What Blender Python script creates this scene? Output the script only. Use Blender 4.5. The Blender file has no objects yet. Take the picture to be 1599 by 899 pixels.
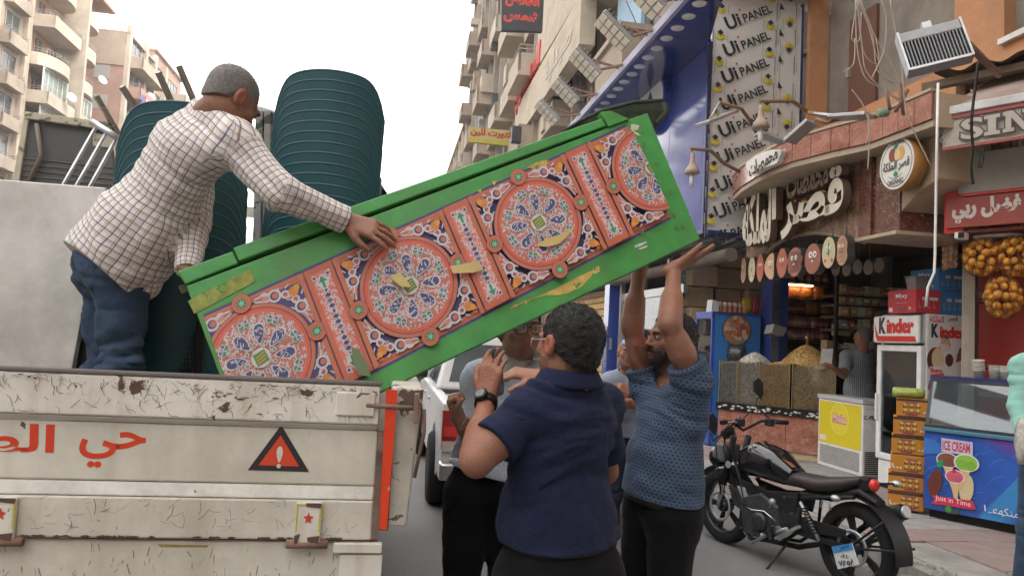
import bpy, math, random
import numpy as np
from mathutils import Vector, Matrix, Euler
random.seed(7); rng = np.random.default_rng(7)
sc = bpy.context.scene
COL = sc.collection
PI = math.pi; R = math.radians
# ---------------------------------------------------------------- camera
CAMH = 1.6; PITCH = R(4.0); ROLL = R(3.0); FPX = 1155.0
cam = bpy.data.cameras.new('camera'); camo = bpy.data.objects.new('camera', cam); COL.objects.link(camo)
cam.sensor_width = 36; cam.lens = FPX/1599*36; cam.clip_start = .05; cam.clip_end = 2000
CR = Matrix.Rotation(PI/2+PITCH, 3, 'X') @ Matrix.Rotation(ROLL, 3, 'Z')
camo.matrix_world = Matrix.Translation((0, 0, CAMH)) @ CR.to_4x4()
sc.camera = camo
cam.dof.use_dof = False
# ---------------------------------------------------------------- sky, sun, exposure
SUN_EL, SUN_AZ = R(50), R(112)      # compass-like angle of the sun, measured from +Y towards +X
world = bpy.data.worlds.new('World'); sc.world = world; world.use_nodes = True
wn = world.node_tree; bg = wn.nodes['Background']
sky = wn.nodes.new('ShaderNodeTexSky'); sky.sky_type = 'NISHITA'; sky.sun_disc = False
sky.sun_elevation = SUN_EL; sky.sun_rotation = SUN_AZ; sky.dust_density = 4.0; sky.air_density = 1.2; sky.ozone_density = 1.0
hs = wn.nodes.new('ShaderNodeHueSaturation'); hs.inputs['Saturation'].default_value = .15
mixw = wn.nodes.new('ShaderNodeMix'); mixw.data_type = 'RGBA'; mixw.inputs[0].default_value = .55
mixw.inputs[7].default_value = (9.6, 9.35, 8.95, 1)     # an even white veil of cloud
wn.links.new(sky.outputs[0], hs.inputs['Color']); wn.links.new(hs.outputs[0], mixw.inputs[6])
wn.links.new(mixw.outputs[2], bg.inputs[0]); bg.inputs[1].default_value = .15
sl = bpy.data.lights.new('sun', 'SUN'); so = bpy.data.objects.new('sun', sl); COL.objects.link(so)
sl.energy = .75; sl.angle = R(10); sl.color = (1, .95, .88)
sdir = Vector((math.sin(SUN_AZ)*math.cos(SUN_EL), math.cos(SUN_AZ)*math.cos(SUN_EL), math.sin(SUN_EL)))
so.rotation_euler = sdir.to_track_quat('Z', 'Y').to_euler()
sc.view_settings.view_transform = 'Standard'; sc.view_settings.look = 'None'
sc.view_settings.gamma = 1; sc.view_settings.exposure = 1.78; sc.view_settings.use_curve_mapping = False
sc.cycles.max_bounces = 6; sc.cycles.transparent_max_bounces = 16
# ---------------------------------------------------------------- frames
TH = R(9.1)
SN = Vector((math.cos(TH), math.sin(TH), 0)); SD = Vector((-math.sin(TH), math.cos(TH), 0))
SM = Matrix(((SN.x, SD.x, 0, 0), (SN.y, SD.y, 0, 0), (0, 0, 1, 0), (0, 0, 0, 1)))   # street frame: u across (right), v along, z up
CC = Vector((0, 0, CAMH))
def ray(x, y): return CR @ Vector(((x-799.5)/FPX, -(y-449.5)/FPX, -1))
def at(x, y, Y): r = ray(x, y); return CC + r*(Y/r.y)
def atz(x, y, z): r = ray(x, y); return CC + r*((z-CAMH)/r.z)
def onu(x, y, u): r = ray(x, y); return CC + r*(u/r.dot(SN))
def onv(x, y, v): r = ray(x, y); return CC + r*(v/r.dot(SD))
def S(u, v, z): return SM @ Vector((u, v, z))
def frame(o, x, y=None, n=None):
    """4x4 with origin o, x axis along x, z axis n or y-derived"""
    x = Vector(x).normalized()
    if n is not None: z = Vector(n).normalized(); y = z.cross(x).normalized(); x = y.cross(z)
    else: y = Vector(y); z = x.cross(y).normalized(); y = z.cross(x)
    m = Matrix.Identity(4)
    for i, a in enumerate((x, y, z)):
        for j in range(3): m[j][i] = a[j]
    for j in range(3): m[j][3] = o[j]
    return m
T = Matrix.Translation
def RZ(a): return Matrix.Rotation(a, 4, 'Z')
def RX(a): return Matrix.Rotation(a, 4, 'X')
def RY(a): return Matrix.Rotation(a, 4, 'Y')
I4 = Matrix.Identity(4)
# ---------------------------------------------------------------- materials
MATS = {}
def _n(nt, t, **k):
    n = nt.nodes.new(t)
    for a, b in k.items(): setattr(n, a, b)
    return n
def mat(name, col=(.5, .5, .5), rough=.6, metal=0, var=.12, vs=6, bump=.15, bs=40, dirt=None, coat=0, attr=None, emit=None, spec=None, alpha=None, trans=0, chips=None, sheen=0, vein=None, streak=None):
    """principled material with noise variation; dirt=(col, scale, amount); chips=(col, scale, threshold)"""
    if name in MATS: return MATS[name]
    m = bpy.data.materials.new(name); m.use_nodes = True; nt = m.node_tree; b = nt.nodes['Principled BSDF']; L = nt.links.new
    tc = _n(nt, 'ShaderNodeTexCoord')
    ns = _n(nt, 'ShaderNodeTexNoise'); ns.inputs['Scale'].default_value = vs; ns.inputs['Detail'].default_value = 6; ns.inputs['Roughness'].default_value = .65
    L(tc.outputs['Object'], ns.inputs['Vector'])
    if attr:
        at_ = _n(nt, 'ShaderNodeAttribute', attribute_name=attr); src = at_.outputs['Color']
    else:
        rgb = _n(nt, 'ShaderNodeRGB'); rgb.outputs[0].default_value = (*col, 1); src = rgb.outputs[0]
    if var:
        mr = _n(nt, 'ShaderNodeMapRange'); mr.inputs['From Min'].default_value = .3; mr.inputs['From Max'].default_value = .7
        mr.inputs['To Min'].default_value = 1-var; mr.inputs['To Max'].default_value = 1+var
        L(ns.outputs['Fac'], mr.inputs['Value'])
        vm = _n(nt, 'ShaderNodeVectorMath', operation='SCALE'); L(src, vm.inputs[0]); L(mr.outputs[0], vm.inputs['Scale']); src = vm.outputs[0]
    if streak:
        mp_ = _n(nt, 'ShaderNodeMapping'); mp_.inputs['Scale'].default_value = (1, 1, .07); L(tc.outputs['Object'], mp_.inputs[0]); n6 = _n(nt, 'ShaderNodeTexNoise'); n6.inputs['Scale'].default_value = streak[1]; n6.inputs['Detail'].default_value = 6; L(mp_.outputs[0], n6.inputs['Vector'])
        m6 = _n(nt, 'ShaderNodeMapRange'); m6.inputs['From Min'].default_value = .48; m6.inputs['From Max'].default_value = .72; m6.inputs['To Max'].default_value = streak[2]; L(n6.outputs['Fac'], m6.inputs[0]); mx = _n(nt, 'ShaderNodeMix', data_type='RGBA'); L(m6.outputs[0], mx.inputs[0]); L(src, mx.inputs[6]); mx.inputs[7].default_value = (*streak[0], 1); src = mx.outputs[2]
    for spec_ in [d for d in (dirt, chips) if d]:
        dc, ds, amt = spec_; isch = spec_ is chips
        n2 = _n(nt, 'ShaderNodeTexNoise'); n2.inputs['Scale'].default_value = ds; n2.inputs['Detail'].default_value = 9; n2.inputs['Roughness'].default_value = .62 if isch else .7
        n2.inputs['Distortion'].default_value = .6 if isch else .2
        L(tc.outputs['Object'], n2.inputs['Vector'])
        m2 = _n(nt, 'ShaderNodeMapRange'); m2.clamp = True
        if isch: m2.inputs['From Min'].default_value = amt; m2.inputs['From Max'].default_value = amt+.012
        else: m2.inputs['From Min'].default_value = .45; m2.inputs['From Max'].default_value = .75; m2.inputs['To Max'].default_value = amt
        L(n2.outputs['Fac'], m2.inputs['Value'])
        mx = _n(nt, 'ShaderNodeMix', data_type='RGBA'); L(m2.outputs[0], mx.inputs[0]); L(src, mx.inputs[6]); mx.inputs[7].default_value = (*dc, 1); src = mx.outputs[2]
    if vein:
        for k_, (vc, vsx, vw) in enumerate(vein):
            n5 = _n(nt, 'ShaderNodeTexNoise'); n5.inputs['Scale'].default_value = vsx; n5.inputs['Detail'].default_value = 4; n5.inputs['Distortion'].default_value = 2.2
            L(tc.outputs['Object'], n5.inputs['Vector']); s1 = _n(nt, 'ShaderNodeMath', operation='SUBTRACT'); L(n5.outputs['Fac'], s1.inputs[0]); s1.inputs[1].default_value = .5
            s2 = _n(nt, 'ShaderNodeMath', operation='ABSOLUTE'); L(s1.outputs[0], s2.inputs[0]); m5 = _n(nt, 'ShaderNodeMapRange'); L(s2.outputs[0], m5.inputs[0]); m5.inputs['From Min'].default_value = 0; m5.inputs['From Max'].default_value = vw; m5.inputs['To Min'].default_value = .8; m5.inputs['To Max'].default_value = 0
            mx = _n(nt, 'ShaderNodeMix', data_type='RGBA'); L(m5.outputs[0], mx.inputs[0]); L(src, mx.inputs[6]); mx.inputs[7].default_value = (*vc, 1); src = mx.outputs[2]
    L(src, b.inputs['Base Color'])
    b.inputs['Metallic'].default_value = metal
    r2 = _n(nt, 'ShaderNodeMapRange'); r2.inputs['To Min'].default_value = max(.03, rough-.12); r2.inputs['To Max'].default_value = min(1, rough+.12)
    L(ns.outputs['Fac'], r2.inputs['Value']); L(r2.outputs[0], b.inputs['Roughness'])
    if bump:
        n3 = _n(nt, 'ShaderNodeTexNoise'); n3.inputs['Scale'].default_value = bs; n3.inputs['Detail'].default_value = 5
        L(tc.outputs['Object'], n3.inputs['Vector'])
        bp = _n(nt, 'ShaderNodeBump'); bp.inputs['Strength'].default_value = bump; bp.inputs['Distance'].default_value = .01
        L(n3.outputs['Fac'], bp.inputs['Height']); L(bp.outputs[0], b.inputs['Normal'])
    if coat: b.inputs['Coat Weight'].default_value = coat; b.inputs['Coat Roughness'].default_value = .08
    if spec is not None: b.inputs['Specular IOR Level'].default_value = spec
    if trans: b.inputs['Transmission Weight'].default_value = trans
    if alpha is not None: b.inputs['Alpha'].default_value = alpha
    if sheen: b.inputs['Sheen Weight'].default_value = sheen
    if emit: b.inputs['Emission Color'].default_value = (*emit[0], 1); b.inputs['Emission Strength'].default_value = emit[1]
    MATS[name] = m
    return m
def glass(name, tint=(.8, .85, .85), mixf=.75, rough=.02):
    """thin pane: part clear, part mirror"""
    if name in MATS: return MATS[name]
    m = bpy.data.materials.new(name); m.use_nodes = True; nt = m.node_tree; nt.nodes.clear(); L = nt.links.new
    o = _n(nt, 'ShaderNodeOutputMaterial'); t = _n(nt, 'ShaderNodeBsdfTransparent'); g = _n(nt, 'ShaderNodeBsdfGlossy'); mx = _n(nt, 'ShaderNodeMixShader')
    fr = _n(nt, 'ShaderNodeFresnel'); fr.inputs[0].default_value = 1.5
    mp = _n(nt, 'ShaderNodeMapRange'); mp.inputs['To Min'].default_value = 1-mixf; mp.inputs['To Max'].default_value = 1
    L(fr.outputs[0], mp.inputs['Value']); L(mp.outputs[0], mx.inputs[0])
    t.inputs[0].default_value = (*tint, 1); g.inputs['Roughness'].default_value = rough; g.inputs[0].default_value = (.9, .93, .95, 1)
    L(t.outputs[0], mx.inputs[1]); L(g.outputs[0], mx.inputs[2]); L(mx.outputs[0], o.inputs[0]); MATS[name] = m
    return m
# ---------------------------------------------------------------- mesh builder
class MB:
    def __init__(s, M=None): s.v = []; s.f = []; s.c = []; s.M = M or I4; s.col = None; s.sm = []; s.smooth = False
    def add(s, vs, fs, col=None):
        b = len(s.v); M = s.M
        s.v.extend(M @ Vector(p) for p in vs); s.f.extend(tuple(i+b for i in f) for f in fs)
        s.c.extend([col or s.col]*len(fs)); s.sm.extend([s.smooth]*len(fs)); return s
    def box(s, x0, x1, y0, y1, z0, z1, col=None):
        return s.add([(x0,y0,z0),(x1,y0,z0),(x1,y1,z0),(x0,y1,z0),(x0,y0,z1),(x1,y0,z1),(x1,y1,z1),(x0,y1,z1)],
              [(0,3,2,1),(4,5,6,7),(0,1,5,4),(1,2,6,5),(2,3,7,6),(3,0,4,7)], col)
    def hexa(s, p, col=None):
        return s.add(p, [(0,3,2,1),(4,5,6,7),(0,1,5,4),(1,2,6,5),(2,3,7,6),(3,0,4,7)], col)
    def bar(s, a, b, w, h=None, col=None, up=(0,0,1)):
        a = Vector(a); b = Vector(b); h = h or w; d = (b-a).normalized(); u = Vector(up)
        if abs(d.dot(u)) > .98: u = Vector((1,0,0))
        x = d.cross(u).normalized()*(w/2); y = x.cross(d).normalized()*(h/2)
        return s.hexa([a-x-y, a+x-y, b+x-y, b-x-y, a-x+y, a+x+y, b+x+y, b-x+y], col)
    def tube(s, pts, r, n=8, col=None, cap=True):
        pts = [Vector(p) for p in pts]; N = len(pts); rs = r if isinstance(r, (list, tuple)) else [r]*N
        vs = []; fs = []; x = None
        for i, p in enumerate(pts):
            d = (pts[min(i+1, N-1)]-pts[max(i-1, 0)]).normalized()
            if x is None:
                x = d.orthogonal().normalized()
            x = (x-d*x.dot(d)).normalized(); y = d.cross(x)
            for k in range(n):
                a = 2*PI*k/n; vs.append(p+(x*math.cos(a)+y*math.sin(a))*rs[i])
        for i in range(N-1):
            for k in range(n):
                k2 = (k+1) % n; fs.append((i*n+k, i*n+k2, (i+1)*n+k2, (i+1)*n+k))
        sm = s.smooth; s.smooth = True; s.add(vs, fs, col); s.smooth = sm
        if cap:
            b = len(s.v)-len(vs); s.f.append(tuple(b+k for k in reversed(range(n)))); s.f.append(tuple(b+(N-1)*n+k for k in range(n)))
            s.c += [col or s.col]*2; s.sm += [False]*2
        return s
    def lathe(s, prof, n=20, M=None, col=None, ang=2*PI):
        M = M or I4; vs = []; fs = []; full = ang > 6.2; m = n if full else n+1
        for r, z in prof:
            for k in range(m):
                a = ang*k/n; vs.append(M @ Vector((r*math.cos(a), r*math.sin(a), z)))
        for i in range(len(prof)-1):
            for k in range(n):
                k2 = (k+1) % m; fs.append((i*m+k, i*m+k2, (i+1)*m+k2, (i+1)*m+k))
        sm = s.smooth; s.smooth = True; s.add(vs, fs, col); s.smooth = sm
        if full and prof[0] != prof[-1]:
            b = len(s.v)-len(vs)
            if prof[0][0] > 1e-4: s.f.append(tuple(b+k for k in reversed(range(n)))); s.c.append(col or s.col); s.sm.append(False)
            if prof[-1][0] > 1e-4: s.f.append(tuple(b+(len(prof)-1)*m+k for k in range(n))); s.c.append(col or s.col); s.sm.append(False)
        return s
    def prism(s, poly, z0, z1, M=None, col=None):
        """polygon in local xy extruded z0..z1"""
        M = M or I4; n = len(poly)
        vs = [M @ Vector((p[0], p[1], z0)) for p in poly]+[M @ Vector((p[0], p[1], z1)) for p in poly]
        fs = [tuple(reversed(range(n))), tuple(range(n, 2*n))]+[(i, (i+1) % n, n+(i+1) % n, n+i) for i in range(n)]
        return s.add(vs, fs, col)
    def grid(s, fn, nu, nv, col=None, smooth=True, close=False):
        vs = [fn(i/nu, j/nv) for j in range(nv+1) for i in range(nu+1)]
        fs = [(j*(nu+1)+i, j*(nu+1)+i+1, (j+1)*(nu+1)+i+1, (j+1)*(nu+1)+i) for j in range(nv) for i in range(nu)]
        sm = s.smooth; s.smooth = smooth; s.add(vs, fs, col); s.smooth = sm; return s
    def ball(s, c, r, n=10, col=None, sc_=(1,1,1)):
        c = Vector(c); m = max(4, n//2)
        return s.lathe([(r*math.sin(PI*i/m)*1.0+1e-5, -r*math.cos(PI*i/m)) for i in range(m+1)], n, T(c) @ Matrix.Diagonal((*sc_, 1)), col)
WM = {}
def link(o, parent=None, M=None):
    COL.objects.link(o)
    if parent is not None: o.parent = parent
    WM[o.name] = M if M is not None else I4
    return o
def props(o, label=None, cat=None, group=None, kind=None):
    if label: o['label'] = label
    if cat: o['category'] = cat
    if group: o['group'] = group
    if kind: o['kind'] = kind
    return o
def thing(name, label, cat, M=None, group=None):
    M = M if isinstance(M, Matrix) else T(M or (0,0,0))
    o = bpy.data.objects.new(name, None); o.empty_display_size = .1; link(o, None, M); o.matrix_basis = M
    return props(o, label, cat, group)
def mesh_np(name, V, F, m, C=None, smooth=True, UV=None):
    me = bpy.data.meshes.new(name); V = np.asarray(V, np.float32); nf = len(F)
    F = np.asarray(F, np.int32); k = F.shape[1]
    me.vertices.add(len(V)); me.vertices.foreach_set('co', V.ravel()); me.loops.add(nf*k); me.loops.foreach_set('vertex_index', F.ravel())
    me.polygons.add(nf); me.polygons.foreach_set('loop_start', np.arange(0, nf*k, k, dtype=np.int32))
    me.update(calc_edges=True)
    if smooth: me.polygons.foreach_set('use_smooth', np.ones(nf, bool))
    if C is not None:
        a = me.color_attributes.new('Col', 'FLOAT_COLOR', 'POINT'); a.data.foreach_set('color', np.concatenate([C, np.ones((len(C), 1))], 1).astype(np.float32).ravel())
    if UV is not None:
        a = me.attributes.new('Fab', 'FLOAT_VECTOR', 'POINT'); a.data.foreach_set('vector', np.asarray(UV, np.float32).ravel())
    me.materials.append(m); me.validate(); return me
def part(name, mb, m, parent=None, bev=0, label=None, kind=None, seg=2, **k):
    """link a mesh built in WORLD coordinates; converts to the parent's frame, or recentres at its own base"""
    if parent is not None: M = WM[parent.name].inverted()
    else:
        P = np.array([v[:] for v in mb.v]); c = Vector(((P[:,0].min()+P[:,0].max())/2, (P[:,1].min()+P[:,1].max())/2, P[:,2].min())); M = T(-c)
    me = bpy.data.meshes.new(name); me.from_pydata([(M @ v)[:] for v in mb.v], [], mb.f)
    if any(mb.sm): me.polygons.foreach_set('use_smooth', mb.sm)
    if any(c is not None for c in mb.c):
        a = me.color_attributes.new('Col', 'FLOAT_COLOR', 'CORNER'); buf = []
        for p, c in zip(me.polygons, mb.c):
            buf += [*(c or (.5,.5,.5)), 1.0]*p.loop_total
        a.data.foreach_set('color', buf)
    for mm in (m if isinstance(m, (list, tuple)) else [m]): me.materials.append(mm)
    me.validate(); me.update()
    o = bpy.data.objects.new(name, me)
    if parent is not None: link(o, parent, WM[parent.name])
    else: link(o, None, M.inverted()); o.matrix_basis = M.inverted()
    if bev:
        b = o.modifiers.new('bevel', 'BEVEL'); b.width = bev; b.segments = seg; b.limit_method = 'ANGLE'; b.angle_limit = R(40); b.harden_normals = False
    return props(o, label, k.get('cat'), k.get('group'), kind)
def dup(root, M, label=None, group=None):
    r = root.copy(); r.matrix_basis = M; link(r, None, M)
    if label: r['label'] = label
    if group: r['group'] = group
    for ch in root.children:
        c = ch.copy(); link(c, r, M)
        for g in ch.children:
            d = g.copy(); link(d, c, M)
    return r
def sub(root):   # copied meshes keep local coords, so parts sit right under the new root
    return root
# ---------------------------------------------------------------- flat print
AF = {'ا':'ﺍﺎ','أ':'ﺃﺄ','ب':'ﺏﺐﺑﺒ','ت':'ﺕﺖﺗﺘ','ة':'ﺓﺔ','ح':'ﺡﺢﺣﺤ','ر':'ﺭﺮ','س':'ﺱﺲﺳﺴ','ش':'ﺵﺶﺷﺸ','ص':'ﺹﺺﺻﺼ','ض':'ﺽﺾﺿﻀ','ط':'ﻁﻂﻃﻄ','ف':'ﻑﻒﻓﻔ','ق':'ﻕﻖﻗﻘ','ك':'ﻙﻚﻛﻜ','ل':'ﻝﻞﻟﻠ','م':'ﻡﻢﻣﻤ','ن':'ﻥﻦﻧﻨ','و':'ﻭﻮ','ي':'ﻱﻲﻳﻴ','ى':'ﻯﻰ','ع':'ﻉﻊﻋﻌ','ه':'ﻩﻪﻫﻬ','د':'ﺩﺪ','ئ':'ﺉﺊﺋﺌ'}
def arabic(t):
    out = []
    for w in t.split(' '):
        r = ''; prev = False
        for i, c in enumerate(w):
            if c not in AF: r += c; prev = False; continue
            f = AF[c]; j = len(f) > 2 and i+1 < len(w) and w[i+1] in AF
            r += (f[3] if j else f[1]) if prev else (f[2] if j else f[0]); prev = j
        out.append(r[::-1])
    return ' '.join(out[::-1])
TC = {}
def text_geo(body, bold=0.0, ext=0.0, res=3, shear=0):
    key = (body, bold, ext, res, shear)
    if key not in TC:
        c = bpy.data.curves.new('text', 'FONT'); c.body = body; c.offset = bold; c.extrude = ext; c.resolution_u = res; c.shear = shear
        o = bpy.data.objects.new('text', c); me = bpy.data.meshes.new_from_object(o)
        V = [v.co[:] for v in me.vertices]; F = [tuple(p.vertices) for p in me.polygons]
        bpy.data.objects.remove(o); bpy.data.curves.remove(c); bpy.data.meshes.remove(me)
        A = np.array(V); lo = A.min(0); hi = A.max(0); TC[key] = (A, F, lo, hi)
    return TC[key]
class Art:
    """flat print on a surface: x right, y up in the frame M, layers stacked outwards by a fraction of a millimetre"""
    def __init__(s, M, step=.0003): s.M = M; s.mb = MB(M); s.z = step; s.step = step
    hold = None
    def adv(s):
        if s.hold is None: s.z += s.step
        else: s.cnt += 1; s.z = s.hold+(s.cnt % 12)*.00002
    def begin(s): s.hold = s.z; s.cnt = 0
    def end(s): s.z = s.hold+.00026; s.hold = None
    def poly(s, pts, col): s.mb.add([(p[0], p[1], s.z) for p in pts], [tuple(range(len(pts)))], col); s.adv(); return s
    def polys(s, ps, col):
        for p in ps: s.mb.add([(q[0], q[1], s.z) for q in p], [tuple(range(len(p)))], col)
        s.adv(); return s
    def rect(s, x0, y0, x1, y1, col): return s.poly([(x0,y0),(x1,y0),(x1,y1),(x0,y1)], col)
    def disk(s, x, y, r, col, n=24, ry=None): return s.poly([(x+r*math.cos(2*PI*k/n), y+(ry or r)*math.sin(2*PI*k/n)) for k in range(n)], col)
    def ring(s, x, y, r0, r1, col, n=32, a0=0, a1=2*PI):
        P = []
        for k in range(n):
            a, b = a0+(a1-a0)*k/n, a0+(a1-a0)*(k+1)/n
            P.append([(x+r0*math.cos(a), y+r0*math.sin(a)), (x+r1*math.cos(a), y+r1*math.sin(a)), (x+r1*math.cos(b), y+r1*math.sin(b)), (x+r0*math.cos(b), y+r0*math.sin(b))])
        return s.polys(P, col)
    def stroke(s, pts, w, col, closed=False):
        P = [Vector((p[0], p[1])) for p in pts]; n = len(P); A = []; B = []
        for i in range(n):
            d = (P[(i+1) % n] if closed or i < n-1 else P[i])-(P[i-1] if closed or i > 0 else P[i])
            d = d.normalized() if d.length > 1e-9 else Vector((1, 0)); q = Vector((-d.y, d.x))*w/2; A.append(P[i]+q); B.append(P[i]-q)
        m = n if closed else n-1
        return s.polys([[B[i], B[(i+1) % n], A[(i+1) % n], A[i]] for i in range(m)], col)
    def text(s, body, x, y, w=None, h=None, col=(0,0,0), bold=0.0, ar=False, rot=0, align='c', shear=0, ext=0):
        A, F, lo, hi = text_geo(arabic(body) if ar else body, bold, ext, 3, shear)
        W, Hh = hi[0]-lo[0], hi[1]-lo[1]
        kx = (w/W) if w else None; ky = (h/Hh) if h else None
        kx = kx or ky; ky = ky or kx
        cx = (lo[0]+hi[0])/2 if align == 'c' else (lo[0] if align == 'l' else hi[0]); cy = (lo[1]+hi[1])/2
        c, sn = math.cos(rot), math.sin(rot); vs = []
        for p in A:
            px, py = (p[0]-cx)*kx, (p[1]-cy)*ky; vs.append((x+px*c-py*sn, y+px*sn+py*c, s.z+(p[2]+ext)*ky))
        s.mb.add(vs, F, col); s.z += s.step; return s
    def done(s, name, parent, m=None, **k): return part(name, s.mb, m or M_print(), parent, **k)
def M_print(): return mat('printed_ink', attr='Col', rough=.45, var=.06, vs=30, bump=.02)
def M_paint(): return mat('painted_colour', attr='Col', rough=.6, var=.14, vs=9, bump=.1, bs=60)
def hx(h): # sRGB hex -> linear
    return tuple(((int(h[i:i+2], 16)/255+.055)/1.055)**2.4 if int(h[i:i+2], 16) > 10 else int(h[i:i+2], 16)/255/12.92 for i in (0, 2, 4))
# ---------------------------------------------------------------- implicit surfaces for bodies and clothes
def vnoise(P, seed=0):
    """smooth 3-D value noise in [-1,1], P (n,3)"""
    r = np.random.default_rng(seed+11); G = r.uniform(-1, 1, (32, 32, 32)).astype(np.float32)
    i = np.floor(P).astype(np.int64); f = P-i; f = f*f*(3-2*f); i &= 31; j = (i+1) & 31
    def g(a, b, c): return G[a, b, c]
    x0, y0, z0 = i.T; x1, y1, z1 = j.T; fx, fy, fz = f.T
    return ((g(x0,y0,z0)*(1-fx)+g(x1,y0,z0)*fx)*(1-fy)+(g(x0,y1,z0)*(1-fx)+g(x1,y1,z0)*fx)*fy)*(1-fz)+((g(x0,y0,z1)*(1-fx)+g(x1,y0,z1)*fx)*(1-fy)+(g(x0,y1,z1)*(1-fx)+g(x1,y1,z1)*fx)*fy)*fz
class Field:
    def __init__(s, lo, hi, h):
        s.h = h; s.lo = np.array(lo, float); s.n = np.ceil((np.array(hi)-s.lo)/h).astype(int)+1
        s.D = np.full(s.n, 1.0, np.float32)
    def _sl(s, lo, hi):
        a = np.maximum(0, np.floor((np.array(lo)-s.lo)/s.h).astype(int)); b = np.minimum(s.n, np.ceil((np.array(hi)-s.lo)/s.h).astype(int)+1)
        if (b <= a).any(): return None, None
        ax = [s.lo[k]+np.arange(a[k], b[k])*s.h for k in range(3)]
        return tuple(slice(a[k], b[k]) for k in range(3)), np.stack(np.meshgrid(*ax, indexing='ij'), -1).astype(np.float32)
    def _mix(s, sl, d, k, sub):
        A = s.D[sl]
        if sub: d = -d; hh = np.clip(.5-.5*(A-d)/k, 0, 1) if k > 0 else None; s.D[sl] = np.maximum(A, d) if k <= 0 else A*(1-hh)+d*hh+k*hh*(1-hh)
        else:
            if k <= 0: s.D[sl] = np.minimum(A, d)
            else: hh = np.clip(.5+.5*(d-A)/k, 0, 1); s.D[sl] = d*(1-hh)+A*hh-k*hh*(1-hh)
    def cone(s, a, b, ra, rb, k=.02, flat=None, sub=False):
        """tapered capsule a->b; flat=(axis vector, factor) squeezes the section along that axis"""
        a = np.array(a, float); b = np.array(b, float); m = max(ra, rb)*1.25+k+2*s.h
        sl, P = s._sl(np.minimum(a, b)-m, np.maximum(a, b)+m)
        if sl is None: return s
        ba = b-a; L = max(ba@ba, 1e-9); t = np.clip(((P-a)@ba)/L, 0, 1); q = P-a-t[..., None]*ba
        if flat:
            ax = np.array(flat[0], float); ax /= np.linalg.norm(ax); c = q@ax; q = q+(c*(1/flat[1]-1))[..., None]*ax
            d = np.sqrt((q*q).sum(-1))-(ra+(rb-ra)*t); d *= np.where(d > 0, flat[1]**.5, flat[1]**.5)
        else: d = np.sqrt((q*q).sum(-1))-(ra+(rb-ra)*t)
        s._mix(sl, d.astype(np.float32), k, sub); return s
    def ell(s, c, r, M=None, k=.02, sub=False):
        """ellipsoid centre c, radii r, M = 3x3 whose columns are the local axes"""
        c = np.array(c, float); r = np.array(r, float); m = r.max()+k+2*s.h
        sl, P = s._sl(c-m, c+m)
        if sl is None: return s
        q = P-c
        if M is not None: q = q@np.asarray(M, np.float32)
        k0 = np.sqrt(((q/r)**2).sum(-1)); k1 = np.sqrt(((q/(r*r))**2).sum(-1))+1e-6; d = k0*(k0-1)/k1
        s._mix(sl, d.astype(np.float32), k, sub); return s
    def cut(s, p, n, rnd=0, lo=None, hi=None):
        """keep the side where (x-p).n < 0 ; optional box limits"""
        p = np.array(p, float); n = np.array(n, float); n /= np.linalg.norm(n)
        sl, P = s._sl(lo if lo is not None else s.lo, hi if hi is not None else s.lo+s.n*s.h)
        if sl is None: return s
        s._mix(sl, (-((P-p)@n)).astype(np.float32), rnd, True); return s
    def disp(s, fn, band=.03):
        idx = np.nonzero(np.abs(s.D) < band); P = s.lo+np.stack(idx, -1)*s.h
        s.D[idx] += fn(P).astype(np.float32); return s
    def mesh(s):
        D = s.D; D[0] = D[-1] = 1; D[:, 0] = D[:, -1] = 1; D[:, :, 0] = D[:, :, -1] = 1
        I = D < 0; nx, ny, nz = D.shape; cid = []; pos = []; edges = []
        st = np.array([ny*nz, nz, 1])
        for ax in range(3):
            a = [slice(None)]*3; b = [slice(None)]*3; a[ax] = slice(0, -1); b[ax] = slice(1, None)
            e = np.nonzero(I[tuple(a)] != I[tuple(b)]); E = np.stack(e, -1)
            d0 = D[e]; e2 = E.copy(); e2[:, ax] += 1; d1 = D[tuple(e2.T)]; t = d0/(d0-d1)
            p = E.astype(float); p[:, ax] += t; o1, o2 = [(1, 2), (2, 0), (0, 1)][ax]
            q = []
            for (i, j) in ((0, 0), (1, 0), (1, 1), (0, 1)):
                c = E.copy(); c[:, o1] -= i; c[:, o2] -= j; q.append(c@st); cid.append(c@st); pos.append(p)
            q = np.stack(q, -1); fl = d0 > 0; q[fl] = q[fl][:, ::-1]; edges.append(q)
        cid = np.concatenate(cid); pos = np.concatenate(pos); u, inv = np.unique(cid, return_inverse=True)
        cnt = np.bincount(inv); V = np.stack([np.bincount(inv, pos[:, k])/cnt for k in range(3)], -1)
        F = np.concatenate(edges); F = np.searchsorted(u, F)[:, ::-1]
        return s.lo+V*s.h, F
def smooth_mesh(V, F, it=1, lam=.5):
    for _ in range(it):
        S_ = np.zeros_like(V); c = np.zeros(len(V))
        for a, b in ((0,1),(1,2),(2,3),(3,0)):
            for k in range(3):
                S_[:, k] += np.bincount(F[:, a], V[F[:, b], k], len(V))+np.bincount(F[:, b], V[F[:, a], k], len(V))
            c += np.bincount(F[:, a], minlength=len(V))+np.bincount(F[:, b], minlength=len(V))
        V = V*(1-lam)+lam*S_/np.maximum(c, 1)[:, None]
    return V
def np3(M): return np.array(M.to_3x3())
def sdf_part(name, fld, m, parent, colfn=None, uvfn=None, it=1, label=None):
    V, F = fld.mesh(); V = smooth_mesh(V, F, it)
    C = colfn(V) if colfn else None; UV = uvfn(V) if uvfn else None
    Mi = WM[parent.name].inverted(); A = np3(Mi); V = V@A.T+np.array(Mi.translation)
    me = mesh_np(name, V, F, m, C, True, UV); o = bpy.data.objects.new(name, me); link(o, parent, WM[parent.name])
    return props(o, label)
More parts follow.
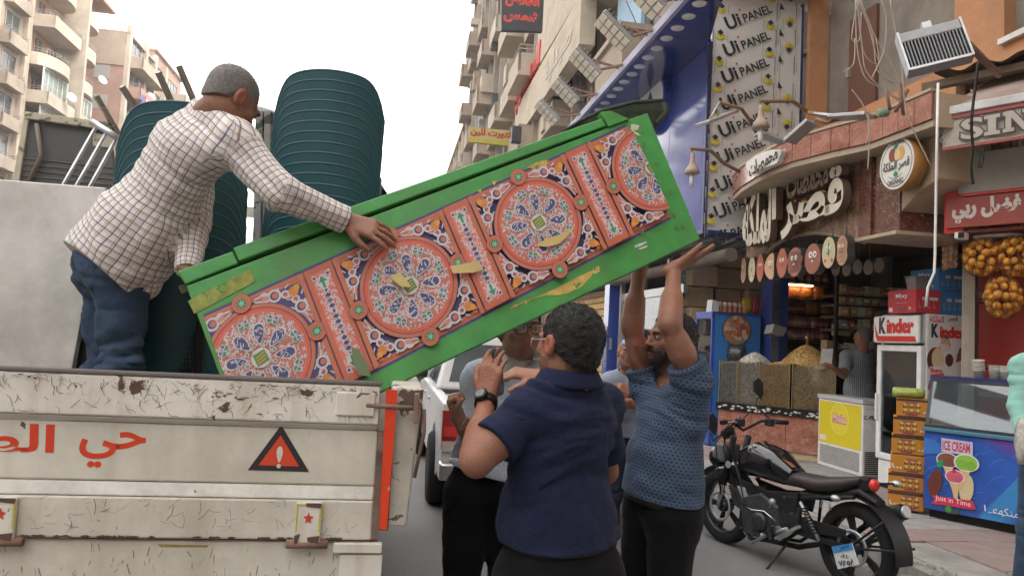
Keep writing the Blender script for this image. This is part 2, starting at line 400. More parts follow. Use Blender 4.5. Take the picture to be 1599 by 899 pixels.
# ================================================================ SETTING
def pl(M, px, py):
    """where the sight line of a photo point meets the plane of frame M, in that frame's own x,y"""
    n = M.to_3x3() @ Vector((0,0,1)); o = M.translation; r = ray(px, py); t = (o-CC).dot(n)/r.dot(n); q = M.inverted() @ (CC+r*t); return (q.x, q.y)
def pls(M, *pts): return [pl(M, *p) for p in pts]
def UF(u, v=0, z=0): return frame(S(u, v, z), -SD, y=(0,0,1))     # plane facing the street (-u); x towards the camera, y up
def VF(v, u=0, z=0): return frame(S(u, v, z), SN, y=(0,0,1))      # plane facing the camera (-v); x to the right, y up
def uvz(p): q = SM.inverted() @ p; return q
m_asph = mat('asphalt', (.135,.134,.136), .88, var=.25, vs=60, bump=.9, bs=90, dirt=((.19,.185,.175), .7, .7), chips=((.24,.235,.22), 55, .735))
g = MB(SM); g.grid(lambda a, b: (-150+300*a, -60+560*b, 0), 60, 100, smooth=False)
part('road', g, m_asph, kind='structure')
# pavement with kerb stones and tiles
m_conc = mat('worn_concrete', (.29,.275,.255), .9, var=.2, vs=4, bump=.5, bs=30, dirt=((.09,.085,.08), 3, .6))
m_tileA = mat('grey_paving', (.29,.275,.265), .8, var=.15, vs=6, bump=.25, bs=40, dirt=((.1,.09,.085), 4, .5))
m_tileB = mat('red_paving', (.27,.2,.18), .8, var=.15, vs=6, bump=.25, bs=40, dirt=((.13,.11,.1), 4, .6))
g = MB(SM); g.box(4.06, 9.5, 1.0, 26, .002, .108); g.box(3.9, 4.06, 1.0, 26, .002, .09)
pave = part('pavement', g, m_conc, kind='structure')
def piece(name, me, m, parent, M, **k):
    """one of many alike pieces; me is shared; M world matrix"""
    o = bpy.data.objects.new(name, me); link(o, parent, M); o.matrix_basis = WM[parent.name].inverted() @ M; return props(o, **k)
def shared(name, mb, m, bev=0):
    me = bpy.data.meshes.new(name); me.from_pydata([v[:] for v in mb.v], [], mb.f)
    if any(mb.sm): me.polygons.foreach_set('use_smooth', mb.sm)
    if any(c is not None for c in mb.c):
        a = me.color_attributes.new('Col', 'FLOAT_COLOR', 'CORNER'); buf = []
        for p, c in zip(me.polygons, mb.c): buf += [*(c or (.5,.5,.5)), 1.0]*p.loop_total
        a.data.foreach_set('color', buf)
    me.materials.append(m); me.update(); return me
def chamfer_box(a, b, h, c=.008):
    g = MB(); z = h
    P = [(0,0),(a,0),(a,b),(0,b)]; Q = [(c,c),(a-c,c),(a-c,b-c),(c,b-c)]
    g.add([(x,y,0) for x,y in P]+[(x,y,z-c) for x,y in P]+[(x,y,z) for x,y in Q],
          [(0,1,5,4),(1,2,6,5),(2,3,7,6),(3,0,4,7),(4,5,9,8),(5,6,10,9),(6,7,11,10),(7,4,8,11),(8,9,10,11)]); return g
kerb_me = shared('kerb_stone', chamfer_box(.155, .78, .115, .02), m_conc)
for i in range(22):
    piece('kerb_stone', kerb_me, m_conc, pave, (SM @ T((3.885+random.uniform(-.012,.012), 3.2+i*.8, .004+random.uniform(-.008,.008))) @ RZ(random.uniform(-.012,.012))))
tm = [shared('paving_tile', chamfer_box(.39, .39, .022, .004), m) for m in (m_tileA, m_tileB)]
for i in range(5):
    for j in range(26):
        if j < 5 and (i == 0 or random.random() < .12): continue
        piece('paving_tile', tm[(j//3) % 2], None, pave, SM @ T((4.08+i*.4, 3.6+j*.4, .1+random.uniform(0,.006))) @ RX(random.uniform(-.006,.006)))
# broken concrete beside the kerb, near the camera
g = MB(SM); rr = random.Random(3)
for k in range(70):
    u, v = 3.86+rr.gauss(0,.13), rr.uniform(3.3, 5.4); s_ = rr.uniform(.015,.06)
    pts = [Vector((u+s_*math.cos(a)*rr.uniform(.6,1.2), v+s_*math.sin(a)*rr.uniform(.6,1.2), 0)) for a in [2*PI*q/6 for q in range(6)]]
    z0 = .1 if u > 3.9 else 0; g.add([(p.x,p.y,z0) for p in pts]+[(p.x*.6+u*.4,p.y*.6+v*.4,z0+s_*rr.uniform(.4,.9)) for p in pts], [(q,(q+1)%6,6+(q+1)%6,6+q) for q in range(6)]+[(6,7,8,9,10,11)])
props(part('rubble', g, m_conc, kind='stuff'), 'broken bits of concrete scattered along the kerb behind the motorcycle')
# ---------------------------------------------------------------- distant left apartment blocks (plane u=-29)
UL = -29.0
m_glassd = mat('dark_window', (.06,.075,.085), .15, var=.3, vs=3, bump=0)
m_white = mat('white_frame', (.7,.68,.64), .6)
m_shut = mat('grey_shutter', (.3,.29,.27), .7)
m_rail = mat('railing_metal', (.32,.28,.25), .5)
m_dish = mat('dish_white', (.4,.4,.38), .5)
def wall_mat(n, c, c2): return mat(n, c, .9, var=.2, vs=.35, bump=.3, bs=8, dirt=(c2, .5, .7))
m_stone = wall_mat('cream_stone', (.36,.29,.23), (.2,.155,.12)); m_salm = wall_mat('salmon_render', (.38,.22,.15), (.25,.17,.13))
m_beige = wall_mat('beige_render', (.36,.285,.22), (.2,.155,.12)); m_brick = wall_mat('pink_brick', (.33,.2,.16), (.2,.14,.11)); m_cream = wall_mat('cream_render', (.46,.39,.31), (.26,.21,.165))
me_pane = {}
def window_on(parent, side, u, v, z, w, h, frame_m=None, pane_m=None, bars=1):
    """window on a facade facing -u (side -1) or +u (side +1); v,z = lower corner; frame with a pane as sub-part"""
    s = side; g = MB(SM); t = .07; a, b = (u, u+s*.09) if s > 0 else (u+s*.09, u)
    g.box(a,b,v-t,v,z-t,z+h+t); g.box(a,b,v+w,v+w+t,z-t,z+h+t); g.box(a,b,v,v+w,z-t,z); g.box(a,b,v,v+w,z+h,z+h+t)
    for q in range(bars): c = v+w*(q+1)/(bars+1); g.box(u+s*.02-.02, u+s*.02+.04, c-.03, c+.03, z, z+h)
    f = part('window', g, frame_m or m_white, parent)
    g = MB(SM); g.box(*sorted((u+s*.004, u+s*.02)), v, v+w, z, z+h); part('pane', g, pane_m or m_glassd, f); return f
def balcony_on(parent, side, u, v, z, w, d, m, solid=.55, curved=False, rail=True):
    s = side; g = MB(SM)
    if curved:
        n = 10; P = []; 
        for k in range(n+1): a = PI*k/n; P.append((u+s*d*math.sin(a)**.7, v+w/2-w/2*math.cos(a)))
        g.prism([(x,y) for x,y in P], z-.18, z)
        Q = [(u+(x-u)*.93, v+w/2+(y-v-w/2)*.93) for x,y in P]
        for k in range(n): g.hexa([(*P[k],z),(*P[k+1],z),(*Q[k+1],z),(*Q[k],z),(*P[k],z+solid),(*P[k+1],z+solid),(*Q[k+1],z+solid),(*Q[k],z+solid)])
    else:
        a, b = sorted((u, u+s*d)); g.box(a,b,v,v+w,z-.18,z); o = u+s*d
        c, e = sorted((o, o-s*.12)); g.box(c,e,v,v+w,z,z+solid); g.box(a,b,v,v+.12,z,z+solid); g.box(a,b,v+w-.12,v+w,z,z+solid)
    bo = part('balcony', g, m, parent)
    if rail:
        g = MB(SM)
        if curved:
            for zz in (solid+.18, solid+.36): g.tube([(x,y,z+zz) for x,y in P], .025, 4)
        else:
            o = u+s*(d-.05)
            for zz in (solid+.15, solid+.33): g.tube([(u,v,z+zz),(o,v,z+zz),(o,v+w,z+zz),(u,v+w,z+zz)], .025, 4)
        part('railing', g, m_rail, bo)
    return bo
def ac_on(parent, side, u, v, z):
    g = MB(SM); s = side; g.box(*sorted((u+s*.1, u+s*.45)), v, v+.8, z, z+.55)
    o = part('air_conditioner', g, m_dish, parent); g = MB(SM); g.lathe([(.0,0),(.2,0)], 12, frame((u+s*.46, v+.4, z+.28),(0,1,0),n=(s,0,0))); g.box(*sorted((u, u+s*.3)), v+.1, v+.15, z-.06, z); part('fan_grille', g, m_shut, o)
def dish_on(parent, side, u, v, z, r=.45):
    g = MB(SM); s = side; M = frame((u+s*.6, v, z), (0,1,0), n=(s*.75, -.55, .35)); g.lathe([(r*k/4, -.12*(1-(k/4)**2)) for k in range(5)], 14, M); g.tube([(u,v,z-.3),(u+s*.5,v,z-.05)], .03, 5); g.tube([M@Vector((0,-r*.9,0)), M@Vector((0,0,r*.8))], .015, 4)
    part('satellite_dish', g, m_dish, parent)
# block A : stone clad
A = thing('apartment_building', 'cream stone clad apartment block with barred windows, at the far left edge', 'building', T(S(UL, 57, 0)))
g = MB(SM); g.box(UL-12, UL, 40, 60.2, 0, 36); part('wall', g, m_stone, A)
for f in range(1, 12):
    z = f*3.0+.2
    for v in (57.0, 52.6):
        window_on(A, 1, UL, v+.6, z+.9, 1.9, 1.5, m_stone, bars=1)
        balcony_on(A, 1, UL, v+.2, z, 2.7, .7, m_stone, .75)
for k in range(14):
    g = MB(SM); zz = 2+k*2.45; g.box(UL, UL+.05, 55.4, 56.9, zz, zz+2.4); part('stone_panel', g, m_cream, A)
# block B : curved balconies
B = thing('apartment_building', 'salmon and cream apartment block with curved white balconies, second from the far left', 'building', T(S(UL, 65, 0)))
g = MB(SM); g.box(UL-12, UL, 60.2, 71.6, 0, 29.6); g.box(UL-12, UL+2.1, 66.3, 71.8, 29.6, 29.85); g.box(UL-9, UL-.5, 61, 66.0, 29.6, 33); part('wall', g, m_salm, B)
g = MB(SM); g.box(UL, UL+.35, 60.2, 60.9, 0, 33); g.box(UL, UL+2.2, 66.0, 66.35, 0, 29.6); part('pillar', g, m_cream, B)
for f in range(1, 10):
    z = f*3.0
    balcony_on(B, 1, UL, 60.9, z, 4.9, 1.9, m_cream, .8, curved=(f % 2 == 1)); balcony_on(B, 1, UL, 66.5, z+.1, 4.4, 1.7, m_cream, .85, curved=True)
    window_on(B, 1, UL, 62, z+.2, 1.2, 2.1, m_salm); window_on(B, 1, UL, 64.2, z+.9, 1.0, 1.3, m_white, bars=1)
    if f in (5, 6): window_on(B, 1, UL+1.2, 61.3, z+.9, 4.2, 1.8, m_white, mat('green_glass', (.16,.2,.17), .3), bars=4); window_on(B, 1, UL+1.2, 66.7, z+.95, 3.8, 1.7, m_white, mat('green_glass'), bars=4)
    else: window_on(B, 1, UL, 67.5, z+.4, 1.6, 1.9, m_cream)
    if f % 2: ac_on(B, 1, UL+.1, 65.4, z+1.9)
for v, z in ((63.5, 19.2), (69.2, 22.6), (68.9, 18.4), (61.6, 16.3)): dish_on(B, 1, UL+1.9, v, z, .42)
# block C
UC = -26.6
Cb = thing('apartment_building', 'beige and brick apartment block with long balconies and rooftop rooms, right of the curved balconies', 'building', T(S(UC, 80, 0)))
g = MB(SM); g.box(UC-9, UC, 74, 82, 0, 28.75); g.box(UC-9, UC, 82, 92, 0, 30.2); part('wall', g, m_brick, Cb)
g = MB(SM); g.box(UC-9, UC-.02, 73.9, 74, 25.6, 28.8); g.box(UC-9, UC+.3, 73.9, 81.9, 28.75, 28.95); g.box(UC-9, UC+.3, 81.9, 92.2, 30.2, 30.4); part('roof_slab', g, m_beige, Cb)
for v in (73.95, 78.6, 81.6, 85.2): g = MB(SM); g.box(UC, UC+.4, v, v+.55, 0, 29.6); part('pillar', g, m_cream, Cb)
for f in range(1, 10):
    z = f*2.95+.4
    balcony_on(Cb, 1, UC+.02, 74.5, z-1.1, 6.9, 1.5, m_beige if f % 2 else m_brick, .95); balcony_on(Cb, 1, UC, 86.2, z-.9, 5.6, 2.3, m_beige, 1.0)
    window_on(Cb, 1, UC, 75.2, z+.35, 2.9, 1.7, m_cream, bars=1); window_on(Cb, 1, UC, 79.4, z+.35, 1.9, 1.6, m_cream); window_on(Cb, 1, UC, 82.6, z+.35, 2.2, 1.6, m_beige); window_on(Cb, 1, UC, 87.3, z+.2, 3.2, 1.8, m_beige, bars=2)
    g = MB(SM); g.box(UC-2.6, UC-1.2, 73.96, 74, z+.2, z+1.6); part('window', g, m_shut, Cb)
    if f % 2: ac_on(Cb, 1, UC, 78.0, z+.1)
for v, z, r in ((75.0, 26.2, .55), (78.9, 24.3, .5), (83.5, 26.5, .45)): dish_on(Cb, 1, UC+.5, v, z, r)
g = MB(SM); rr = random.Random(5)
for k, c in enumerate(((.05,.12,.4),(.5,.08,.1),(.08,.1,.3),(.6,.6,.6))):
    v = 74.8+k*.4; g.grid(lambda a, b: (UC+1.56+.06*math.sin(9*a+k), v+.4*a, 23.3-1.4*b-.1*math.sin(5*a)), 4, 6, c)
props(part('laundry', g, M_paint(), None), 'blue and red washing hung over a beige balcony rail', 'laundry')
# ---------------------------------------------------------------- far right side of the street
def far_block(v0, v1, u, h, m, label, seed, balc=True, dens=1.0):
    r = random.Random(seed); b = thing('apartment_building', label, 'building', T(S(u, v0, 0)))
    g = MB(SM); g.box(u, u+10, v0, v1, 0, h); part('wall', g, m, b)
    g = MB(SM); g.box(u-.35, u+10.1, v0-.1, v1+.1, h, h+.35); part('roof_slab', g, m_beige, b)
    n = max(1, int((v1-v0)/3.2*dens)); st = (v1-v0)/n
    for f in range(1, int(h/3.1)):
        z = f*3.1+.6
        for k in range(n):
            v = v0+k*st
            if r.random() < .55 and balc: balcony_on(b, -1, u, v+.3, z, st-.6, r.uniform(.8,1.4), r.choice([m_beige, m_cream, m_stone]), .8, rail=r.random() < .4)
            window_on(b, -1, u, v+st*.3, z+.7, st*.36, 1.5, r.choice([m_white, m_beige]), r.choice([m_glassd, m_shut, m_glassd]), bars=1)
            if r.random() < .3: ac_on(b, -1, u, v+st*.7, z+.4)
    for k in range(n+1):
        g = MB(SM); g.box(u-.25, u, v0+k*(v1-v0-.5)/n, v0+k*(v1-v0-.5)/n+.5, 0, h); part('pillar', g, r.choice([m_beige, m_cream]), b)
    for k in range(int((v1-v0)*1.1)):
        v = r.uniform(v0, v1-.2); g = MB(SM); g.box(u-r.uniform(.1,.5), u, v, v+r.uniform(.06,.22), r.uniform(.5,4), h-r.uniform(0,8)); part('drain_pipe', g, r.choice([m_shut, m_beige, m_rail, m_shut]), b)
    for k in range(int((v1-v0)*1.3)):
        v = r.uniform(v0, v1-1.2); z = r.uniform(3, h-2); g = MB(SM); g.box(u-r.uniform(.4,1.1), u, v, v+r.uniform(.5,1.3), z, z+r.uniform(.3,1.4)); part('awning_box', g, r.choice([m_shut, m_rail, m_beige, m_cream, m_tan, m_glassd]), b)
    # cameraward gable
    for f in range(1, int(h/3.1), 1):
        g = MB(SM); g.box(u+1.2, u+2.2, v0-.03, v0, f*3.1+1.3, f*3.1+2.7); w = part('window', g, m_shut, b)
    return b
m_grey1 = mat('grey_beige_old', (.36,.30,.245), .9, var=.3, vs=.5, bump=.3, bs=8, dirt=((.15,.12,.1), .9, .9)); m_tan = mat('tan_old', (.40,.30,.215), .9, var=.3, vs=.5, bump=.3, bs=8, dirt=((.16,.115,.085), .9, .9))
far_block(60.5, 100, 5.6, 20.5, m_grey1, 'farthest beige apartment row at the end of the street, lower than its neighbour', 1)
far_block(44, 60, 5.5, 33, m_grey1, 'tall grey beige apartment tower with stacked narrow balconies beyond the yellow sign', 2)
far_block(30, 43.8, 5.8, 33, m_tan, 'tall tan apartment building with shuttered windows behind the black hanging sign', 3)
rowb = far_block(19.8, 29.8, 6.45, 17, m_tan, 'old brown building with arched windows above the red lettering', 4)
# building above the phone shop and nut shop
old = thing('apartment_building', 'weathered brown building front above the blue phone shop fascia', 'building', T(S(6.3, 14, 0)))
m_old = mat('stained_plaster', (.27,.215,.165), .9, var=.3, vs=.9, bump=.5, bs=6, dirt=((.08,.065,.05), 1.2, .8))
g = MB(SM); g.box(6.3, 16, 11.6, 19.7, 3.4, 16); part('wall', g, m_old, old)
for v, z, w, h in ((12.2,8.0,1.2,1.9),(14.4,7.6,1.3,2.3),(16.6,7.8,1.2,2.0),(18.2,7.6,1.0,2.2),(14.4,11.2,1.3,2.2),(16.8,11.2,1.4,2.0),(12.3,11.4,1.3,2)):
    window_on(old, -1, 6.3, v, z, w, h, mat('dark_brown_wood', (.09,.06,.045), .7), m_glassd, bars=2)
va, vb_ = uvz(onu(1000,50,6.1)).y, uvz(onu(963,50,6.1)).y; g = MB(SM); g.box(6.1, 6.3, va, vb_, 6.4, 13.5); part('pillar', g, mat('pale_blue_paint', (.33,.47,.6), .7), old, label='pale blue painted pier')
g = MB(SM); g.box(6.2, 6.3, va-.45, va-.02, 6.4, 13.5); part('window', g, m_glassd, old)
g = MB(SM); g.box(5.2, 6.3, 17.2, 19.6, 7.6, 9.4); g.box(5.1, 6.3, 17.1, 19.7, 9.4, 9.55); part('balcony', g, m_beige, old)
g = MB(SM); g.hexa([(5.2,19.4,12.4),(6.4,19.4,12.2),(6.4,29.3,12.2),(5.2,29.3,12.7),(5.25,19.4,15.6),(6.4,19.4,15.6),(6.4,29.3,15.6),(5.25,29.3,15.6)]); sb_ = part('signboard', g, mat('pale_signboard', (.45,.38,.29), .8, var=.15, vs=1.5, dirt=((.22,.17,.12), 1.2, .7)), None)
props(sb_, 'long blank beige board slanting down the street beside the black sign', 'signboard'); g = MB(SM)
for k in range(14): g.box(5.12, 5.2, 19.5+k*.7, 19.9+k*.7, 12.3, 12.55)
part('board_bracket', g, m_rail, sb_, kind='stuff') if False else None
g = MB(SM); rr = random.Random(8)
for k in range(46):
    v = rr.uniform(12, 25); z = rr.uniform(7.3, 10.5); g.tube([(5.6+rr.uniform(-.3,.6), v+rr.uniform(-.5,.5)*q, z-q*rr.uniform(.3,.9)) for q in range(4)], .012, 4)
props(part('tangled_cables', g, mat('cable_dark', (.05,.045,.04), .7), None, kind='stuff'), 'tangle of dark cables hanging above the blue fascia')
# orange plaster building with the big grey opening
ob = thing('plaster_building', 'orange plastered upper storey with a big grey boarded opening above the nut shop', 'building', T(S(6.05, 8, 0)))
m_or = mat('orange_plaster', (.5,.245,.125), .9, var=.16, vs=1.6, bump=.35, bs=14, dirt=((.22,.13,.08), 1.3, .55))
m_gb = mat('grey_render', (.23,.205,.175), .9, var=.2, vs=1.5, bump=.4, bs=9, dirt=((.12,.1,.08), 2, .6))
UO = 6.05; MO = UF(UO); f = lambda x, y: pl(MO, x, y)       # x = -v, y = z
x0 = f(1263, 150)[0]; x1 = f(1490, 60)[0]; zb = 4.95; g = MB(MO)
xa = -10.28; xe = -1.5; zt = 9.5
g.box(xa, x0, zb-.9, zt, -.3, 0); g.box(x0, x1, zb-.9, zb, -.3, 0)
x2 = f(1568, 40)[0]; z2 = f(1568, 62)[1]
g.box(x1, x2, zb-.9, zt, -.3, 0); g.box(x2, x2+.9, zb-.9, z2, -.3, 0); g.box(x2+.9, xe, zb-.9, zt, -.3, 0); g.box(xa, xe, zt, 12, -.3, 0); part('wall', g, m_or, ob)
g = MB(MO); g.box(x0, x1, zb, zt, -.5, -.34); part('infill_wall', g, m_gb, ob)
g = MB(MO); g.box(x2, x2+.9, z2, zt, -.2, -.14); w = part('window', g, m_gb, ob)
g = MB(MO); g.box(x2-.02, x2+.95, z2-.06, z2, -.1, .06); part('window_sill', g, m_white, ob)
xd, xd2 = f(1297, 100)[0], f(1337, 100)[0]; g = MB(MO); g.box(xd, xd2, zb+.02, f(1310, 22)[1], -.335, -.29); d = part('door', g, mat('brown_door', (.15,.065,.045), .55, var=.1), ob)
g = MB(MO); g.box(xd-.02, xd+.05, zb+.7, zb+.85, -.29, -.25); g.box(xd-.02, xd+.05, zb+1.9, zb+2.05, -.29, -.25); part('hinge', g, m_rail, d)
g = MB(SM); g.box(4.45, 9, 10.28, 10.5, 7.0, 9.5); g.box(3.9, 6.0, 3, 10.28, 9.6, 9.8); g.box(4.46, 6.05, 9.9, 10.28, 7.06, 7.2); part('soffit', g, mat('soffit_white', (.5,.46,.41), .9, dirt=((.25,.2,.16), 2, .6)), ob)

# the street wall goes on behind the camera; unseen upper storeys overhang the pavement, tall to cut sky light
g = MB(SM); g.box(3.9, 16, -14, 10.28, 9.81, 30); g.box(6.3, 16, 10.3, 19.7, 16.01, 30); part('upper_storeys', g, m_tan, ob)
nb = thing('apartment_building', 'tall tan building continuing the street wall beside and behind the camera', 'building', T(S(7, -8, 0))); g = MB(SM); g.box(6.0, 16, -14, 1.4, 0, 9.8); part('wall', g, m_tan, nb)

for k, (u0, u1, v0, v1, h, lab) in enumerate(((-48,-14,-52,-34,27,'unseen wide tan apartment block across the square far behind the camera'), (-10,18,-60,-40,31,'unseen tall grey apartment block at the end of the street behind the camera'), (-44,-31,-30,38,18,'unseen long beige apartment row across the wide road, left of the camera'))):  # unseen blocks added around the camera to cut low sky light
    b_ = thing('apartment_building', lab, 'building', T(S((u0+u1)/2,(v0+v1)/2,0))); g = MB(SM); g.box(u0,u1,v0,v1,0,h); part('wall', g, (m_tan, m_grey1, m_beige)[k], b_)
    for f in range(1, 9):
        for j in range(8):
            z = f*3.1+.6; g = MB(SM); w = (u1-u0)/8
            if k < 2: g.box(u0+w*(j+.25), u0+w*(j+.7), v1, v1+.05, z, z+1.5)
            else: w = (v1-v0)/8; g.box(u1, u1+.05, v0+w*(j+.25), v0+w*(j+.7), z, z+1.5)
            part('window', g, m_glassd, b_)
# ================================================================ BLUE PHONE SHOP
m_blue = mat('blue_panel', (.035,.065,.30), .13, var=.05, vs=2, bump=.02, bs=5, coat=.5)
m_blued = mat('navy_trim', (.02,.03,.13), .3)
m_alu = mat('brushed_metal', (.55,.56,.58), .35, metal=.8, var=.1, bump=.05)
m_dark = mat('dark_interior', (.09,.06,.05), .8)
m_black = mat('black_plastic', (.012,.012,.013), .45, spec=.25)
m_whitep = mat('white_plastic', (.72,.72,.72), .45)
m_galv = mat('galvanised_steel', (.42,.43,.44), .42, metal=.6, var=.2, vs=12, dirt=((.2,.17,.15), 6, .5))
m_rust = mat('rusty_steel', (.2,.13,.1), .8, var=.3, vs=14, bump=.3, dirt=((.28,.1,.05), 8, .6))
ps = thing('phone_shop', 'phone shop front with a tall glossy blue fascia and a row of round lights', 'shop', T(S(4.5, 10.3, 0)))
ZB, ZT = 3.37, 7.38
ZS = 6.23
for k in range(7):
    g = MB(SM); v0 = 10.3+k*1.6; g.box(4.5, 4.62, v0+.004, v0+1.596, ZB, ZS-.004); part('fascia_panel', g, m_blue, ps, bev=.004)
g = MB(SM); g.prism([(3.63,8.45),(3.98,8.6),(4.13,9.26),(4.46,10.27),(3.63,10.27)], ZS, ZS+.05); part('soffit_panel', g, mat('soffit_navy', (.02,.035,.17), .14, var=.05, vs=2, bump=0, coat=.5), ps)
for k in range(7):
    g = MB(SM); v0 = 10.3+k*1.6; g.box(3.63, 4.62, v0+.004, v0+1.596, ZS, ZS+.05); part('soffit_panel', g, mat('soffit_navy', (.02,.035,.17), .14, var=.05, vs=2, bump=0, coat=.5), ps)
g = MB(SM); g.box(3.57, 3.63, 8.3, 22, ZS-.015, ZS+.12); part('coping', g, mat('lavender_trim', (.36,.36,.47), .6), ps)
g = MB(SM); g.box(3.64, 6.2, 10.4, 21.5, ZS+.06, ZS+.12); part('fascia_top', g, m_galv, ps)
g = MB(SM); g.box(4.44, 4.5, 10.24, 10.3, ZB, ZS-.01); g.box(4.44, 4.7, 10.24, 21.5, ZB-.06, ZB); part('edge_trim', g, m_blued, ps)
MF = UF(4.5); m_lens = mat('frosted_lens', (.75,.75,.72), .4)
for p_ in ((1092,6),(1075,26),(1058,44),(1041,60),(1026,76),(1012,90),(999,104),(987,116),(975,128),(965,139),(955,150),(945,161),(935,171),(926,180),(918,189)):
    c = atz(*p_, ZS); g = MB(); g.lathe([(.0,-.012),(.09,-.012),(.098,.0)], 20, T(c)); part('recessed_light', g, m_lens, ps)
# round logo letter
lx, ly = pl(MF, 1026, 166); lo_ = thing('shop_emblem', 'big raised white oval emblem with a blue edge on the blue fascia', 'sign', MF @ T((lx, ly, 0)))
h_ = .50; w_ = .74
def oval(a, b, n=40, p=2.0): return [(a*math.copysign(abs(math.cos(t))**(2/p), math.cos(t)), b*math.copysign(abs(math.sin(t))**(2/p), math.sin(t))) for t in [2*PI*k/n for k in range(n)]]
g = MB(); g.prism(oval(w_, h_), .0, .14, MF @ T((lx, ly, 0))); part('emblem_body', g, m_blue, lo_)
a = Art(MF @ T((lx, ly, .141)), .002); a.poly(oval(w_*.9, h_*.93), (.75,.76,.78)); a.poly([(.2,.02),(.02,.26),(-.12,.12),(-.22,-.1),(-.1,-.28),(.05,-.2)], (.02,.03,.09)); a.done('emblem_face', lo_)
# ribbed soffit and beam
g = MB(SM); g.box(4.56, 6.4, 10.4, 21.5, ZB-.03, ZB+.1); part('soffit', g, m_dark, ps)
for k in range(9):
    g = MB(SM); g.box(4.75+k*.16, 4.86+k*.16, 10.45, 21.4, ZB-.09, ZB-.035); part('soffit_slat', g, m_alu, ps)
g = MB(SM); g.tube([(4.74, 9.9, 2.98), (4.74, 21.4, 2.98)], .10, 12); part('awning_tube', g, mat('dusty_awning', (.12,.10,.08), .8), ps)
g = MB(SM); g.box(4.66, 4.98, 15.6, 15.95, .12, ZB-.1); part('pillar', g, m_blue, ps)
g = MB(SM); g.box(4.64, 4.66, 15.64, 15.76, 1.25, 2.0); g.box(4.70, 4.76, 15.58, 15.6, 1.5, 1.75); part('pillar_plate', g, m_alu, ps)
g = MB(SM); g.box(4.8, 4.9, 15.2, 15.3, .12, 3.2); g.box(4.85, 4.95, 14.0, 14.1, .12, 3.2); g.box(4.85, 4.95, 12.6, 12.7, .12, 3.2); g.box(4.85,4.95,11.9,15.2,.12,.5); g.box(4.85,4.93,11.9,15.2,2.55,2.7); part('window_frame', g, m_alu, ps)
g = MB(SM); g.box(4.89, 4.9, 12.0, 15.2, .5, 2.55); part('shop_window', g, glass('shop_glass', (.7,.75,.75), .88), ps)
g = MB(SM); g.box(8.0, 8.1, 11, 22, 0, 3.4); g.box(4.9, 8, 15.95, 16.1, 0, 3.4); part('back_wall', g, mat('shop_wall', (.2,.18,.17), .8), ps)
for k in range(5):
    g = MB(SM); g.box(5.6, 5.95, 12.3+k*.6, 12.8+k*.6, .12+0, 1.9+.1*(k % 2)); part('display_stand', g, mat('stand%d' % (k % 3), ((.5,.5,.52),(.12,.25,.2),(.35,.1,.08))[k % 3], .5), ps)
# rolled shutter beyond the pillar
rs = thing('roller_shutter', 'closed yellow corrugated roller shutter beyond the blue pillar', 'shutter', T(S(4.95, 18, 0)))
m_sh = mat('ochre_shutter', (.5,.3,.09), .6, var=.2, vs=5, dirt=((.35,.28,.2), 3, .6))
m_sh2 = mat('cream_shutter', (.5,.4,.27), .6, var=.2, vs=5, dirt=((.35,.28,.2), 3, .6))
for k in range(17):
    g = MB(SM); z = .12+k*.165; g.prism([(0,0),(.03,.03),(.03,.12),(0,.155)], 16.1, 21.8, Matrix(((-1,0,0,4.95),(0,0,1,0),(0,1,0,z),(0,0,0,1)))); part('shutter_slat', g, m_sh2 if k % 5 in (1,) or k in (7,12) else m_sh, rs)
g = MB(SM); g.box(4.9, 5.2, 16.1, 21.8, 2.93, 3.3); part('shutter_box', g, mat('shutter_housing', (.05,.045,.05), .5), rs)
# vivo board, teal board above
M = VF(12.3); q = pls(M, (1061,443), (1092,441), (1090,467), (1060,469)); x0, y1 = q[0]; x1 = q[1][0]; y0 = q[2][1]
vb = thing('hanging_sign', 'square navy board with pale lettering under a pale teal panel', 'sign', M @ T(((x0+x1)/2, y0, 0)))
g = MB(M); g.box(x0, x1, y0, y1, -.05, 0); part('board', g, mat('vivo_navy', (.045,.05,.16), .4), vb)
g = MB(M); g.box(x0, x1, y1+.01, y1+.24, -.05, 0); part('board', g, mat('vivo_teal', (.16,.34,.38), .4), vb)
a = Art(M); a.text('vivo', (x0+x1)/2, (y0+y1)/2-.02, w=.2, col=(.7,.72,.75), bold=.02); a.rect(x0+.08, y1+.05, x1-.1, y1+.09, (.4,.6,.62)); a.text('me', x0+.12, y1+.14, w=.12, col=(.5,.7,.72), bold=.02); a.done('lettering', vb)
g = MB(M)
for x in (x0+.02, x1-.02): g.tube([(x, y1+.24, -.02), (x, 3.3, -.02)], .008, 5)
part('hanger', g, m_alu, vb)
# cardboard cartons stacked behind the fridge
m_card = mat('cardboard', (.5,.37,.24), .85, var=.12, vs=5); rr = random.Random(4); i_ = 0
for r_ in range(5):
    for c_ in range(5):
        u = 5.25+c_*.5+rr.uniform(-.05,.05); z = 1.62+r_*.36; g = MB(SM); g.box(u-.2, u+.26, 12.1+rr.uniform(-.12,.12), 12.6, z, z+.34)
        if z > 3.2: continue
        i_ += 1; o = part('carton', g, m_card, None, bev=.006)
        props(o, 'brown carton, %s from the left in the %s row of the stack behind the fridge' % (['first','second','third','fourth','fifth'][c_], ['lowest','second','third','fourth','top'][r_]), 'carton', 'brown cartons stacked behind the blue fridge')
g = MB(SM); g.box(5.0, 7.6, 12.05, 12.65, 1.5, 1.6); 
for u in (5.25, 7.7): g.box(u-.2, u-.15, 12.1, 12.15, .11, 1.5); g.box(u-.2, u-.15, 12.55, 12.6, .11, 1.5)
g.box(5.0,7.6,12.6,12.64,.12,1.5); props(part('storage_table', g, m_galv), 'metal table carrying the brown cartons behind the blue fridge', 'table')
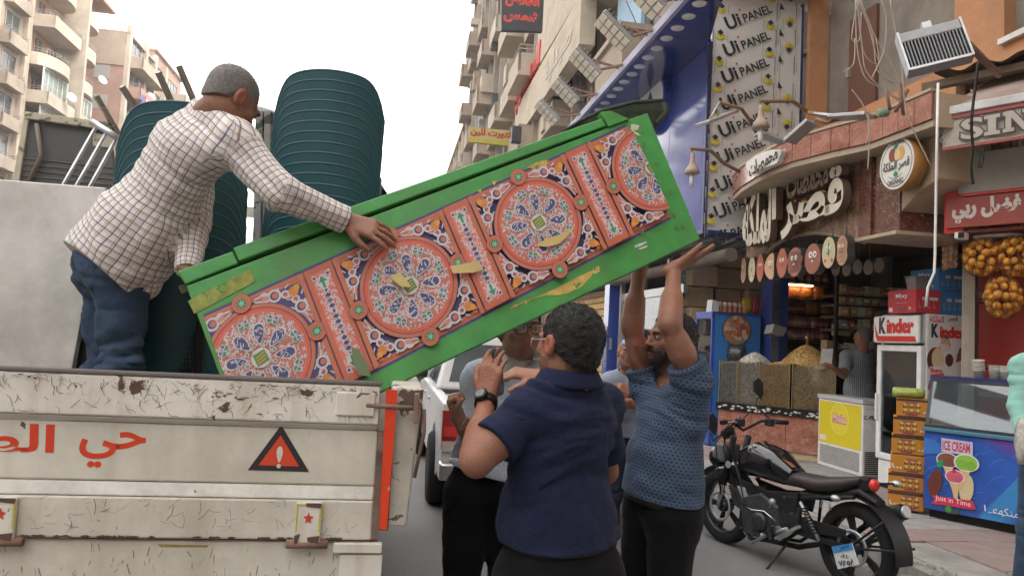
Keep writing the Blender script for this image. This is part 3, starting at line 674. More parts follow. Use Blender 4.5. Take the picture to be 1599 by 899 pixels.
# blue post and perforated strip
g = MB(SM); g.box(5.85, 6.12, 10.75, 11.1, .12, 3.3); props(part('post', g, m_blue), 'square blue post right of the blue drinks fridge', 'post')
# ================================================================ printed panel on the side of the fascia
m_pan = mat('panel_film', (.60,.60,.585), .4, var=.05, vs=1.5)
M = VF(10.28); pa = thing('cladding_panel', 'tall white wall panel in printed protective film between blue fascia and orange plaster', 'panel', M @ T((5.2, 3.36, 0)))
xa, xb, xm = 4.5, pl(M, 1250, 100)[0], pl(M, 1218, 100)[0]
g = MB(M); g.box(xa, xm-.004, 3.36, 8.0, -.05, 0); part('panel_sheet', g, m_pan, pa, bev=.002)
g = MB(M); g.box(xm+.004, xb, 3.36, 6.95, -.05, .004); part('panel_sheet', g, m_pan, pa, bev=.002)
g = MB(M); g.box(xa, xb, 3.28, 3.355, -.05, .03); g.box(xb+.002, xb+.03, 3.3, 7, -.05, .02); part('panel_trim', g, m_blued, pa)
a = Art(M @ T((0,0,.006))); blk = (.02,.02,.025)
def cubelogo(x, y, s, up=True):
    d = 1 if up else -1
    a.poly([(x-s,y-.1*s*d),(x,y-.6*s*d),(x,y-1.5*s*d),(x-s,y-1.0*s*d)], (.62,.52,.03)); a.poly([(x+s,y-.1*s*d),(x,y-.6*s*d),(x,y-1.5*s*d),(x+s,y-1.0*s*d)], (.5,.42,.02)); a.poly([(x,y+.9*s*d),(x-.75*s,y+.25*s*d),(x,y-.4*s*d),(x+.75*s,y+.25*s*d)], blk)
    for q in (-1.6, 1.6): a.rect(x+q*s-.008, y-1.6*s, x+q*s+.008, y+.8*s, (.45,.45,.44))
for k in range(9):
    x, y = pl(M, 1163-2.6*(k-1), 70+42*(k-1)); sc_ = .62
    a.text('Ui', x-.22, y-.09, h=.215, col=blk, bold=.03, rot=R(26)); a.text('PANEL', x+.17, y+.085, h=.135, w=.50, col=blk, bold=.02, rot=R(26)); a.disk(x-.12, y+.10, .018, (.6,.03,.1), 10)
    a.text('ALUMINIUM COMPOSITE PANEL', x+.09, y-.045, w=.66, h=.035, col=(.3,.3,.3), rot=R(26))
    cubelogo(*pl(M, 1127-2.4*k, 12+41*k), .068); cubelogo(*pl(M, 1205-2.4*k, -4+42*k), .068); 
    if k % 4 != 3: cubelogo(*pl(M, 1234-1.6*k, -2+40*k), .068, False)
    for cx in (1115, 1213, 1243):
        x, y = pl(M, cx-2.2*k, 20+42*k); a.rect(x-.008, y-.14, x+.008, y+.14, (.2,.2,.2)); a.rect(x+.035, y-.1, x+.045, y+.05, (.35,.35,.35))
    x, y = pl(M, 1220-1.5*k, 12+41*k); a.poly([(x-.03,y-.04),(x+.05,y-.04),(x-.02,y+.07)], blk)
a.done('printed_film', pa)
# ================================================================ NUT SHOP
m_mar = mat('pink_marble', (.33,.125,.09), .22, var=.3, vs=5, bump=.03, dirt=((.46,.28,.2), 5, .5), coat=.3, vein=[((.58,.42,.34), 5, .012), ((.16,.05,.04), 4, .012)])
m_mard = mat('dark_marble', (.12,.04,.03), .2, var=.3, vs=7, bump=.03, dirt=((.2,.09,.06), 4, .45), coat=.3, vein=[((.5,.38,.28), 3.5, .01), ((.03,.012,.01), 4, .02)])
m_marb = mat('brown_marble', (.2,.10,.065), .25, var=.35, vs=6, bump=.03, dirt=((.38,.24,.14), 3, .75), coat=.3, vein=[((.55,.42,.28), 4, .012), ((.05,.02,.012), 3, .03)])
m_cone = mat('beige_edge', (.42,.33,.24), .7, dirt=((.25,.18,.12), 4, .5)); m_bei = mat('beige_cladding', (.42,.31,.21), .6, var=.1, dirt=((.25,.18,.12), 2, .5))
ns = thing('nut_shop', 'corner nut shop with pink marble canopy band, arch and dark interior', 'shop', T(S(5.1, 8.6, 0)))
PT = [(5.1,10.27),(4.8,10.02),(4.66,9.5),(4.57,8.9),(4.54,8.4),(4.56,7.98),(4.71,7.44),(4.87,7.01),(4.89,6.1)]
g = MB(SM); g.prism(PT[::-1]+[(6.0,10.27)][:0]+[(6.02,10.27),(6.02,6.1)][::1], 3.80, 3.86); g.prism([(u+.02,v) for u,v in PT][::-1]+[(6.02,10.27),(6.02,6.1)], 3.86, 4.13); part('canopy', g, m_cone, ns)
for i in range(len(PT)-1):
    a_, b_ = Vector((*PT[i],0)), Vector((*PT[i+1],0)); n = max(1, round((b_-a_).length/.26))
    for k in range(n):
        p, q = a_.lerp(b_, k/n), a_.lerp(b_, (k+1)/n); d = (q-p).normalized(); p = p+d*.004; q = q-d*.004; o = Vector((d.y, -d.x, 0))*(-.02)
        if o.x > 0: o = -o
        g = MB(SM); z0, z1 = 3.87, 4.13+random.uniform(-.004,.004); g.hexa([(*(p+o).xy,z0),(*(q+o).xy,z0),(*q.xy,z0),(*p.xy,z0),(*(p+o).xy,z1),(*(q+o).xy,z1),(*q.xy,z1),(*p.xy,z1)]); part('marble_tile', g, m_mar, ns)
g = MB(SM)
for i in range(len(PT)-1):
    g.bar((*PT[i],4.15), (*PT[i+1],4.15), .07, .03)
part('coping', g, m_cone, ns)
# sign wall with arch
MW = UF(5.1); fw = lambda x, y: pl(MW, x, y)
L0 = fw(1165,400)[0]; R0 = fw(1345,300)[0]; zt = 3.80; yb = fw(1250,372)[1]
arch = pls(MW, (1186,408),(1192,394),(1205,381),(1222,371),(1245,364),(1268,361),(1295,363),(1320,369),(1345,376))
zl = fw(1168,418)[1]
g = MB(MW); top = [(L0, zt)]+[(p[0], zt) for p in arch]; g_ = []
pts_t = [(L0, zt), (arch[0][0], zt)]; g.prism([(L0, zl), (arch[0][0], zl), (arch[0][0], zt), (L0, zt)], -.12, 0)
for i in range(len(arch)-1): g.prism([arch[i], arch[i+1], (arch[i+1][0], zt), (arch[i][0], zt)], -.12, 0)
part('sign_wall', g, m_marb, ns)
g = MB(MW); g.tube([(p[0], p[1]-.012, -.04) for p in arch], .03, 6); part('arch_trim', g, m_cone, ns)
g = MB(MW)
for i in range(len(arch)-1): g.prism([arch[i], arch[i+1], (arch[i+1][0], arch[i+1][1]+.02), (arch[i][0], arch[i][1]+.02)], -1.2, -.12)
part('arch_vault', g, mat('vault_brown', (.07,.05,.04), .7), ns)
# pilaster right of the sign wall + lower ledge
g = MB(MW); x1 = fw(1364,300)[0]; x2 = fw(1404,380)[0]; zlow = fw(1345,372)[1]
g.box(R0+.003, x1, zlow, zt, -.5, .03); part('pilaster', g, m_mard, ns)
g = MB(MW); g.box(x1+.003, x2, zlow, zlow+.62, -.9, .0); part('pilaster', g, m_mard, ns); g = MB(MW); g.box(R0-.03, x2+.03, zlow-.04, zlow-.002, -.9, .06); part('ledge', g, m_cone, ns)
# beige box with round sign
g = MB(MW); q = pls(MW, (1366,222),(1463,195),(1463,282),(1420,330),(1380,352)); x3 = q[1][0]
poly = [(x1+.003, q[4][1]+.06), (x1+.15, q[4][1]), (x1+.42, q[4][1]+.11), (x3-.28, q[2][1]-.06), (x3, q[2][1]+.02), (x3, zt), (x1+.003, zt)]
g.prism(poly, -.6, -.02); part('beige_bulkhead', g, m_bei, ns, bev=.01)
g = MB(MW); g.box(x1+.1, x3+.25, zlow+.30, zlow+.42, -.9, -.62); g.box(x1+.1, x3+.3, zlow+.42, zt, -1.3, -.62); part('lintel', g, m_marb, ns)
# interior
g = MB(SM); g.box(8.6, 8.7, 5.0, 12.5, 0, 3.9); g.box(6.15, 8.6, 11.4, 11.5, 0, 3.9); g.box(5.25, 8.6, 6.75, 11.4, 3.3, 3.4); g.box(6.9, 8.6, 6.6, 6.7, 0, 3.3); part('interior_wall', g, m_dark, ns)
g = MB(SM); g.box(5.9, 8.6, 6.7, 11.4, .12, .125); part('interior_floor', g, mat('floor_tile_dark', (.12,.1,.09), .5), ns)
for u, v in ((5.6,7.0),(5.7,8.3),(6.2,6.6)):
    g = MB(SM); g.lathe([(0,0),(.13,0),(.15,.03),(.15,.04)], 16, T((u,v,3.255))); part('ceiling_lamp', g, m_lens, ns)
# raised letters
MS = UF(5.0); a_col = (.62,.58,.5)
sg = thing('shop_sign', 'large raised cream Arabic letters on brown marble above the arch', 'sign', MS @ T((*pl(MS, 1250, 330), 0)))
def letters(M, body, p0, p1, parent, cface, cside, depth, bold=.03, name='letter_group'):
    """raised word between photo corners p0 (left, top) and p1 (right, bottom) on plane M"""
    (x0, y1), (x1, y0) = pl(M, *p0), pl(M, *p1); A, F, lo, hi = text_geo(arabic(body), bold, .5, 3)
    V = [((p[0]-lo[0])/(hi[0]-lo[0])*(x1-x0)+x0, (p[1]-lo[1])/(hi[1]-lo[1])*(y1-y0)+y0, p[2]*depth) for p in A]
    mb = MB(M)
    mb.add(V, F)
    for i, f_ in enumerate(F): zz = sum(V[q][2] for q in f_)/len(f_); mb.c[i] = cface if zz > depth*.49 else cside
    return part(name, mb, M_paint(), parent)
for body, p0, p1 in (('قصر', (1226,292), (1322,352)), ('ا', (1211,296), (1217,342)), ('لملكة', (1166,300), (1208,378))):
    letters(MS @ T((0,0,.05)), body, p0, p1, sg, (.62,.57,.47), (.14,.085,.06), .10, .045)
    letters(MS @ T((0,0,-.03)), body, p0, p1, sg, (.75,.42,.1) if body == 'قصر' else (.3,.2,.12), (.2,.13,.08), .02, .085, 'letter_edge')  # orange outline colour stands in for the letters' lit rim
letters(MS, 'محمصات', (1236,264), (1300,290), sg, (.27,.21,.16), (.1,.07,.05), .12, .03)
g = MB(MS); (x0,y0),(x1,y1) = pl(MS,1232,292), pl(MS,1312,262); g.box(x0, x1, y0+.02, y0+.05, -.12, -.02); g.box(x0,x1,y1-.08,y1-.05,-.12,-.02); part('letter_rail', g, m_cone, sg)
# white cloud sign on the canopy edge
p = S(4.5, 8.75, 0); MC = frame(S(4.40, 9.1, 0), (-SD+SN*.12), y=(0,0,1))
cs = thing('shop_sign', 'white cloud shaped sign with black Arabic word on the canopy edge', 'sign', MC @ T((*pl(MC, 1197, 250), 0)))
(x0,y0),(x1,y1) = pl(MC,1170,276), pl(MC,1225,226)
sl_ = (pl(MC,1222,232)[1]-pl(MC,1172,252)[1])/(x1-x0)
pts = []
for k in range(28):
    t = 2*PI*k/28; cx, cy = (x0+x1)/2, (y0+y1)/2; rx, ry = (x1-x0)/2, (y1-y0)/2*.62; w = 1+.07*math.sin(5*t); x = cx+rx*w*math.copysign(abs(math.cos(t))**.6, math.cos(t)); pts.append((x, cy+1.3*ry*w*math.copysign(abs(math.sin(t))**.7, math.sin(t))+(x-cx)*sl_*.5))
g = MB(MC); g.prism(pts, -.1, .05); part('sign_body', g, mat('sign_white', (.7,.68,.64), .5), cs)
a = Art(MC @ T((0,0,.051)), .002); cx, cy = (x0+x1)/2, (y0+y1)/2
a.text('محمصات', cx, cy-.01, w=(x1-x0)*.84, h=(y1-y0)*.74, col=(.03,.025,.02), ar=True, bold=.045, rot=R(12)); a.done('lettering', cs)
# round organic sign
MR = UF(4.93); cx, cy = pl(MR, 1401, 256); rr_ = .262
osn = thing('round_sign', 'round white ORGANIC shop sign with fruit and an orange rim, on the beige bulkhead', 'sign', MR @ T((cx, cy, 0)))
g = MB(); g.lathe([(rr_,-.14),(rr_,0),(rr_*.97,.006)], 40, MR @ T((cx, cy, 0))); part('rim', g, mat('orange_rim', (.42,.2,.05), .5), osn)
a = Art(MR @ T((cx, cy, .008)), .0012); a.disk(0,0,rr_*.985,(.72,.7,.66),40); a.ring(0,0,rr_*.86,rr_*.89,blk,40)
a.disk(-.06,.10,.055,(.28,.05,.04),18,.07); a.disk(.07,.10,.05,(.72,.36,.08),18,.068); a.disk(.015,.09,.04,(.66,.55,.3),18,.065); a.poly([(-.05,.16),(.0,.155),(.03,.19),(0,.2),(-.03,.185)],(.02,.2,.08))
a.text('قصر الملكة', 0, -.02, w=.4, h=.12, col=blk, ar=True, bold=.025); a.text('محمصات', .03, .215, w=.17, h=.04, col=blk, ar=True, bold=.02)
a.poly([(-.035,-.1),(0,-.07),(.035,-.1),(.02,-.13),(-.02,-.13)],(.03,.25,.06)); a.stroke([(-.1,-.115),(-.05,-.145),(.05,-.145),(.1,-.115)],.006,blk)
a.text('ORGANIC', 0, -.185, w=.24, h=.05, col=blk, bold=.03); a.done('lettering', osn)
# hanging nut figures
MN = UF(4.93)
def blob(cx, cy, rx, ry, kind):
    P = []
    for k in range(28):
        t = 2*PI*k/28; c, s_ = math.cos(t), math.sin(t); m = 1
        if kind == 'peanut': m = 1-.22*math.exp(-(s_/.35)**2)*abs(c); 
        if kind == 'almond' and s_ < 0: c *= .92; 
        if kind == 'walnut': m = 1+.1*math.sin(9*t)
        x, y = cx+rx*c*m, cy+ry*s_*(1+.12*(kind == 'almond')*(s_ > .8))
        if kind == 'cashew': x += rx*.55*(1-s_*s_)*-1+rx*.3
        P.append((x, y))
    return P
NUTS = [('peanut',1161,422,4.5,20,'small tan peanut figure, leftmost of the nut row'),('pistachio',1174,421,5.5,20,'small cream pistachio figure with a green slit, second from the left'),('almond',1187,419,6,21,'narrow red brown almond figure left of the cashew'),('cashew',1203,416,8,21,'tan curved cashew figure with big white eyes'),('almond',1221,412,9,22,'wide red almond figure right of the cashew'),('walnut',1241,409,12,23,'knobbly red walnut figure in the middle of the nut row'),('hazel',1269,404,13,24,'broad brown hazelnut figure with round eyes'),('pistachio',1294,394,11,25,'large cream pistachio figure with red cheeks'),('peanut',1315,391,10,24,'large tan peanut figure, rightmost of the nut row')]
for kind, px, py, rx, ry, lab in NUTS:
    cx, cy = pl(MN, px, py); sx = abs(pl(MN, px+rx, py)[0]-cx); sy = abs(pl(MN, px, py-ry)[1]-cy)
    t = thing('nut_figure', lab, 'sign', MN @ T((cx, cy, 0)), 'nut shaped signs hanging under the arch'); P = blob(0, 0, sx, sy, kind); M = MN @ T((cx, cy, 0))
    g = MB(); g.prism(P, -.09, 0, M); part('figure_body', g, mat('sign_edge_dark', (.05,.045,.04), .5), t)
    g = MB(); g.tube([M@Vector((0,sy*.9,-.05)), M@Vector((0, 2.98-cy if 2.98-cy > sy+.02 else sy+.1, -.05))], .006, 4); part('hanger', g, m_black, t)
    col = dict(peanut=(.48,.26,.15), pistachio=(.5,.42,.26), almond=(.38,.09,.05), cashew=(.52,.3,.17), walnut=(.36,.11,.07), hazel=(.28,.08,.05))[kind]
    a = Art(M @ T((0,0,.001)), .001); a.poly([(x*.94, y*.96) for x, y in P], col); dk = tuple(c*.45 for c in col)
    if kind == 'pistachio': a.poly([(0,sy*.85),(-.16*sx,sy*.1),(0,-sy*.35),(.22*sx,sy*.3)], (.06,.3,.06)); a.disk(-.45*sx,-.5*sy,.17*sx,(.6,.05,.04),12); a.disk(.5*sx,-.5*sy,.17*sx,(.6,.05,.04),12)
    if kind == 'walnut':
        for k in range(9): x = (-.8+.2*k)*sx; a.stroke([(x,-.7*sy),(x+.1*sx,-.2*sy),(x-.06*sx,.2*sy),(x+.05*sx,.7*sy)], .1*sx, dk)
    if kind == 'peanut':
        for k in range(4): a.stroke([((-.5+.33*k)*sx,-.8*sy),((-.5+.33*k)*sx*.8,0),((-.5+.33*k)*sx,.8*sy)], .06*sx, dk)
        for k in range(6): a.stroke([(-.6*sx,(-.7+.27*k)*sy),(.6*sx,(-.68+.27*k)*sy)], .04*sx, dk)
    ex = .26*sx; er = .2*sx if kind in ('cashew','hazel') else .15*sx
    for q in (-1, 1): a.disk(q*ex, .28*sy, er*1.15, (.75,.72,.68), 14); a.disk(q*ex+.04*sx, .26*sy, er*.5, (.02,.02,.02), 10)
    a.stroke([(-.25*sx,-.02*sy),(-.08*sx,-.1*sy),(.12*sx,-.09*sy),(.28*sx,0)], .07*sx, (.05,.01,.01))
    if kind in ('walnut','hazel'): a.rect(-.1*sx,-.2*sy,.12*sx,-.09*sy,(.75,.72,.68))
    a.done('printed_face', t)
# marble counter, bins and heaps
A_, B_ = S(4.99,10.7,0), S(6.02,9.58,0); MK = frame(Vector((A_.x,A_.y,.12)), (B_-A_), y=(0,0,1)); LK = (B_-A_).length
ct = thing('shop_counter', 'red marble counter base with a black and white patterned ledge', 'counter', MK)
h0 = pl(MK, 1200, 646)[1]; h1 = h0+.1
for k in range(3): g = MB(MK); g.box(k*LK/3+.003, (k+1)*LK/3-.003, .10, h0-.003, -.7, 0); part('marble_slab', g, m_mar, ct)
g = MB(MK); g.box(0, LK, 0, .095, -.68, -.03); part('plinth', g, mat('cream_plinth', (.5,.4,.25), .5), ct)  # plain cream colour for the counter base
g = MB(MK); g.box(-.03, LK+.03, h0, h1, -.75, .03); part('ledge', g, m_black, ct)
a = Art(MK @ T((0,0,.031))); rr = random.Random(2)
for k in range(58):
    x, y = rr.uniform(0, LK), rr.uniform(h0+.02, h1-.02); r_ = rr.uniform(.012,.024); a.poly([(x+r_*1.3*math.cos(t+k), y+r_*.7*math.sin(t+k)) for t in (0,1.1,2.3,3.5,4.9)], (.55,.54,.52))
a.done('mosaic_pattern', ct)
m_acr = glass('acrylic', (.92,.92,.9), .985, .04)
def grain_heap(name, lab, x0, x1, zb, bin_top, apex, col, seed, cat='nuts', px_r=.014, zc=-.33, dep=.6):
    r = random.Random(seed); g = MB(MK); cx = (x0+x1)/2; rx = (x1-x0)/2
    H = apex-bin_top
    def hf(x, z):
        q = min(1, math.hypot((x-cx)/rx, (z-zc)/(dep/2))); return bin_top-.03+H*(1-q**1.5)
    g.grid(lambda a_, b_: (x0+.012+(x1-x0-.024)*a_, hf(x0+(x1-x0)*a_, zc-dep/2+dep*b_), zc-dep/2+dep*b_), 26, 18, col)
    g.grid(lambda a_, b_: (x0+.012+(x1-x0-.024)*a_, zb+(bin_top-.03-zb)*b_, zc+dep/2-.012), 3, 3, col)
    N = int(3400*(x1-x0)/.5)
    for k in range(N):
        if k % 2: x, z = r.uniform(x0+.02, x1-.02), r.uniform(zc-dep/2, zc+dep/2); y = hf(x, z)
        else: x, y, z = r.uniform(x0+.015, x1-.015), r.uniform(zb, bin_top), zc+dep/2-.008
        s_ = px_r*r.uniform(.7,1.3); q_ = r.uniform(.4,1.5); c = tuple(min(.9, v_*q_*r.uniform(.93,1.07)) for v_ in col); t = r.uniform(0, PI)
        A1 = Vector((math.cos(t), math.sin(t)*.6, math.sin(t)*.5))*s_; A2 = Vector((-math.sin(t), math.cos(t)*.7, .3))*s_*.55; P = Vector((x,y,z+.004))
        g.add([P-A1, P+A2, P+A1, P-A2, P+Vector((0,.2,.8))*s_*.7], [(0,1,4),(1,2,4),(2,3,4),(3,0,4)], c)
    return props(part(name, g, M_paint()), lab, cat)
BT = pl(MK, 1200, 566)[1]
bins = [(1122,1150,.46,'acrylic bin of grey sunflower seeds at the left end of the counter',(.45,.45,.46)),(1151,1182,.5,'acrylic bin of white seeds, second from the left',(.66,.62,.57)),(1184,1233,.5,'acrylic bin of tan nuts left of the black divider',(.68,.48,.25)),(1236,1305,.5,'wide acrylic bin of pale brown nuts at the right end of the counter',(.66,.5,.29))]
for i, (pa_, pb_, tp, lab, col) in enumerate(bins):
    x0 = pl(MK, pa_, 600)[0]; x1 = pl(MK, pb_, 600)[0]
    t = thing('display_bin', lab, 'bin', MK @ T(((x0+x1)/2, h1, 0)), 'acrylic bins on the counter')
    g = MB(MK); g.box(x0, x1, h1+.004, BT, -.02, -.016); g.box(x0, x0+.004, h1+.004, BT, -.64, -.02); g.box(x1-.004, x1, h1+.004, BT, -.64, -.02); part('clear_wall', g, m_acr, t)
    g = MB(MK)
    for x in (x0, x1-.012): g.box(x, x+.012, h1+.004, BT, -.015, -.008)
    part('metal_edge', g, mat('brass_edge', (.4,.3,.16), .35, metal=.7), t)
    if i == 0: grain_heap('seeds', 'grey seeds filling the leftmost bin', x0, x1, h1+.01, BT-.02, BT+.02, col, 1, 'seeds')
    if i == 1: grain_heap('seeds', 'white heaped seeds above the second bin', x0-.12, x1+.1, h1+.01, BT-.01, pl(MK,1185,547)[1], col, 2, 'seeds')
    if i == 2: grain_heap('nuts', 'tan nuts filling the third bin', x0, x1, h1+.01, BT-.02, BT+.05, col, 3)
    if i == 3: grain_heap('nuts', 'pale brown nuts filling the wide right bin', x0, x1, h1+.01, BT-.02, BT+.03, col, 4)
grain_heap('nuts', 'tall golden heap of peanuts rising behind the tan bins', pl(MK,1196,600)[0], pl(MK,1290,600)[0], BT-.1, BT-.02, pl(MK,1243,538)[1]+.04, (.66,.44,.17), 9, zc=-.5, dep=.55)
g = MB(MK); x, y = pl(MK, 1244, 538); g.lathe([(.02,-.05),(.02,.06),(.035,.07),(.035,.1),(.012,.11),(.012,.15),(0,.16)], 12, MK @ T((x, y+.02, -.5)) @ RX(-PI/2)); g2 = MB(); g2.lathe([(.03,-.12),(.02,.03),(.035,.04),(.035,.07),(.012,.09),(.0,.13)], 12, T(MK @ Vector((x, y+.06, -.5)))); props(part('finial', g2, mat('brass', (.6,.42,.15), .3, metal=.9)), 'small brass scoop knob standing on top of the golden heap', 'knob')
# shelf of jars
MJ = VF(10.9); sh = thing('shelf_rack', 'dark shelf rack of jars behind the counter', 'shelf', MJ @ T((6.9, .12, 0)))
xs0, xs1 = pl(MJ, 1215, 480)[0], pl(MJ, 1302, 480)[0]
ys = [pl(MJ, 1258, y)[1] for y in (531, 511, 489, 468, 441, 424)]
g = MB(MJ); 
for x, zz in ((xs0-.05,-.4),(xs1,-.02)): g.box(x, x+.03, 0, ys[-1]+.2, zz, .02)
part('side_panel', g, m_black, sh)
for y in ys[:5]: g = MB(MJ); g.box(xs0, xs1, y-.03, y-.004, -.38, 0); part('shelf', g, m_black, sh)
def jar_me(n, body, lid):
    g = MB(); g.lathe([(.0,0),(.040,0),(.042,.01),(.042,.13),(.036,.145)], 12, col=body); g.lathe([(.038,.145),(.038,.17),(0,.171)], 12, col=lid); g.lathe([(.0425,.04),(.0425,.1)], 12, col=tuple(min(1,c*1.8+.1) for c in body)); return shared(n, g, M_paint())
jm = [jar_me('jar', (.34,.14,.11), (.45,.03,.03)), jar_me('jar', (.42,.27,.2), (.4,.05,.05)), jar_me('jar', (.22,.05,.05), (.35,.03,.03))]
rr = random.Random(6)
for r_, (y, n, x1f) in enumerate(((ys[0],11,1), (ys[1],11,1), (ys[2],6,.56), (ys[4],6,1))):
    for k in range(n):
        x = xs0+.06+(k+.5)*((xs1-xs0)*x1f-.1)/n; o = bpy.data.objects.new('jar', jm[rr.randrange(3)] if r_ < 3 else jm[2]); M = T(MJ @ Vector((x, y, -.08))) @ Matrix.Scale(1.0, 4); link(o, None, M); o.matrix_basis = M
        props(o, '%s jar from the left on the %s' % (['first','second','third','fourth','fifth','sixth','seventh','eighth','ninth','tenth','eleventh'][k], ['bottom jar shelf','second jar shelf','third jar shelf, left of the orange bags','top dark shelf under the arch'][r_]), 'jar', 'jars on the rack behind the counter, shelf %s' % ['one','two','three','four'][r_])
def bag(name, M, w, h, d, col, lab, cat, grp=None, seed=0):
    r = random.Random(seed); g = MB(M)
    def fn(a_, b_):
        t = 2*PI*a_; e = math.sin(PI*min(1, max(0, b_)))**.45 if 0 < b_ < 1 else .05; e = max(e, .08)
        return (w/2*math.copysign(abs(math.cos(t))**.7, math.cos(t))*(.9+.1*e), h*b_, d/2*math.sin(t)*e+.01*math.sin(7*t+9*b_+seed))
    g.grid(fn, 14, 8, col); return props(part(name, g, mat('bag_film', attr='Col', rough=.25, var=.35, vs=22, bump=.5, bs=30), None), lab, cat, grp)
for k in range(4): x = xs0+.12+k*(xs1-xs0-.1)/4; bag('snack_bag', MJ @ T((x, ys[3], -.12)), .22, .24, .12, (.35,.11,.03), '%s orange snack bag from the left on the shelf above the jars' % ['first','second','third','fourth'][k], 'bag', 'orange bags on the upper shelf', k)
for k in range(2): x = xs0+(xs1-xs0)*.68+k*.26; bag('snack_bag', MJ @ T((x, ys[2], -.12)), .22, .19, .12, (.4,.13,.03), ['left','right'][k]+' orange snack bag beside the jars on the third shelf', 'bag', 'orange bags beside the jars', 9+k)
g = MB(MJ); g.box(xs0, xs1*.6+xs0*.4, ys[4]-.06, ys[4]-.04, .0, .02); part('strip_lamp', g, mat('warm_strip', (.9,.6,.2), .4, emit=((1,.62,.3), 9)), sh)
# dim things deeper inside: trays hung in a row under the lintel, small packs
for k in range(5):
    x, y = pl(UF(5.6), 1308+k*17, 420+(k % 2)*2-k*1.4); M = UF(5.6) @ T((x, y, 0)); g = MB(); g.lathe([(0,0),(.085,0),(.09,.03)], 18, M); g.tube([M@Vector((0,.09,.01)), M@Vector((0,.5,.01))], .004, 4)
    props(part('hanging_tray', g, mat('tray_brown', (.12,.085,.06), .5), None), 'round brown tray, %s from the left in the dark under the marble ledge' % ['first','second','third','fourth','fifth'][k], 'tray', 'round trays under the marble ledge')
for k, (px, py, w, h, c) in enumerate(((1342,462,.10,.12,(.45,.4,.3)),(1356,462,.12,.12,(.5,.46,.38)),(1371,464,.12,.1,(.42,.38,.3)),(1395,466,.1,.1,(.4,.3,.2)),(1318,515,.2,.16,(.3,.26,.18)),(1300,538,.18,.12,(.3,.2,.1)),(1340,450,.35,.03,(.3,.22,.16)),(1325,482,.2,.1,(.12,.11,.1)),(1362,498,.2,.12,(.1,.09,.08)))):
    M = VF(9.6); x, y = pl(M, px, py); g = MB(M); g.box(x-w/2, x+w/2, y-h/2, y+h/2, -.15, 0, c)
    props(part('small_carton', g, M_paint(), None, bev=.004), ['little cream pack, first of three on the dim back shelf','little cream pack, second of three on the dim back shelf','little cream pack, third of three on the dim back shelf','small tan pack at the right of the dim back shelf','dull tan box low on the back shelf','brown box behind the golden heap','thin brown board on the dim upper shelf','dark box on the dim middle shelf','dark box behind the shopkeeper head'][k], 'box')
ds = thing('back_shelf', 'dim shelving deep inside the nut shop behind the shopkeeper', 'shelf', VF(9.6) @ T((8, 0, 0)))
for y in (540, 508, 470, 488, 455):
    M = VF(9.6); z = pl(M, 1340, y)[1]; g = MB(M); g.box(pl(M,1306,500)[0], pl(M,1306,500)[0]+1.5, z-.06-.03, z-.06, -.4, .05); part('shelf', g, mat('shelf_dark_wood', (.06,.04,.03), .6), ds)
rr = random.Random(15); M = VF(9.6); x = pl(M,1306,500)[0]
for r_, y in enumerate((540, 508, 470, 488, 455)):
    z = pl(M, 1340, y)[1]-.055; q_ = x+.05; k = 0
    while q_ < x+1.35:
        w = rr.uniform(.06,.13); h = rr.uniform(.07,.15); g = MB(M); c = rr.choice([(.5,.42,.3),(.45,.12,.06),(.55,.5,.42),(.3,.22,.12),(.5,.3,.08),(.2,.25,.3)]); g.box(q_, q_+w, z, z+h, -.1, .03, c); g.box(q_+w*.15, q_+w*.85, z+h*.3, z+h*.6, .031, .033, (.6,.56,.48)); part('pack', g, M_paint(), ds); q_ += w+rr.uniform(.01,.06); k += 1
g = MB(VF(9.6)); x = pl(VF(9.6),1306,500)[0]; g.box(x-.04, x, .12, 3.2, .0, .05); g.box(x+1.5, x+1.54, .12, 3.2, .0, .05); part('upright', g, m_black, ds)
g = MB(VF(8.4)); q = pl(VF(8.4), 1210, 512); 
# small grey spotlight clipped to the bin rack and black mesh column
M = VF(10.5); x, y = pl(M, 1209, 516); g = MB(M); g.hexa([(x-.12,y-.06,-.1),(x+.08,y-.1,-.1),(x+.1,y-.08,.1),(x-.1,y-.04,.1),(x-.08,y+.08,-.1),(x+.14,y+.03,-.1),(x+.16,y+.05,.1),(x-.06,y+.1,.1)]); g.box(x+.1,x+.3,y-.02,y,-.02,0)
props(part('clip_lamp', g, m_galv, None, bev=.006), 'small grey clip lamp tilted beside the jar shelves', 'lamp')
g = MB(M); x, _ = pl(M, 1211, 500)
for k in range(30): g.box(x-.06, x+.06, .15+k*.1, .18+k*.1, -.01, 0)
for k in range(5): g.box(x-.06+k*.027, x-.05+k*.027, .12, 3.2, -.012, -.002)
props(part('wire_screen', g, mat('dark_wire', (.08,.075,.07), .5)), 'narrow grey metal mesh strip beside the blue post', 'panel')
# ================================================================ FRIDGES AND GOODS ON THE PAVEMENT
PZ = .125; m_ms_ = mat('lamp_dark', (.04,.04,.045), .5)
def carton_print(a, w, h, base, accent, t1, seed=0):
    pass
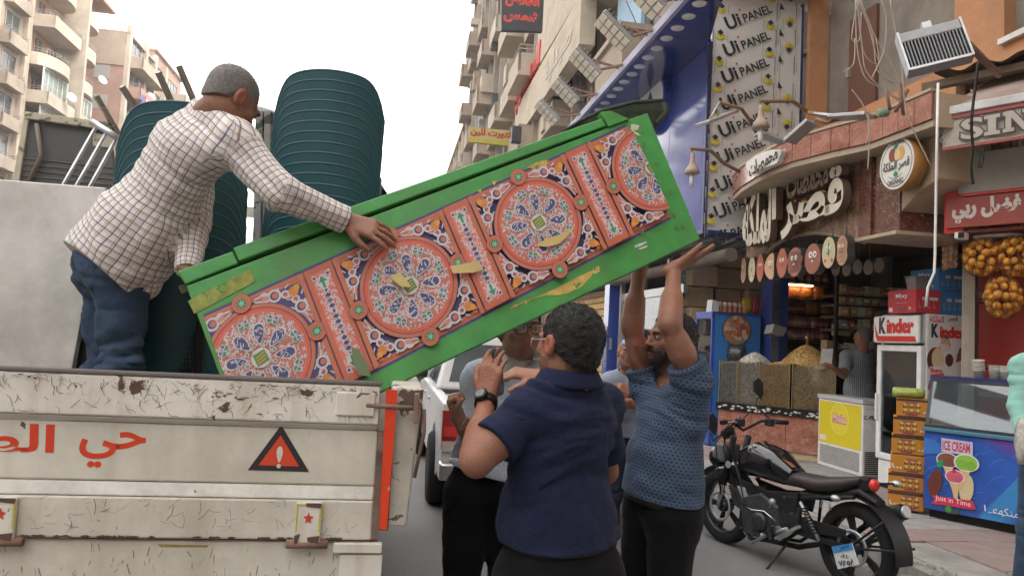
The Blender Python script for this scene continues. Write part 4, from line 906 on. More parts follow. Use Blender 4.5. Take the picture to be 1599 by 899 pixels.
# blue drinks fridge
u0, u1, v0, v1, zt = 4.95, 5.76, 10.93, 11.58, 2.2
fr = thing('drinks_fridge', 'blue glass door fridge with a round food picture on its side', 'fridge', T(S(5.35, 11.2, PZ)))
m_bf = mat('fridge_blue', (.03,.07,.36), .35); m_fs = mat('fridge_side', (.03,.17,.48), .4, var=.1)
g = MB(SM); g.box(u0+.05, u1, v0, v0+.03, PZ+.02, zt); part('side_panel', g, m_fs, fr)
g = MB(SM); g.box(u0+.05, u1, v1-.03, v1, PZ+.02, zt); g.box(u1-.03, u1, v0+.03, v1-.03, PZ+.02, zt); g.box(u0+.05, u1, v0, v1, zt-.04, zt+.01); g.box(u0+.05,u1,v0+.03,v1-.03,PZ,PZ+.5); part('cabinet', g, m_bf, fr)
g = MB(SM)
for a_ in (v0, v1-.05): g.box(u0, u0+.05, a_, a_+.05, PZ+.5, zt)
g.box(u0, u0+.05, v0, v1, zt-.1, zt+.01); g.box(u0, u0+.05, v0, v1, PZ+.45, PZ+.53); g.box(u0-.005, u0+.05, v0, v1, PZ+.02, PZ+.44); d = part('door', g, m_bf, fr, bev=.006)
g = MB(SM); g.box(u0+.02, u0+.025, v0+.05, v1-.05, PZ+.53, zt-.1); part('door_glass', g, glass('fridge_glass', (.8,.85,.85), .95), d)
for k in range(6):
    z = PZ+.6+k*.23; g = MB(SM); g.box(u0+.1, u1-.05, v0+.04, v1-.04, z, z+.01); s_ = part('shelf', g, m_alu, fr)
    g = MB(SM); rr = random.Random(k)
    for j in range(7): c = rr.choice([(.5,.45,.4),(.5,.1,.06),(.55,.3,.1),(.6,.58,.5),(.1,.2,.4)]); g.box(u0+.12, u0+.2, v0+.06+j*.075, v0+.12+j*.075, z+.012, z+.012+rr.uniform(.08,.17), c)
    part('packs', g, M_paint(), s_)
MFv = VF(v0-.001); a = Art(MFv); cx, cy = pl(MFv, 1150, 515)
rr = random.Random(12)
for k in range(38):
    x, y = rr.uniform(u0+.1,u1-.05), rr.uniform(.7, zt-.05); a.stroke([(x,y),(x+.03,y+.04),(x+.06,y+.02)], .008, (.06,.25,.58))
a.disk(cx, cy, .245, (.03,.02,.02), 32); a.disk(cx, cy, .23, (.34,.2,.13), 32)
for k in range(60):
    t, r_ = rr.uniform(0,2*PI), .2*math.sqrt(rr.random()); a.disk(cx+r_*math.cos(t), cy+r_*math.sin(t), rr.uniform(.015,.045), rr.choice([(.45,.1,.05),(.5,.3,.18),(.3,.08,.04),(.5,.42,.32),(.35,.18,.1)]), 8)
a.done('side_picture', fr)
# packs on top of the fridge
for k in range(6):
    g = MB(); M = SM @ T((5.15+k*.085, 11.1, zt+.012)); g.lathe([(.0,0),(.034,0),(.036,.01),(.036,.15),(.03,.165),(0,.165)], 12, M, (.55,.18,.08)); g.lathe([(.0365,.1),(.0365,.155)], 12, M, (.6,.52,.48))
    props(part('drink_can', g, M_paint(), None), 'orange and white can, %s from the left on the blue fridge' % ['first','second','third','fourth','fifth','sixth'][k], 'can', 'cans on the blue fridge')
bag('crisp_packet', VF(11.1) @ T((5.6, zt+.01, 0)), .17, .26, .09, (.5,.33,.03), 'yellow crisp packet standing on the blue fridge', 'packet', None, 3)
bag('crisp_packet', VF(11.1) @ T((5.76, zt+.01, 0)), .12, .27, .08, (.35,.03,.06), 'dark red crisp packet at the right end of the blue fridge top', 'packet', None, 5)
g = MB(VF(11.15)); g.hexa([(4.98,zt+.01,-.1),(5.1,zt+.01,-.1),(5.1,zt+.01,.1),(4.98,zt+.01,.1),(5.0,zt+.2,-.1),(5.12,zt+.17,-.1),(5.12,zt+.17,.1),(5.0,zt+.2,.1)], (.55,.55,.56)); props(part('paper_box', g, M_paint(), None), 'small white box leaning at the left end of the fridge top', 'box')
bag('black_bag', MK @ T((.13, BT-.1, -.33)), .3, .34, .25, (.03,.03,.033), 'crumpled black plastic bag on the leftmost bin', 'bag', None, 8)
# chest freezer with yellow front
u0, u1, v0, v1, zt = 5.9, 6.32, 8.52, 9.5, 1.08
cf = thing('chest_freezer', 'white chest freezer with a yellow printed front and a grille, under the shopkeeper', 'freezer', T(S(6.1, 9, PZ)))
g = MB(SM); g.box(u0, u1, v0, v1, PZ, zt-.06); part('body', g, m_whitep, cf, bev=.012)
g = MB(SM); g.box(u0-.012, u1+.01, v0-.012, v1+.012, zt-.055, zt); part('lid', g, mat('freezer_lid', (.5,.5,.51), .4), cf, bev=.008)
MU = UF(u0-.002); a = Art(MU); X = lambda v: -v
a.rect(-v1+.03, .44, -v0-.03, zt-.08, (.68,.56,.02)); a.disk((-v0-v1)/2, .79, .21, (.75,.67,.12), 30); a.disk((-v0-v1)/2, .79, .19, (.74,.62,.04), 30)
a.text('dolohiulio'[:0] or 'Miniku', (-v0-v1)/2, .79, w=.3, h=.13, col=(.6,.04,.2), bold=.05); a.text('Miniku', (-v0-v1)/2, .79, w=.28, h=.105, col=(.75,.7,.7), bold=.0)
a.rect(-v1+.05,.47,-v1+.2,.54,(.7,.68,.6)); a.done('front_print', cf)
g = MB(MU)
for k in range(11): g.box(-v1+.06, -v0-.06, .18+k*.022, .19+k*.022, 0, .008)
part('grille', g, mat('grille_grey', (.32,.32,.32), .5), cf)
MV = VF(v0-.002); g = MB(MV)
for k in range(12): g.box(u0+.03, u1-.1, .16+k*.024, .172+k*.024, 0, .006)
part('vent', g, m_black, cf)
a = Art(MV); a.text('C-PEN', u0+.11, .86, w=.19, col=blk, bold=.03); a.text('Freezer  Deluxe', u0+.1, .97, w=.12, h=.02, col=(.3,.3,.3)); a.done('lettering', cf)
# Kinder fridge
u0, u1, v0, v1, zt = 5.69, 6.32, 7.23, 7.99, 2.12
kf = thing('upright_fridge', 'tall white glass door fridge with a red and black logo beside the stacked orange boxes', 'fridge', T(S(6, 7.6, PZ)))
g = MB(SM); g.box(u0+.06, u1, v0, v0+.04, PZ+.05, zt); g.box(u0+.06, u1, v1-.04, v1, PZ+.05, zt); g.box(u1-.04, u1, v0+.04, v1-.04, PZ+.05, zt); g.box(u0+.06, u1-.04, v0+.04, v1-.04, zt-.32, zt); g.box(u0+.02, u1-.04, v0+.04, v1-.04, PZ+.05, PZ+.32); part('cabinet', g, m_whitep, kf, bev=.006)
g = MB(MUk := UF(u0)); g.prism([(-v1,zt-.33),(-v0,zt-.33),(-v0,zt-.02),(-v1,zt-.02)], 0, .05); part('header', g, m_whitep, kf, bev=.03)
g = MB(SM)
for a_ in (v0+.01, v1-.08): g.box(u0, u0+.055, a_, a_+.07, PZ+.33, zt-.35)
g.box(u0, u0+.055, v0+.08, v1-.08, zt-.42, zt-.35); g.box(u0, u0+.055, v0+.08, v1-.08, PZ+.33, PZ+.4); d = part('door', g, m_whitep, kf, bev=.008)
g = MB(SM); g.box(u0+.02, u0+.026, v0+.08, v1-.08, PZ+.4, zt-.42); part('door_glass', g, glass('fridge_glass'), d)
g = MB(SM); g.box(u0-.03, u0, v1-.06, v1-.03, .9, 1.2); part('handle', g, m_whitep, d)
g = MB(SM); g.box(u0+.07, u1-.05, v0+.045, v0+.05, PZ+.33, zt-.33); g.box(u0+.07, u1-.05, v1-.05, v1-.045, PZ+.33, zt-.33); g.box(u1-.05,u1-.045,v0+.05,v1-.05,PZ+.33,zt-.33); part('lining', g, mat('fridge_lining', (.45,.48,.48), .4), kf)
for k in range(5):
    z = PZ+.45+k*.26; g = MB(SM); g.box(u0+.1, u1-.06, v0+.06, v1-.06, z, z+.008)
    for j in range(12): g.box(u0+.09, u0+.096, v0+.07+j*.05, v0+.076+j*.05, z, z+.06)
    s_ = part('wire_shelf', g, m_alu, kf)
    if k in (2, 4):
        g = MB(SM); rr = random.Random(k)
        for j in range(6): c = rr.choice([(.05,.1,.35),(.45,.04,.05),(.4,.38,.3),(.3,.25,.2)]); g.box(u0+.14, u0+.22, v0+.09+j*.06, v0+.135+j*.06, z+.01, z+rr.uniform(.08,.19), c)
        part('packs', g, M_paint(), s_)
g = MB(SM); g.box(u0+.1,u0+.12,v0+.1,v1-.1,PZ+.98,PZ+1.0); part('strip_lamp', g, mat('cool_strip', (.8,.85,.8), .4, emit=((.9,1,.9), .8)), kf)
g = MB(SM); g.box(u0+.03, u1, v0+.03, v1-.03, PZ-.012, PZ+.05); part('feet', g, m_black, kf)
red = (.55,.02,.015)
a = Art(MUk @ T((0,0,.0505))); cx = -(v0+v1)/2; a.poly([(-v1+.05,zt-.25),(-v0-.04,zt-.25),(-v0-.02,zt-.31),(-v1+.09,zt-.31)], red); a.poly([(-v1+.03,zt-.08),(-v1+.055,zt-.25),(-v1+.12,zt-.27),(-v1+.08,zt-.2)], red)
a.text('K', cx-.205, zt-.13, h=.19, w=.125, col=blk, bold=.07); a.text('inder', cx+.095, zt-.137, w=.455, h=.17, col=red, bold=.075); a.done('header_print', kf)
MVk = VF(v0-.002); a = Art(MVk); P = lambda *q: pls(MVk, *q); kx = lambda x, y: pl(MVk, x, y)
a.rect(u0+.08, PZ+.08, u1-.01, zt-.01, (.62,.61,.6))
a.text('قصر', *kx(1488,498), w=.12, h=.075, col=blk, ar=True, bold=.03); a.text('الملكة', *kx(1463,498), w=.17, h=.075, col=red, ar=True, bold=.03)
a.text('K', *kx(1460,516), w=.09, h=.15, col=blk, bold=.07); a.text('inder', *kx(1487,519), w=.31, h=.13, col=red, bold=.075)
a.poly(P((1453,546),(1484,535),(1484,541),(1455,552)), red); a.poly(P((1465,536),(1473,531),(1478,541),(1469,545)), (.55,.5,.6)); a.disk(*kx(1476,532), .055, (.5,.3,.2), 16, .07); a.poly(P((1468,528),(1475,522),(1482,526),(1480,530),(1474,527)), (.1,.06,.05)); a.rect(kx(1469,546)[0], kx(0,546)[1] if 0 else kx(1469,548)[1], kx(1482,545)[0], kx(1482,538)[1], (.6,.5,.5))
a.poly(P((1497,545),(1512,532),(1513,538),(1507,560),(1492,566)), (.2,.03,.02)); a.poly(P((1510,532),(1513,532),(1510,548),(1505,552)), red); a.disk(*kx(1482,562), .05, (.08,.02,.015), 14, .07); a.disk(*kx(1500,556), .05, (.22,.05,.04), 14)
a.disk(*kx(1460,562), .1, (.1,.02,.02), 22, .14); a.disk(*kx(1464,560), .075, (.6,.45,.3), 22, .12); a.poly(P((1451,572),(1474,570),(1474,586),(1453,589)), (.6,.55,.55)); a.poly(P((1452,584),(1474,582),(1470,596),(1456,597)), red); a.text('Ganiero'[:0] or 'Bueno', *kx(1462,578), w=.14, h=.05, col=red, bold=.04)
a.poly(P((1449,600),(1458,596),(1458,606),(1449,609)), red); a.done('side_print', kf)
# Mixy boxes on the fridge
def mixy(M, w, h, d, col, lab, face=True):
    """box with its left face on the street side"""
    t = thing('carton_box', lab, 'box', M); g = MB(M); g.box(0, d, 0, w, 0, h, col); part('carton', g, mat('carton_print', attr='Col', rough=.5, var=.05), t, bev=.006)
    Ms = M @ Matrix(((0,0,-1,0),(-1,0,0,0),(0,1,0,0),(0,0,0,1)))
    a = Art(Ms @ T((0,0,.001)))
    if face:
        a.text('Mixy', -w*.5, h*.72, w=w*.42, h=h*.24, col=(.75,.72,.72), bold=.01); a.rect(-w*.68, h*.44, -w*.3, h*.455, (.6,.5,.5)); a.rect(-w*.95,.02,-w*.82,h*.25,(.7,.65,.65)); a.disk(-w*.2,h*.2,.02,(.7,.4,.15),10); a.rect(-w*.6,h*.1,-w*.3,h*.25,(.2,.05,.05))
    a.done('front_print', t)
    Mc = M @ Matrix(((1,0,0,0),(0,0,-1,0),(0,1,0,0),(0,0,0,1))); a = Art(Mc @ T((0,0,.001)))
    a.rect(d*.25,h*.55,d*.42,h*.68,(.65,.6,.6)); a.rect(d*.55,h*.55,d*.9,h*.68,(.65,.6,.6))
    for k in range(4): a.rect(d*.12+k*d*.2,h*.2,d*.13+k*d*.2,h*.5,(.55,.5,.5)); a.rect(d*.12+k*d*.2,h*.25,d*.2+k*d*.2,h*.27,(.55,.5,.5))
    a.done('side_print', t); return t
mr, mb_ = (.45,.03,.05), (.03,.2,.48)
mixy(SM @ T((5.62,7.24,2.125)), .46, .26, .3, mr, 'red printed sweets box on the left end of the white fridge top')
mixy(SM @ T((5.935,7.26,2.125)), .45, .26, .33, mb_, 'lower blue printed box at the right of the red box', False)
mixy(SM @ T((5.92,7.27,2.39)), .45, .25, .34, mb_, 'upper blue printed box, topmost of the fridge pile')
g = MB(SM @ T((5.78,7.45,2.39))); g.hexa([(0,0,0),(.13,0,0),(.13,.13,0),(0,.13,0),(-.02,-.02,.15),(.15,-.02,.15),(.15,.15,.15),(-.02,.15,.15)]); tb = thing('plastic_tub', 'clear plastic tub of red sweets on the red box', 'tub', SM @ T((5.84,7.5,2.39))); part('tub_wall', g, mat('frosted_plastic', (.5,.5,.5), .3, alpha=.55), tb)
g = MB(SM @ T((5.78,7.45,2.39))); g.box(.01,.12,.01,.12,.004,.08); part('sweets', g, mat('red_sweets', (.5,.08,.08), .5, var=.4, vs=60), tb); g = MB(SM @ T((5.78,7.45,2.39))); g.box(-.03,.16,-.03,.16,.152,.165); part('lid', g, mat('frosted_plastic'), tb)
# orange cartons : stack of six beside the ice cream counter
BV = Vector((.5,-.62,0)).normalized(); MB0 = frame(atz(1384, 795, PZ), BV, y=(0,0,1)); MB0 = frame(atz(1386,796,PZ), Vector((.74,-.38,0)), y=(0,0,1))
w_ = pl(MB0, 1442, 803)[0]; h_ = .20
names = ['orange carton at the bottom of the stack of six','orange carton second from the bottom, row of cups on its right','orange carton third from the bottom of the stack','orange carton third from the top of the stack','orange carton second from the top of the stack','orange carton on top of the stack under the green packet']
zc_ = [pl(MB0, 1400, y)[1] for y in (795, 767, 738, 709, 679, 650, 621)]
for k in range(6):
    dx = (0,.0,.015,.02,.03,.05)[k]*1.3; z0, z1 = zc_[k]+.004, zc_[k+1]; M = MB0 @ T((dx, z0, 0)); h = z1-z0
    t = thing('orange_carton', names[k], 'carton', M @ T((w_/2, 0, -.15))); g = MB(M); g.box(0, w_, 0, h, -.32, 0, (.5,.2,.02)); part('carton', g, mat('carton_print'), t, bev=.006)
    a = Art(M @ T((0,0,.001))); a.rect(0, h*.86, w_, h*.995, (.05,.03,.025)) if k in (0,1,3,4,5) else None; a.rect(.004,.004,w_-.004,h*.06,(.05,.03,.025)); rr = random.Random(k)
    fl = k < 3; cx0 = w_*(.62 if fl else .42)
    for r_ in range(2):
        for c_ in range(3): x, y = cx0+(c_-1)*.055, h*(.3+.3*r_); a.rect(x-.02, y-.014, x+.02, y+.014, (.12,.04,.03)); a.disk(x, y+.016, .017, (.55,.42,.1), 10); a.disk(x+.004, y-.004, .008, (.5,.1,.05), 8)
    a.rect(cx0-.05, h*.12, cx0+.05, h*.2, (.25,.03,.08)); a.rect(cx0-.06, h*.74, cx0+.05, h*.82, (.3,.05,.12))
    for j in range(3): a.disk(w_*(.1 if fl else .78)+j*.028, h*.3, .01, (.7,.62,.5), 8)
    a.rect(w_*(.03 if fl else .9), h*.3, w_*(.09 if fl else .97), h*.52, (.6,.5,.35)); a.done('front_print', t)
bag('snack_packet', MB0 @ T((w_*.55, zc_[6]+.004, -.12)), w_*.95, .1, .16, (.3,.36,.08), 'long green and white packet lying on the orange cartons', 'packet', None, 4)
g = MB(MB0); g.box(.1, w_-.02, -.012, 0, -.3, -.02); props(part('wooden_block', g, mat('pale_wood', (.4,.36,.3), .7)), 'pale board under the orange cartons', 'board')
# ================================================================ ICE CREAM COUNTER (faces the street corner)
EV = Vector((.64,-.768,0)); P0 = atz(1442, 806, PZ); MI = frame(P0, EV, y=(0,0,1)); LI = 1.75
ic = thing('ice_cream_counter', 'ice cream display counter with printed blue front and a dark glass top', 'counter', MI @ T((.8, 0, -.35)))
hF = pl(MI, 1448, 672)[1]; hG = pl(MI, 1463, 590)[1]
g = MB(MI); g.box(0, LI, .07, hF, -.75, -.012); g.box(.03, LI-.03, -.0, .07, -.7, -.06); part('body', g, m_black, ic)
g = MB(MI); g.box(0, LI, .085, hF, -.01, 0, (.03,.1,.42)); part('front_panel', g, mat('counter_print', attr='Col', rough=.3, var=.25, vs=1.8, coat=.4), ic)
a = Art(MI @ T((0,0,.001))); gx = lambda x, y: pl(MI, x, y); GP = lambda *q: pls(MI, *q)

xq0 = gx(1520,690)[0]
for k_ in range(10): t_ = k_/10; a.poly([(xq0+t_*.12, hF-.002), (LI, hF-.002), (LI, hF*(.55+.3*t_)), (xq0+.5+t_*.1, hF*(.62+.3*t_))], (.03+.14*t_, .09-.04*t_, .40-.08*t_))
for k_ in range(8): t_ = k_/8; a.poly([(xq0+.02+t_*.05,.09),(xq0+.38-t_*.0,hF*.66),(xq0+.62-t_*.12,hF*.6),(xq0+.34-t_*.12,.09)], (.03+.01*t_, .10+.14*t_, .42+.12*t_))
a.poly([(.0,hF*.72),(.22,hF*.78),(.1,hF*.9),(0,hF*.92)], (.04,.16,.5)); a.poly([(0,.1),(.3,.1),(.1,hF*.5),(0,hF*.6)], (.02,.07,.3))
rr = random.Random(9)
for k in range(26): a.stroke([(x0:=rr.uniform(0,LI-.3), y0:=rr.uniform(.12,hF-.1)), (x0+.05,y0+.06), (x0+.12,y0+.08)], .004, (.1,.25,.6))
a.poly(GP((1471,683),(1520,690),(1520,712),(1471,704)), (.5,.48,.6)); a.text('ICE CREAM', *gx(1494,697), w=gx(1516,697)[0]-gx(1473,697)[0], h=.09, col=(.5,.03,.08), bold=.03)
def cone(x, y, r, c, tipx, tipy):
    a.poly([(x-r*.55,y),(x+r*.55,y),(tipx+.012,tipy),(tipx-.012,tipy)], (.62,.42,.22)); a.disk(x, y+r*.3, r*1.12, (.7,.68,.72), 18, r*.85)
    a.disk(x, y+r*.3, r, c, 18, r*.75); a.disk(x-r*.4, y+r*.1, r*.5, tuple(v*.85 for v in c), 12); a.disk(x+r*.4, y+r*.05, r*.45, tuple(v*.8 for v in c), 12)
q = gx(1471,755); a.poly([(q[0]-.055+.05*math.cos(t)*1.2+.02*math.sin(t), q[1]+.13*math.sin(t)) for t in [2*PI*k/20 for k in range(20)]], (.13,.03,.02))
q = gx(1510,762); a.poly([(q[0]+.06*math.cos(t)+.01*math.sin(t), q[1]+.13*math.sin(t)) for t in [2*PI*k/20 for k in range(20)]], (.6,.48,.28))
cone(*gx(1480,722), .085, (.22,.08,.05), *gx(1490,765)); cone(*gx(1510,727), .095, (.25,.5,.06), *gx(1500,765)); cone(*gx(1492,747), .075, (.62,.12,.18), *gx(1494,783))
a.poly([(x-.02,y) for x,y in [gx(1466,723)]]+[gx(1473,716),gx(1474,727),gx(1467,730)], (.02,.3,.1)); a.disk(*gx(1491,735), .018, (.5,.02,.03), 10)
a.poly(GP((1457,772),(1520,781),(1526,795),(1518,793),(1521,795),(1456,785),(1461,779)), (.55,.03,.08)); a.text('Just in Time', *gx(1489,782), w=.3, h=.06, col=(.75,.7,.7), rot=R(-1)); a.disk(*gx(1487,797), .07, (.05,.06,.06), 14, .025); a.disk(*gx(1482,794), .03, (.04,.25,.06), 10)
a.stroke(GP((1539,787),(1540,797)), .01, (.7,.7,.75))
for k in range(5): a.disk(*gx(1546+k*4,799+k*.4), .006, (.7,.7,.75), 8)
a.text('منكهه', *gx(1572,800), w=.2, h=.09, col=(.7,.7,.75), ar=True); a.done('front_print', ic)
g = MB(MI); g.box(-.01, LI+.01, hF, hF+.035, -.78, .03); part('rim', g, mat('teal_trim', (.07,.2,.28), .4), ic, bev=.006)
g = MB(MI); fy = hF+.035
for x in (0, LI-.03): g.hexa([(x,fy,-.01),(x+.03,fy,-.01),(x+.03,fy,-.06),(x,fy,-.06),(x,hG,-.13),(x+.03,hG,-.13),(x+.03,hG,-.18),(x,hG,-.18)]); g.box(x, x+.03, hG-.03, hG, -.7, -.15); g.box(x,x+.03,fy,hG,-.74,-.7)
g.box(0, LI, hG-.035, hG, -.16, -.12); g.box(0, LI, fy, fy+.03, -.04, 0); part('glass_frame', g, mat('dark_frame', (.04,.05,.07), .35), ic)
g = MB(MI); g.hexa([(.03,fy+.03,-.012),(LI-.03,fy+.03,-.012),(LI-.03,fy+.03,-.02),(.03,fy+.03,-.02),(.03,hG-.03,-.125),(LI-.03,hG-.03,-.125),(LI-.03,hG-.03,-.133),(.03,hG-.03,-.133)]); part('front_glass', g, glass('counter_glass', (.5,.55,.57), .93), ic)
g = MB(MI); g.box(.0, .005, fy, hG-.03, -.7, -.1); part('side_glass', g, glass('counter_glass'), ic)
g = MB(MI); g.box(0, LI, hG, hG+.02, -.72, -.12); part('top_shelf', g, m_blued, ic)
g = MB(MI); g.box(.03, LI-.03, fy, fy+.12, -.7, -.1); part('tub_tray', g, m_galv, ic)
for k, (px, dz, dx) in enumerate(((1489,.17,.0),(1513,.09,.0),(1530,.09,.05),(1548,.09,.03))):
    x = gx(px, 586)[0]+.12; g = MB(); M = MI @ T((x, hG+.022, -.3)) @ RX(-PI/2) @ RX(R(10) if k == 0 else 0)
    for j in range(5 if k == 0 else 3): z = j*.022; g.lathe([(.042,z),(.052,z+.075),(.055,z+.078),(.055,z+.084)], 14, M, (.58,.57,.52) if j % 2 else (.5,.48,.4))
    rr = random.Random(k)
    props(part('paper_cups', g, mat('cup_print', attr='Col', rough=.6, var=.3, vs=45), None), ['tall leaning stack of patterned paper cups on the ice cream counter','short stack of patterned cups right of the leaning one','third stack of patterned cups on the counter top','rightmost stack of patterned cups on the counter top'][k], 'cups')
# ================================================================ RED SHOP WITH AWNING
def RP(d): return MI @ T((0, -PZ, -d))          # y is height above the road
rdsh = thing('red_shop', 'red fronted fruit shop with grey panel, Arabic lettering and striped awning frame', 'shop', RP(1.2) @ T((1.5, 0, 0)))
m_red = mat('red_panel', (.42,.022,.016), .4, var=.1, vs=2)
m_gpan = mat('pale_grey_panel', (.3,.28,.25), .5, var=.08)
M = RP(1.5); x0 = pl(M, 1519, 500)[0]; g = MB(M)
for k in range(5): z0 = .12+k*.72; g.box(x0, x0+3.2, z0+.01, z0+.71, -.1, 0)
part('red_wall', g, m_red, rdsh)
g = MB(M)
for y in (460, 615): z = pl(M, 1540, y)[1]; g.box(x0-.02, x0+.3 if y == 460 else x0+.9, z-.03, z+.03, .0, .02)
part('wall_strip', g, m_gpan, rdsh)
M = RP(.25); q = pls(M, (1497,238),(1599,210),(1599,292),(1497,303)); g = MB(M); g.box(q[0][0], q[0][0]+2.2, q[3][1], 3.35+.3, -.06, 0); part('grey_panel', g, m_gpan, rdsh)
M2 = RP(.3); p_ = pl(M2, 1475, 300)[0]; g = MB(M2); g.box(p_, q[0][0]+.03, q[3][1]-.38, 3.6, -.08, -.0); g.box(q[0][0]+.03, q[0][0]+2.4, q[3][1]-.03, q[3][1]-.006, -.3, .06); part('red_post', g, mat('bright_red', (.5,.03,.015), .4), rdsh)
g = MB(M2); x0 = pl(M2, 1480, 345)[0]; yt = q[3][1]-.03; yb = pl(M2, 1480, 333)[1]-.17; yb = yt-.30; g.box(x0, x0+2.6, yb, yt-.006, -.02, .04); part('letter_board', g, mat('board_red', (.30,.06,.045), .5), rdsh)
a = Art(M2 @ T((0,0,.041))); a.text('فضل ربي', pl(M2,1538,320)[0]+.02, (yt+yb)/2+.01, w=pl(M2,1592,315)[0]-pl(M2,1484,325)[0], h=.24, col=(.6,.56,.52), ar=True, bold=.06); a.text('من', pl(M2,1640,300)[0], (yt+yb)/2, w=.22, h=.14, col=(.6,.56,.52), ar=True, bold=.05); a.done('lettering', rdsh)
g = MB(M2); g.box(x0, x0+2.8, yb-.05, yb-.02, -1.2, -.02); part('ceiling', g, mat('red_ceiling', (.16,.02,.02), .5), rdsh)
for px, py in ((1545,332),(1572,348)): M = M2; x, y = pl(RP(.6), px, 345); g = MB(); g.lathe([(0,0),(.13,0),(.14,.03)], 20, RP(.6) @ T((x, yb-.085, 0)) @ RX(-PI/2)); part('ceiling_lamp', g, m_lens, rdsh)
cm = thing('camera_dome', 'small white security camera below the red lettering', 'camera', M2 @ T((pl(M2,1503,340)[0], yb-.1, 0))); x = pl(M2,1503,340)[0]; g = MB(M2); g.box(x-.04,x+.05,yb-.12,yb-.055,-.03,.1); part('housing', g, m_whitep, cm, bev=.01); g = MB(M2); g.box(x+.0,x+.05,yb-.115,yb-.06,.1,.11); part('lens', g, m_black, cm)
# perforated column, net of garlic
M = RP(1.0); x0 = pl(M, 1504, 420)[0]; x1 = pl(M, 1521, 420)[0]; g = MB(M)
z0, z1 = .13, yb-.06; n = 4; st = (x1-x0)/n
for k in range(n+1): g.box(x0+k*st-.0085, x0+k*st+.0085, z0, z1, -.01, 0)
for k in range(int((z1-z0)/st)): g.box(x0, x1, z0+k*st, z0+k*st+.017, -.012, .001)
part('perforated_column', g, mat('beige_metal', (.4,.35,.28), .5), rdsh)
g = MB(M); g.box(x0, x1, z0, z1, -.14, -.13); part('column_back', g, m_dark, rdsh)
M = RP(.9); x, y1_ = pl(M, 1484, 358); y0_ = pl(M, 1484, 418)[1]; g = MB(M)
for k in range(46):
    t = k*.9; y = y1_+(y0_-y1_)*k/46; g.ball((x+.05*math.cos(t), y, .05*math.sin(t)), .03, 7, random.choice([(.5,.3,.18),(.4,.2,.12),(.55,.42,.3)]), (1,1.5,1))
props(part('garlic_braid', g, M_paint(), None), 'long hanging braid of pinkish garlic left of the perforated column', 'garlic')
# nets of oranges
m_orange = mat('orange_peel', (.62,.27,.03), .5, var=.45, vs=9, bump=.35, bs=160)
om = shared('orange', (lambda g: (g.lathe([(.04*math.sin(PI*i/6)+1e-5, -.038*math.cos(PI*i/6)) for i in range(7)], 10), g)[1])(MB()), m_orange)
def net(px, py, rx, ry, lab, seed):
    M = RP(.55); x, y = pl(M, px, py); sx = abs(pl(M, px+rx, py)[0]-x); sy = abs(pl(M, px, py+ry)[1]-y); r = random.Random(seed)
    t = thing('orange_net', lab, 'net bag', M @ T((x, y, 0)), None); pts = []; tries = 0
    while len(pts) < 60 and tries < 4000:
        tries += 1; a1, b1 = r.uniform(0, 2*PI), r.uniform(-1, 1); c1 = math.sqrt(1-b1*b1); p = Vector((sx*c1*math.cos(a1)*.86, sy*b1*.9, .17*c1*math.sin(a1)))
        if p.z < -.08 or any((p-o).length < .064 for o in pts): continue
        pts.append(p)
    for p in pts: piece('orange', om, None, t, M @ T((x+p.x, y+p.y, p.z)) @ Euler((r.random()*6,r.random()*6,0)).to_matrix().to_4x4() @ Matrix.Scale(r.uniform(.8,1.12), 4))
    g = MB(M)
    for k in range(12):
        t_ = 2*PI*k/12; g.tube([(x+sx*1.02*math.cos(t_+w*.8)*math.sin(PI*(.08+.84*w))**.6, y+sy*1.05*math.cos(PI*(.04+.9*w)), .2*math.sin(t_+w*.8)*math.sin(PI*(.08+.84*w))**.6) for w in [i/8 for i in range(9)]], .003, 3)
    for k in range(12):
        t_ = 2*PI*k/12; g.tube([(x+sx*1.02*math.cos(t_-w*.8)*math.sin(PI*(.08+.84*w))**.6, y+sy*1.05*math.cos(PI*(.04+.9*w)), .2*math.sin(t_-w*.8)*math.sin(PI*(.08+.84*w))**.6) for w in [i/8 for i in range(9)]], .003, 3)
    g.tube([(x, y+sy*.95, 0), (x+.01, y+sy+.25, 0)], .01, 5); part('netting', g, mat('net_string', (.25,.1,.03), .6), t)
net(1536, 402, 32, 28, 'net bag of oranges hanging left, beside the perforated column', 1); net(1588, 400, 30, 30, 'net bag of oranges hanging right, cut by the picture edge', 2); net(1566, 464, 28, 30, 'lowest net bag of oranges, below the other two', 3)
# awning
aw = thing('awning', 'dirty folded shop awning with an outlined serif lettered valance', 'awning', RP(-.2) @ T((1, 3.4, 0)))
M = RP(-.2); q = pls(M, (1455,178),(1458,190),(1469,233),(1480,158)); xL = q[0][0]; zA = q[0][1]; zV = q[2][1]
m_aw = mat('awning_cloth', (.38,.29,.25), .9, var=.2, vs=3, bump=.3, dirt=((.16,.11,.09), 2, .6)); m_val = mat('valance_cloth', (.5,.46,.41), .9, var=.15, vs=4, bump=.3, dirt=((.22,.18,.15), 3, .7))
g = MB(M); g.grid(lambda a_, b_: (xL+.06+.28*b_+3.4*a_, zA+.02+.55*b_+.02*math.sin(9*a_), -.9*b_+.0), 24, 6); part('canopy_cloth', g, m_aw, aw)
g = MB(M); g.box(xL-.02, xL+3.5, zA-.05, zA+.03, -.05, .04); part('front_bar', g, mat('white_bar', (.6,.6,.6), .45, dirt=((.3,.25,.2), 4, .5)), aw, bev=.01)
g = MB(M); g.grid(lambda a_, b_: (xL+.1+3.3*a_, zA-.055+(zV-zA+.06)*b_+.008*math.sin(30*a_)*b_, .012*math.sin(14*a_)*b_), 40, 5); part('valance', g, m_val, aw)
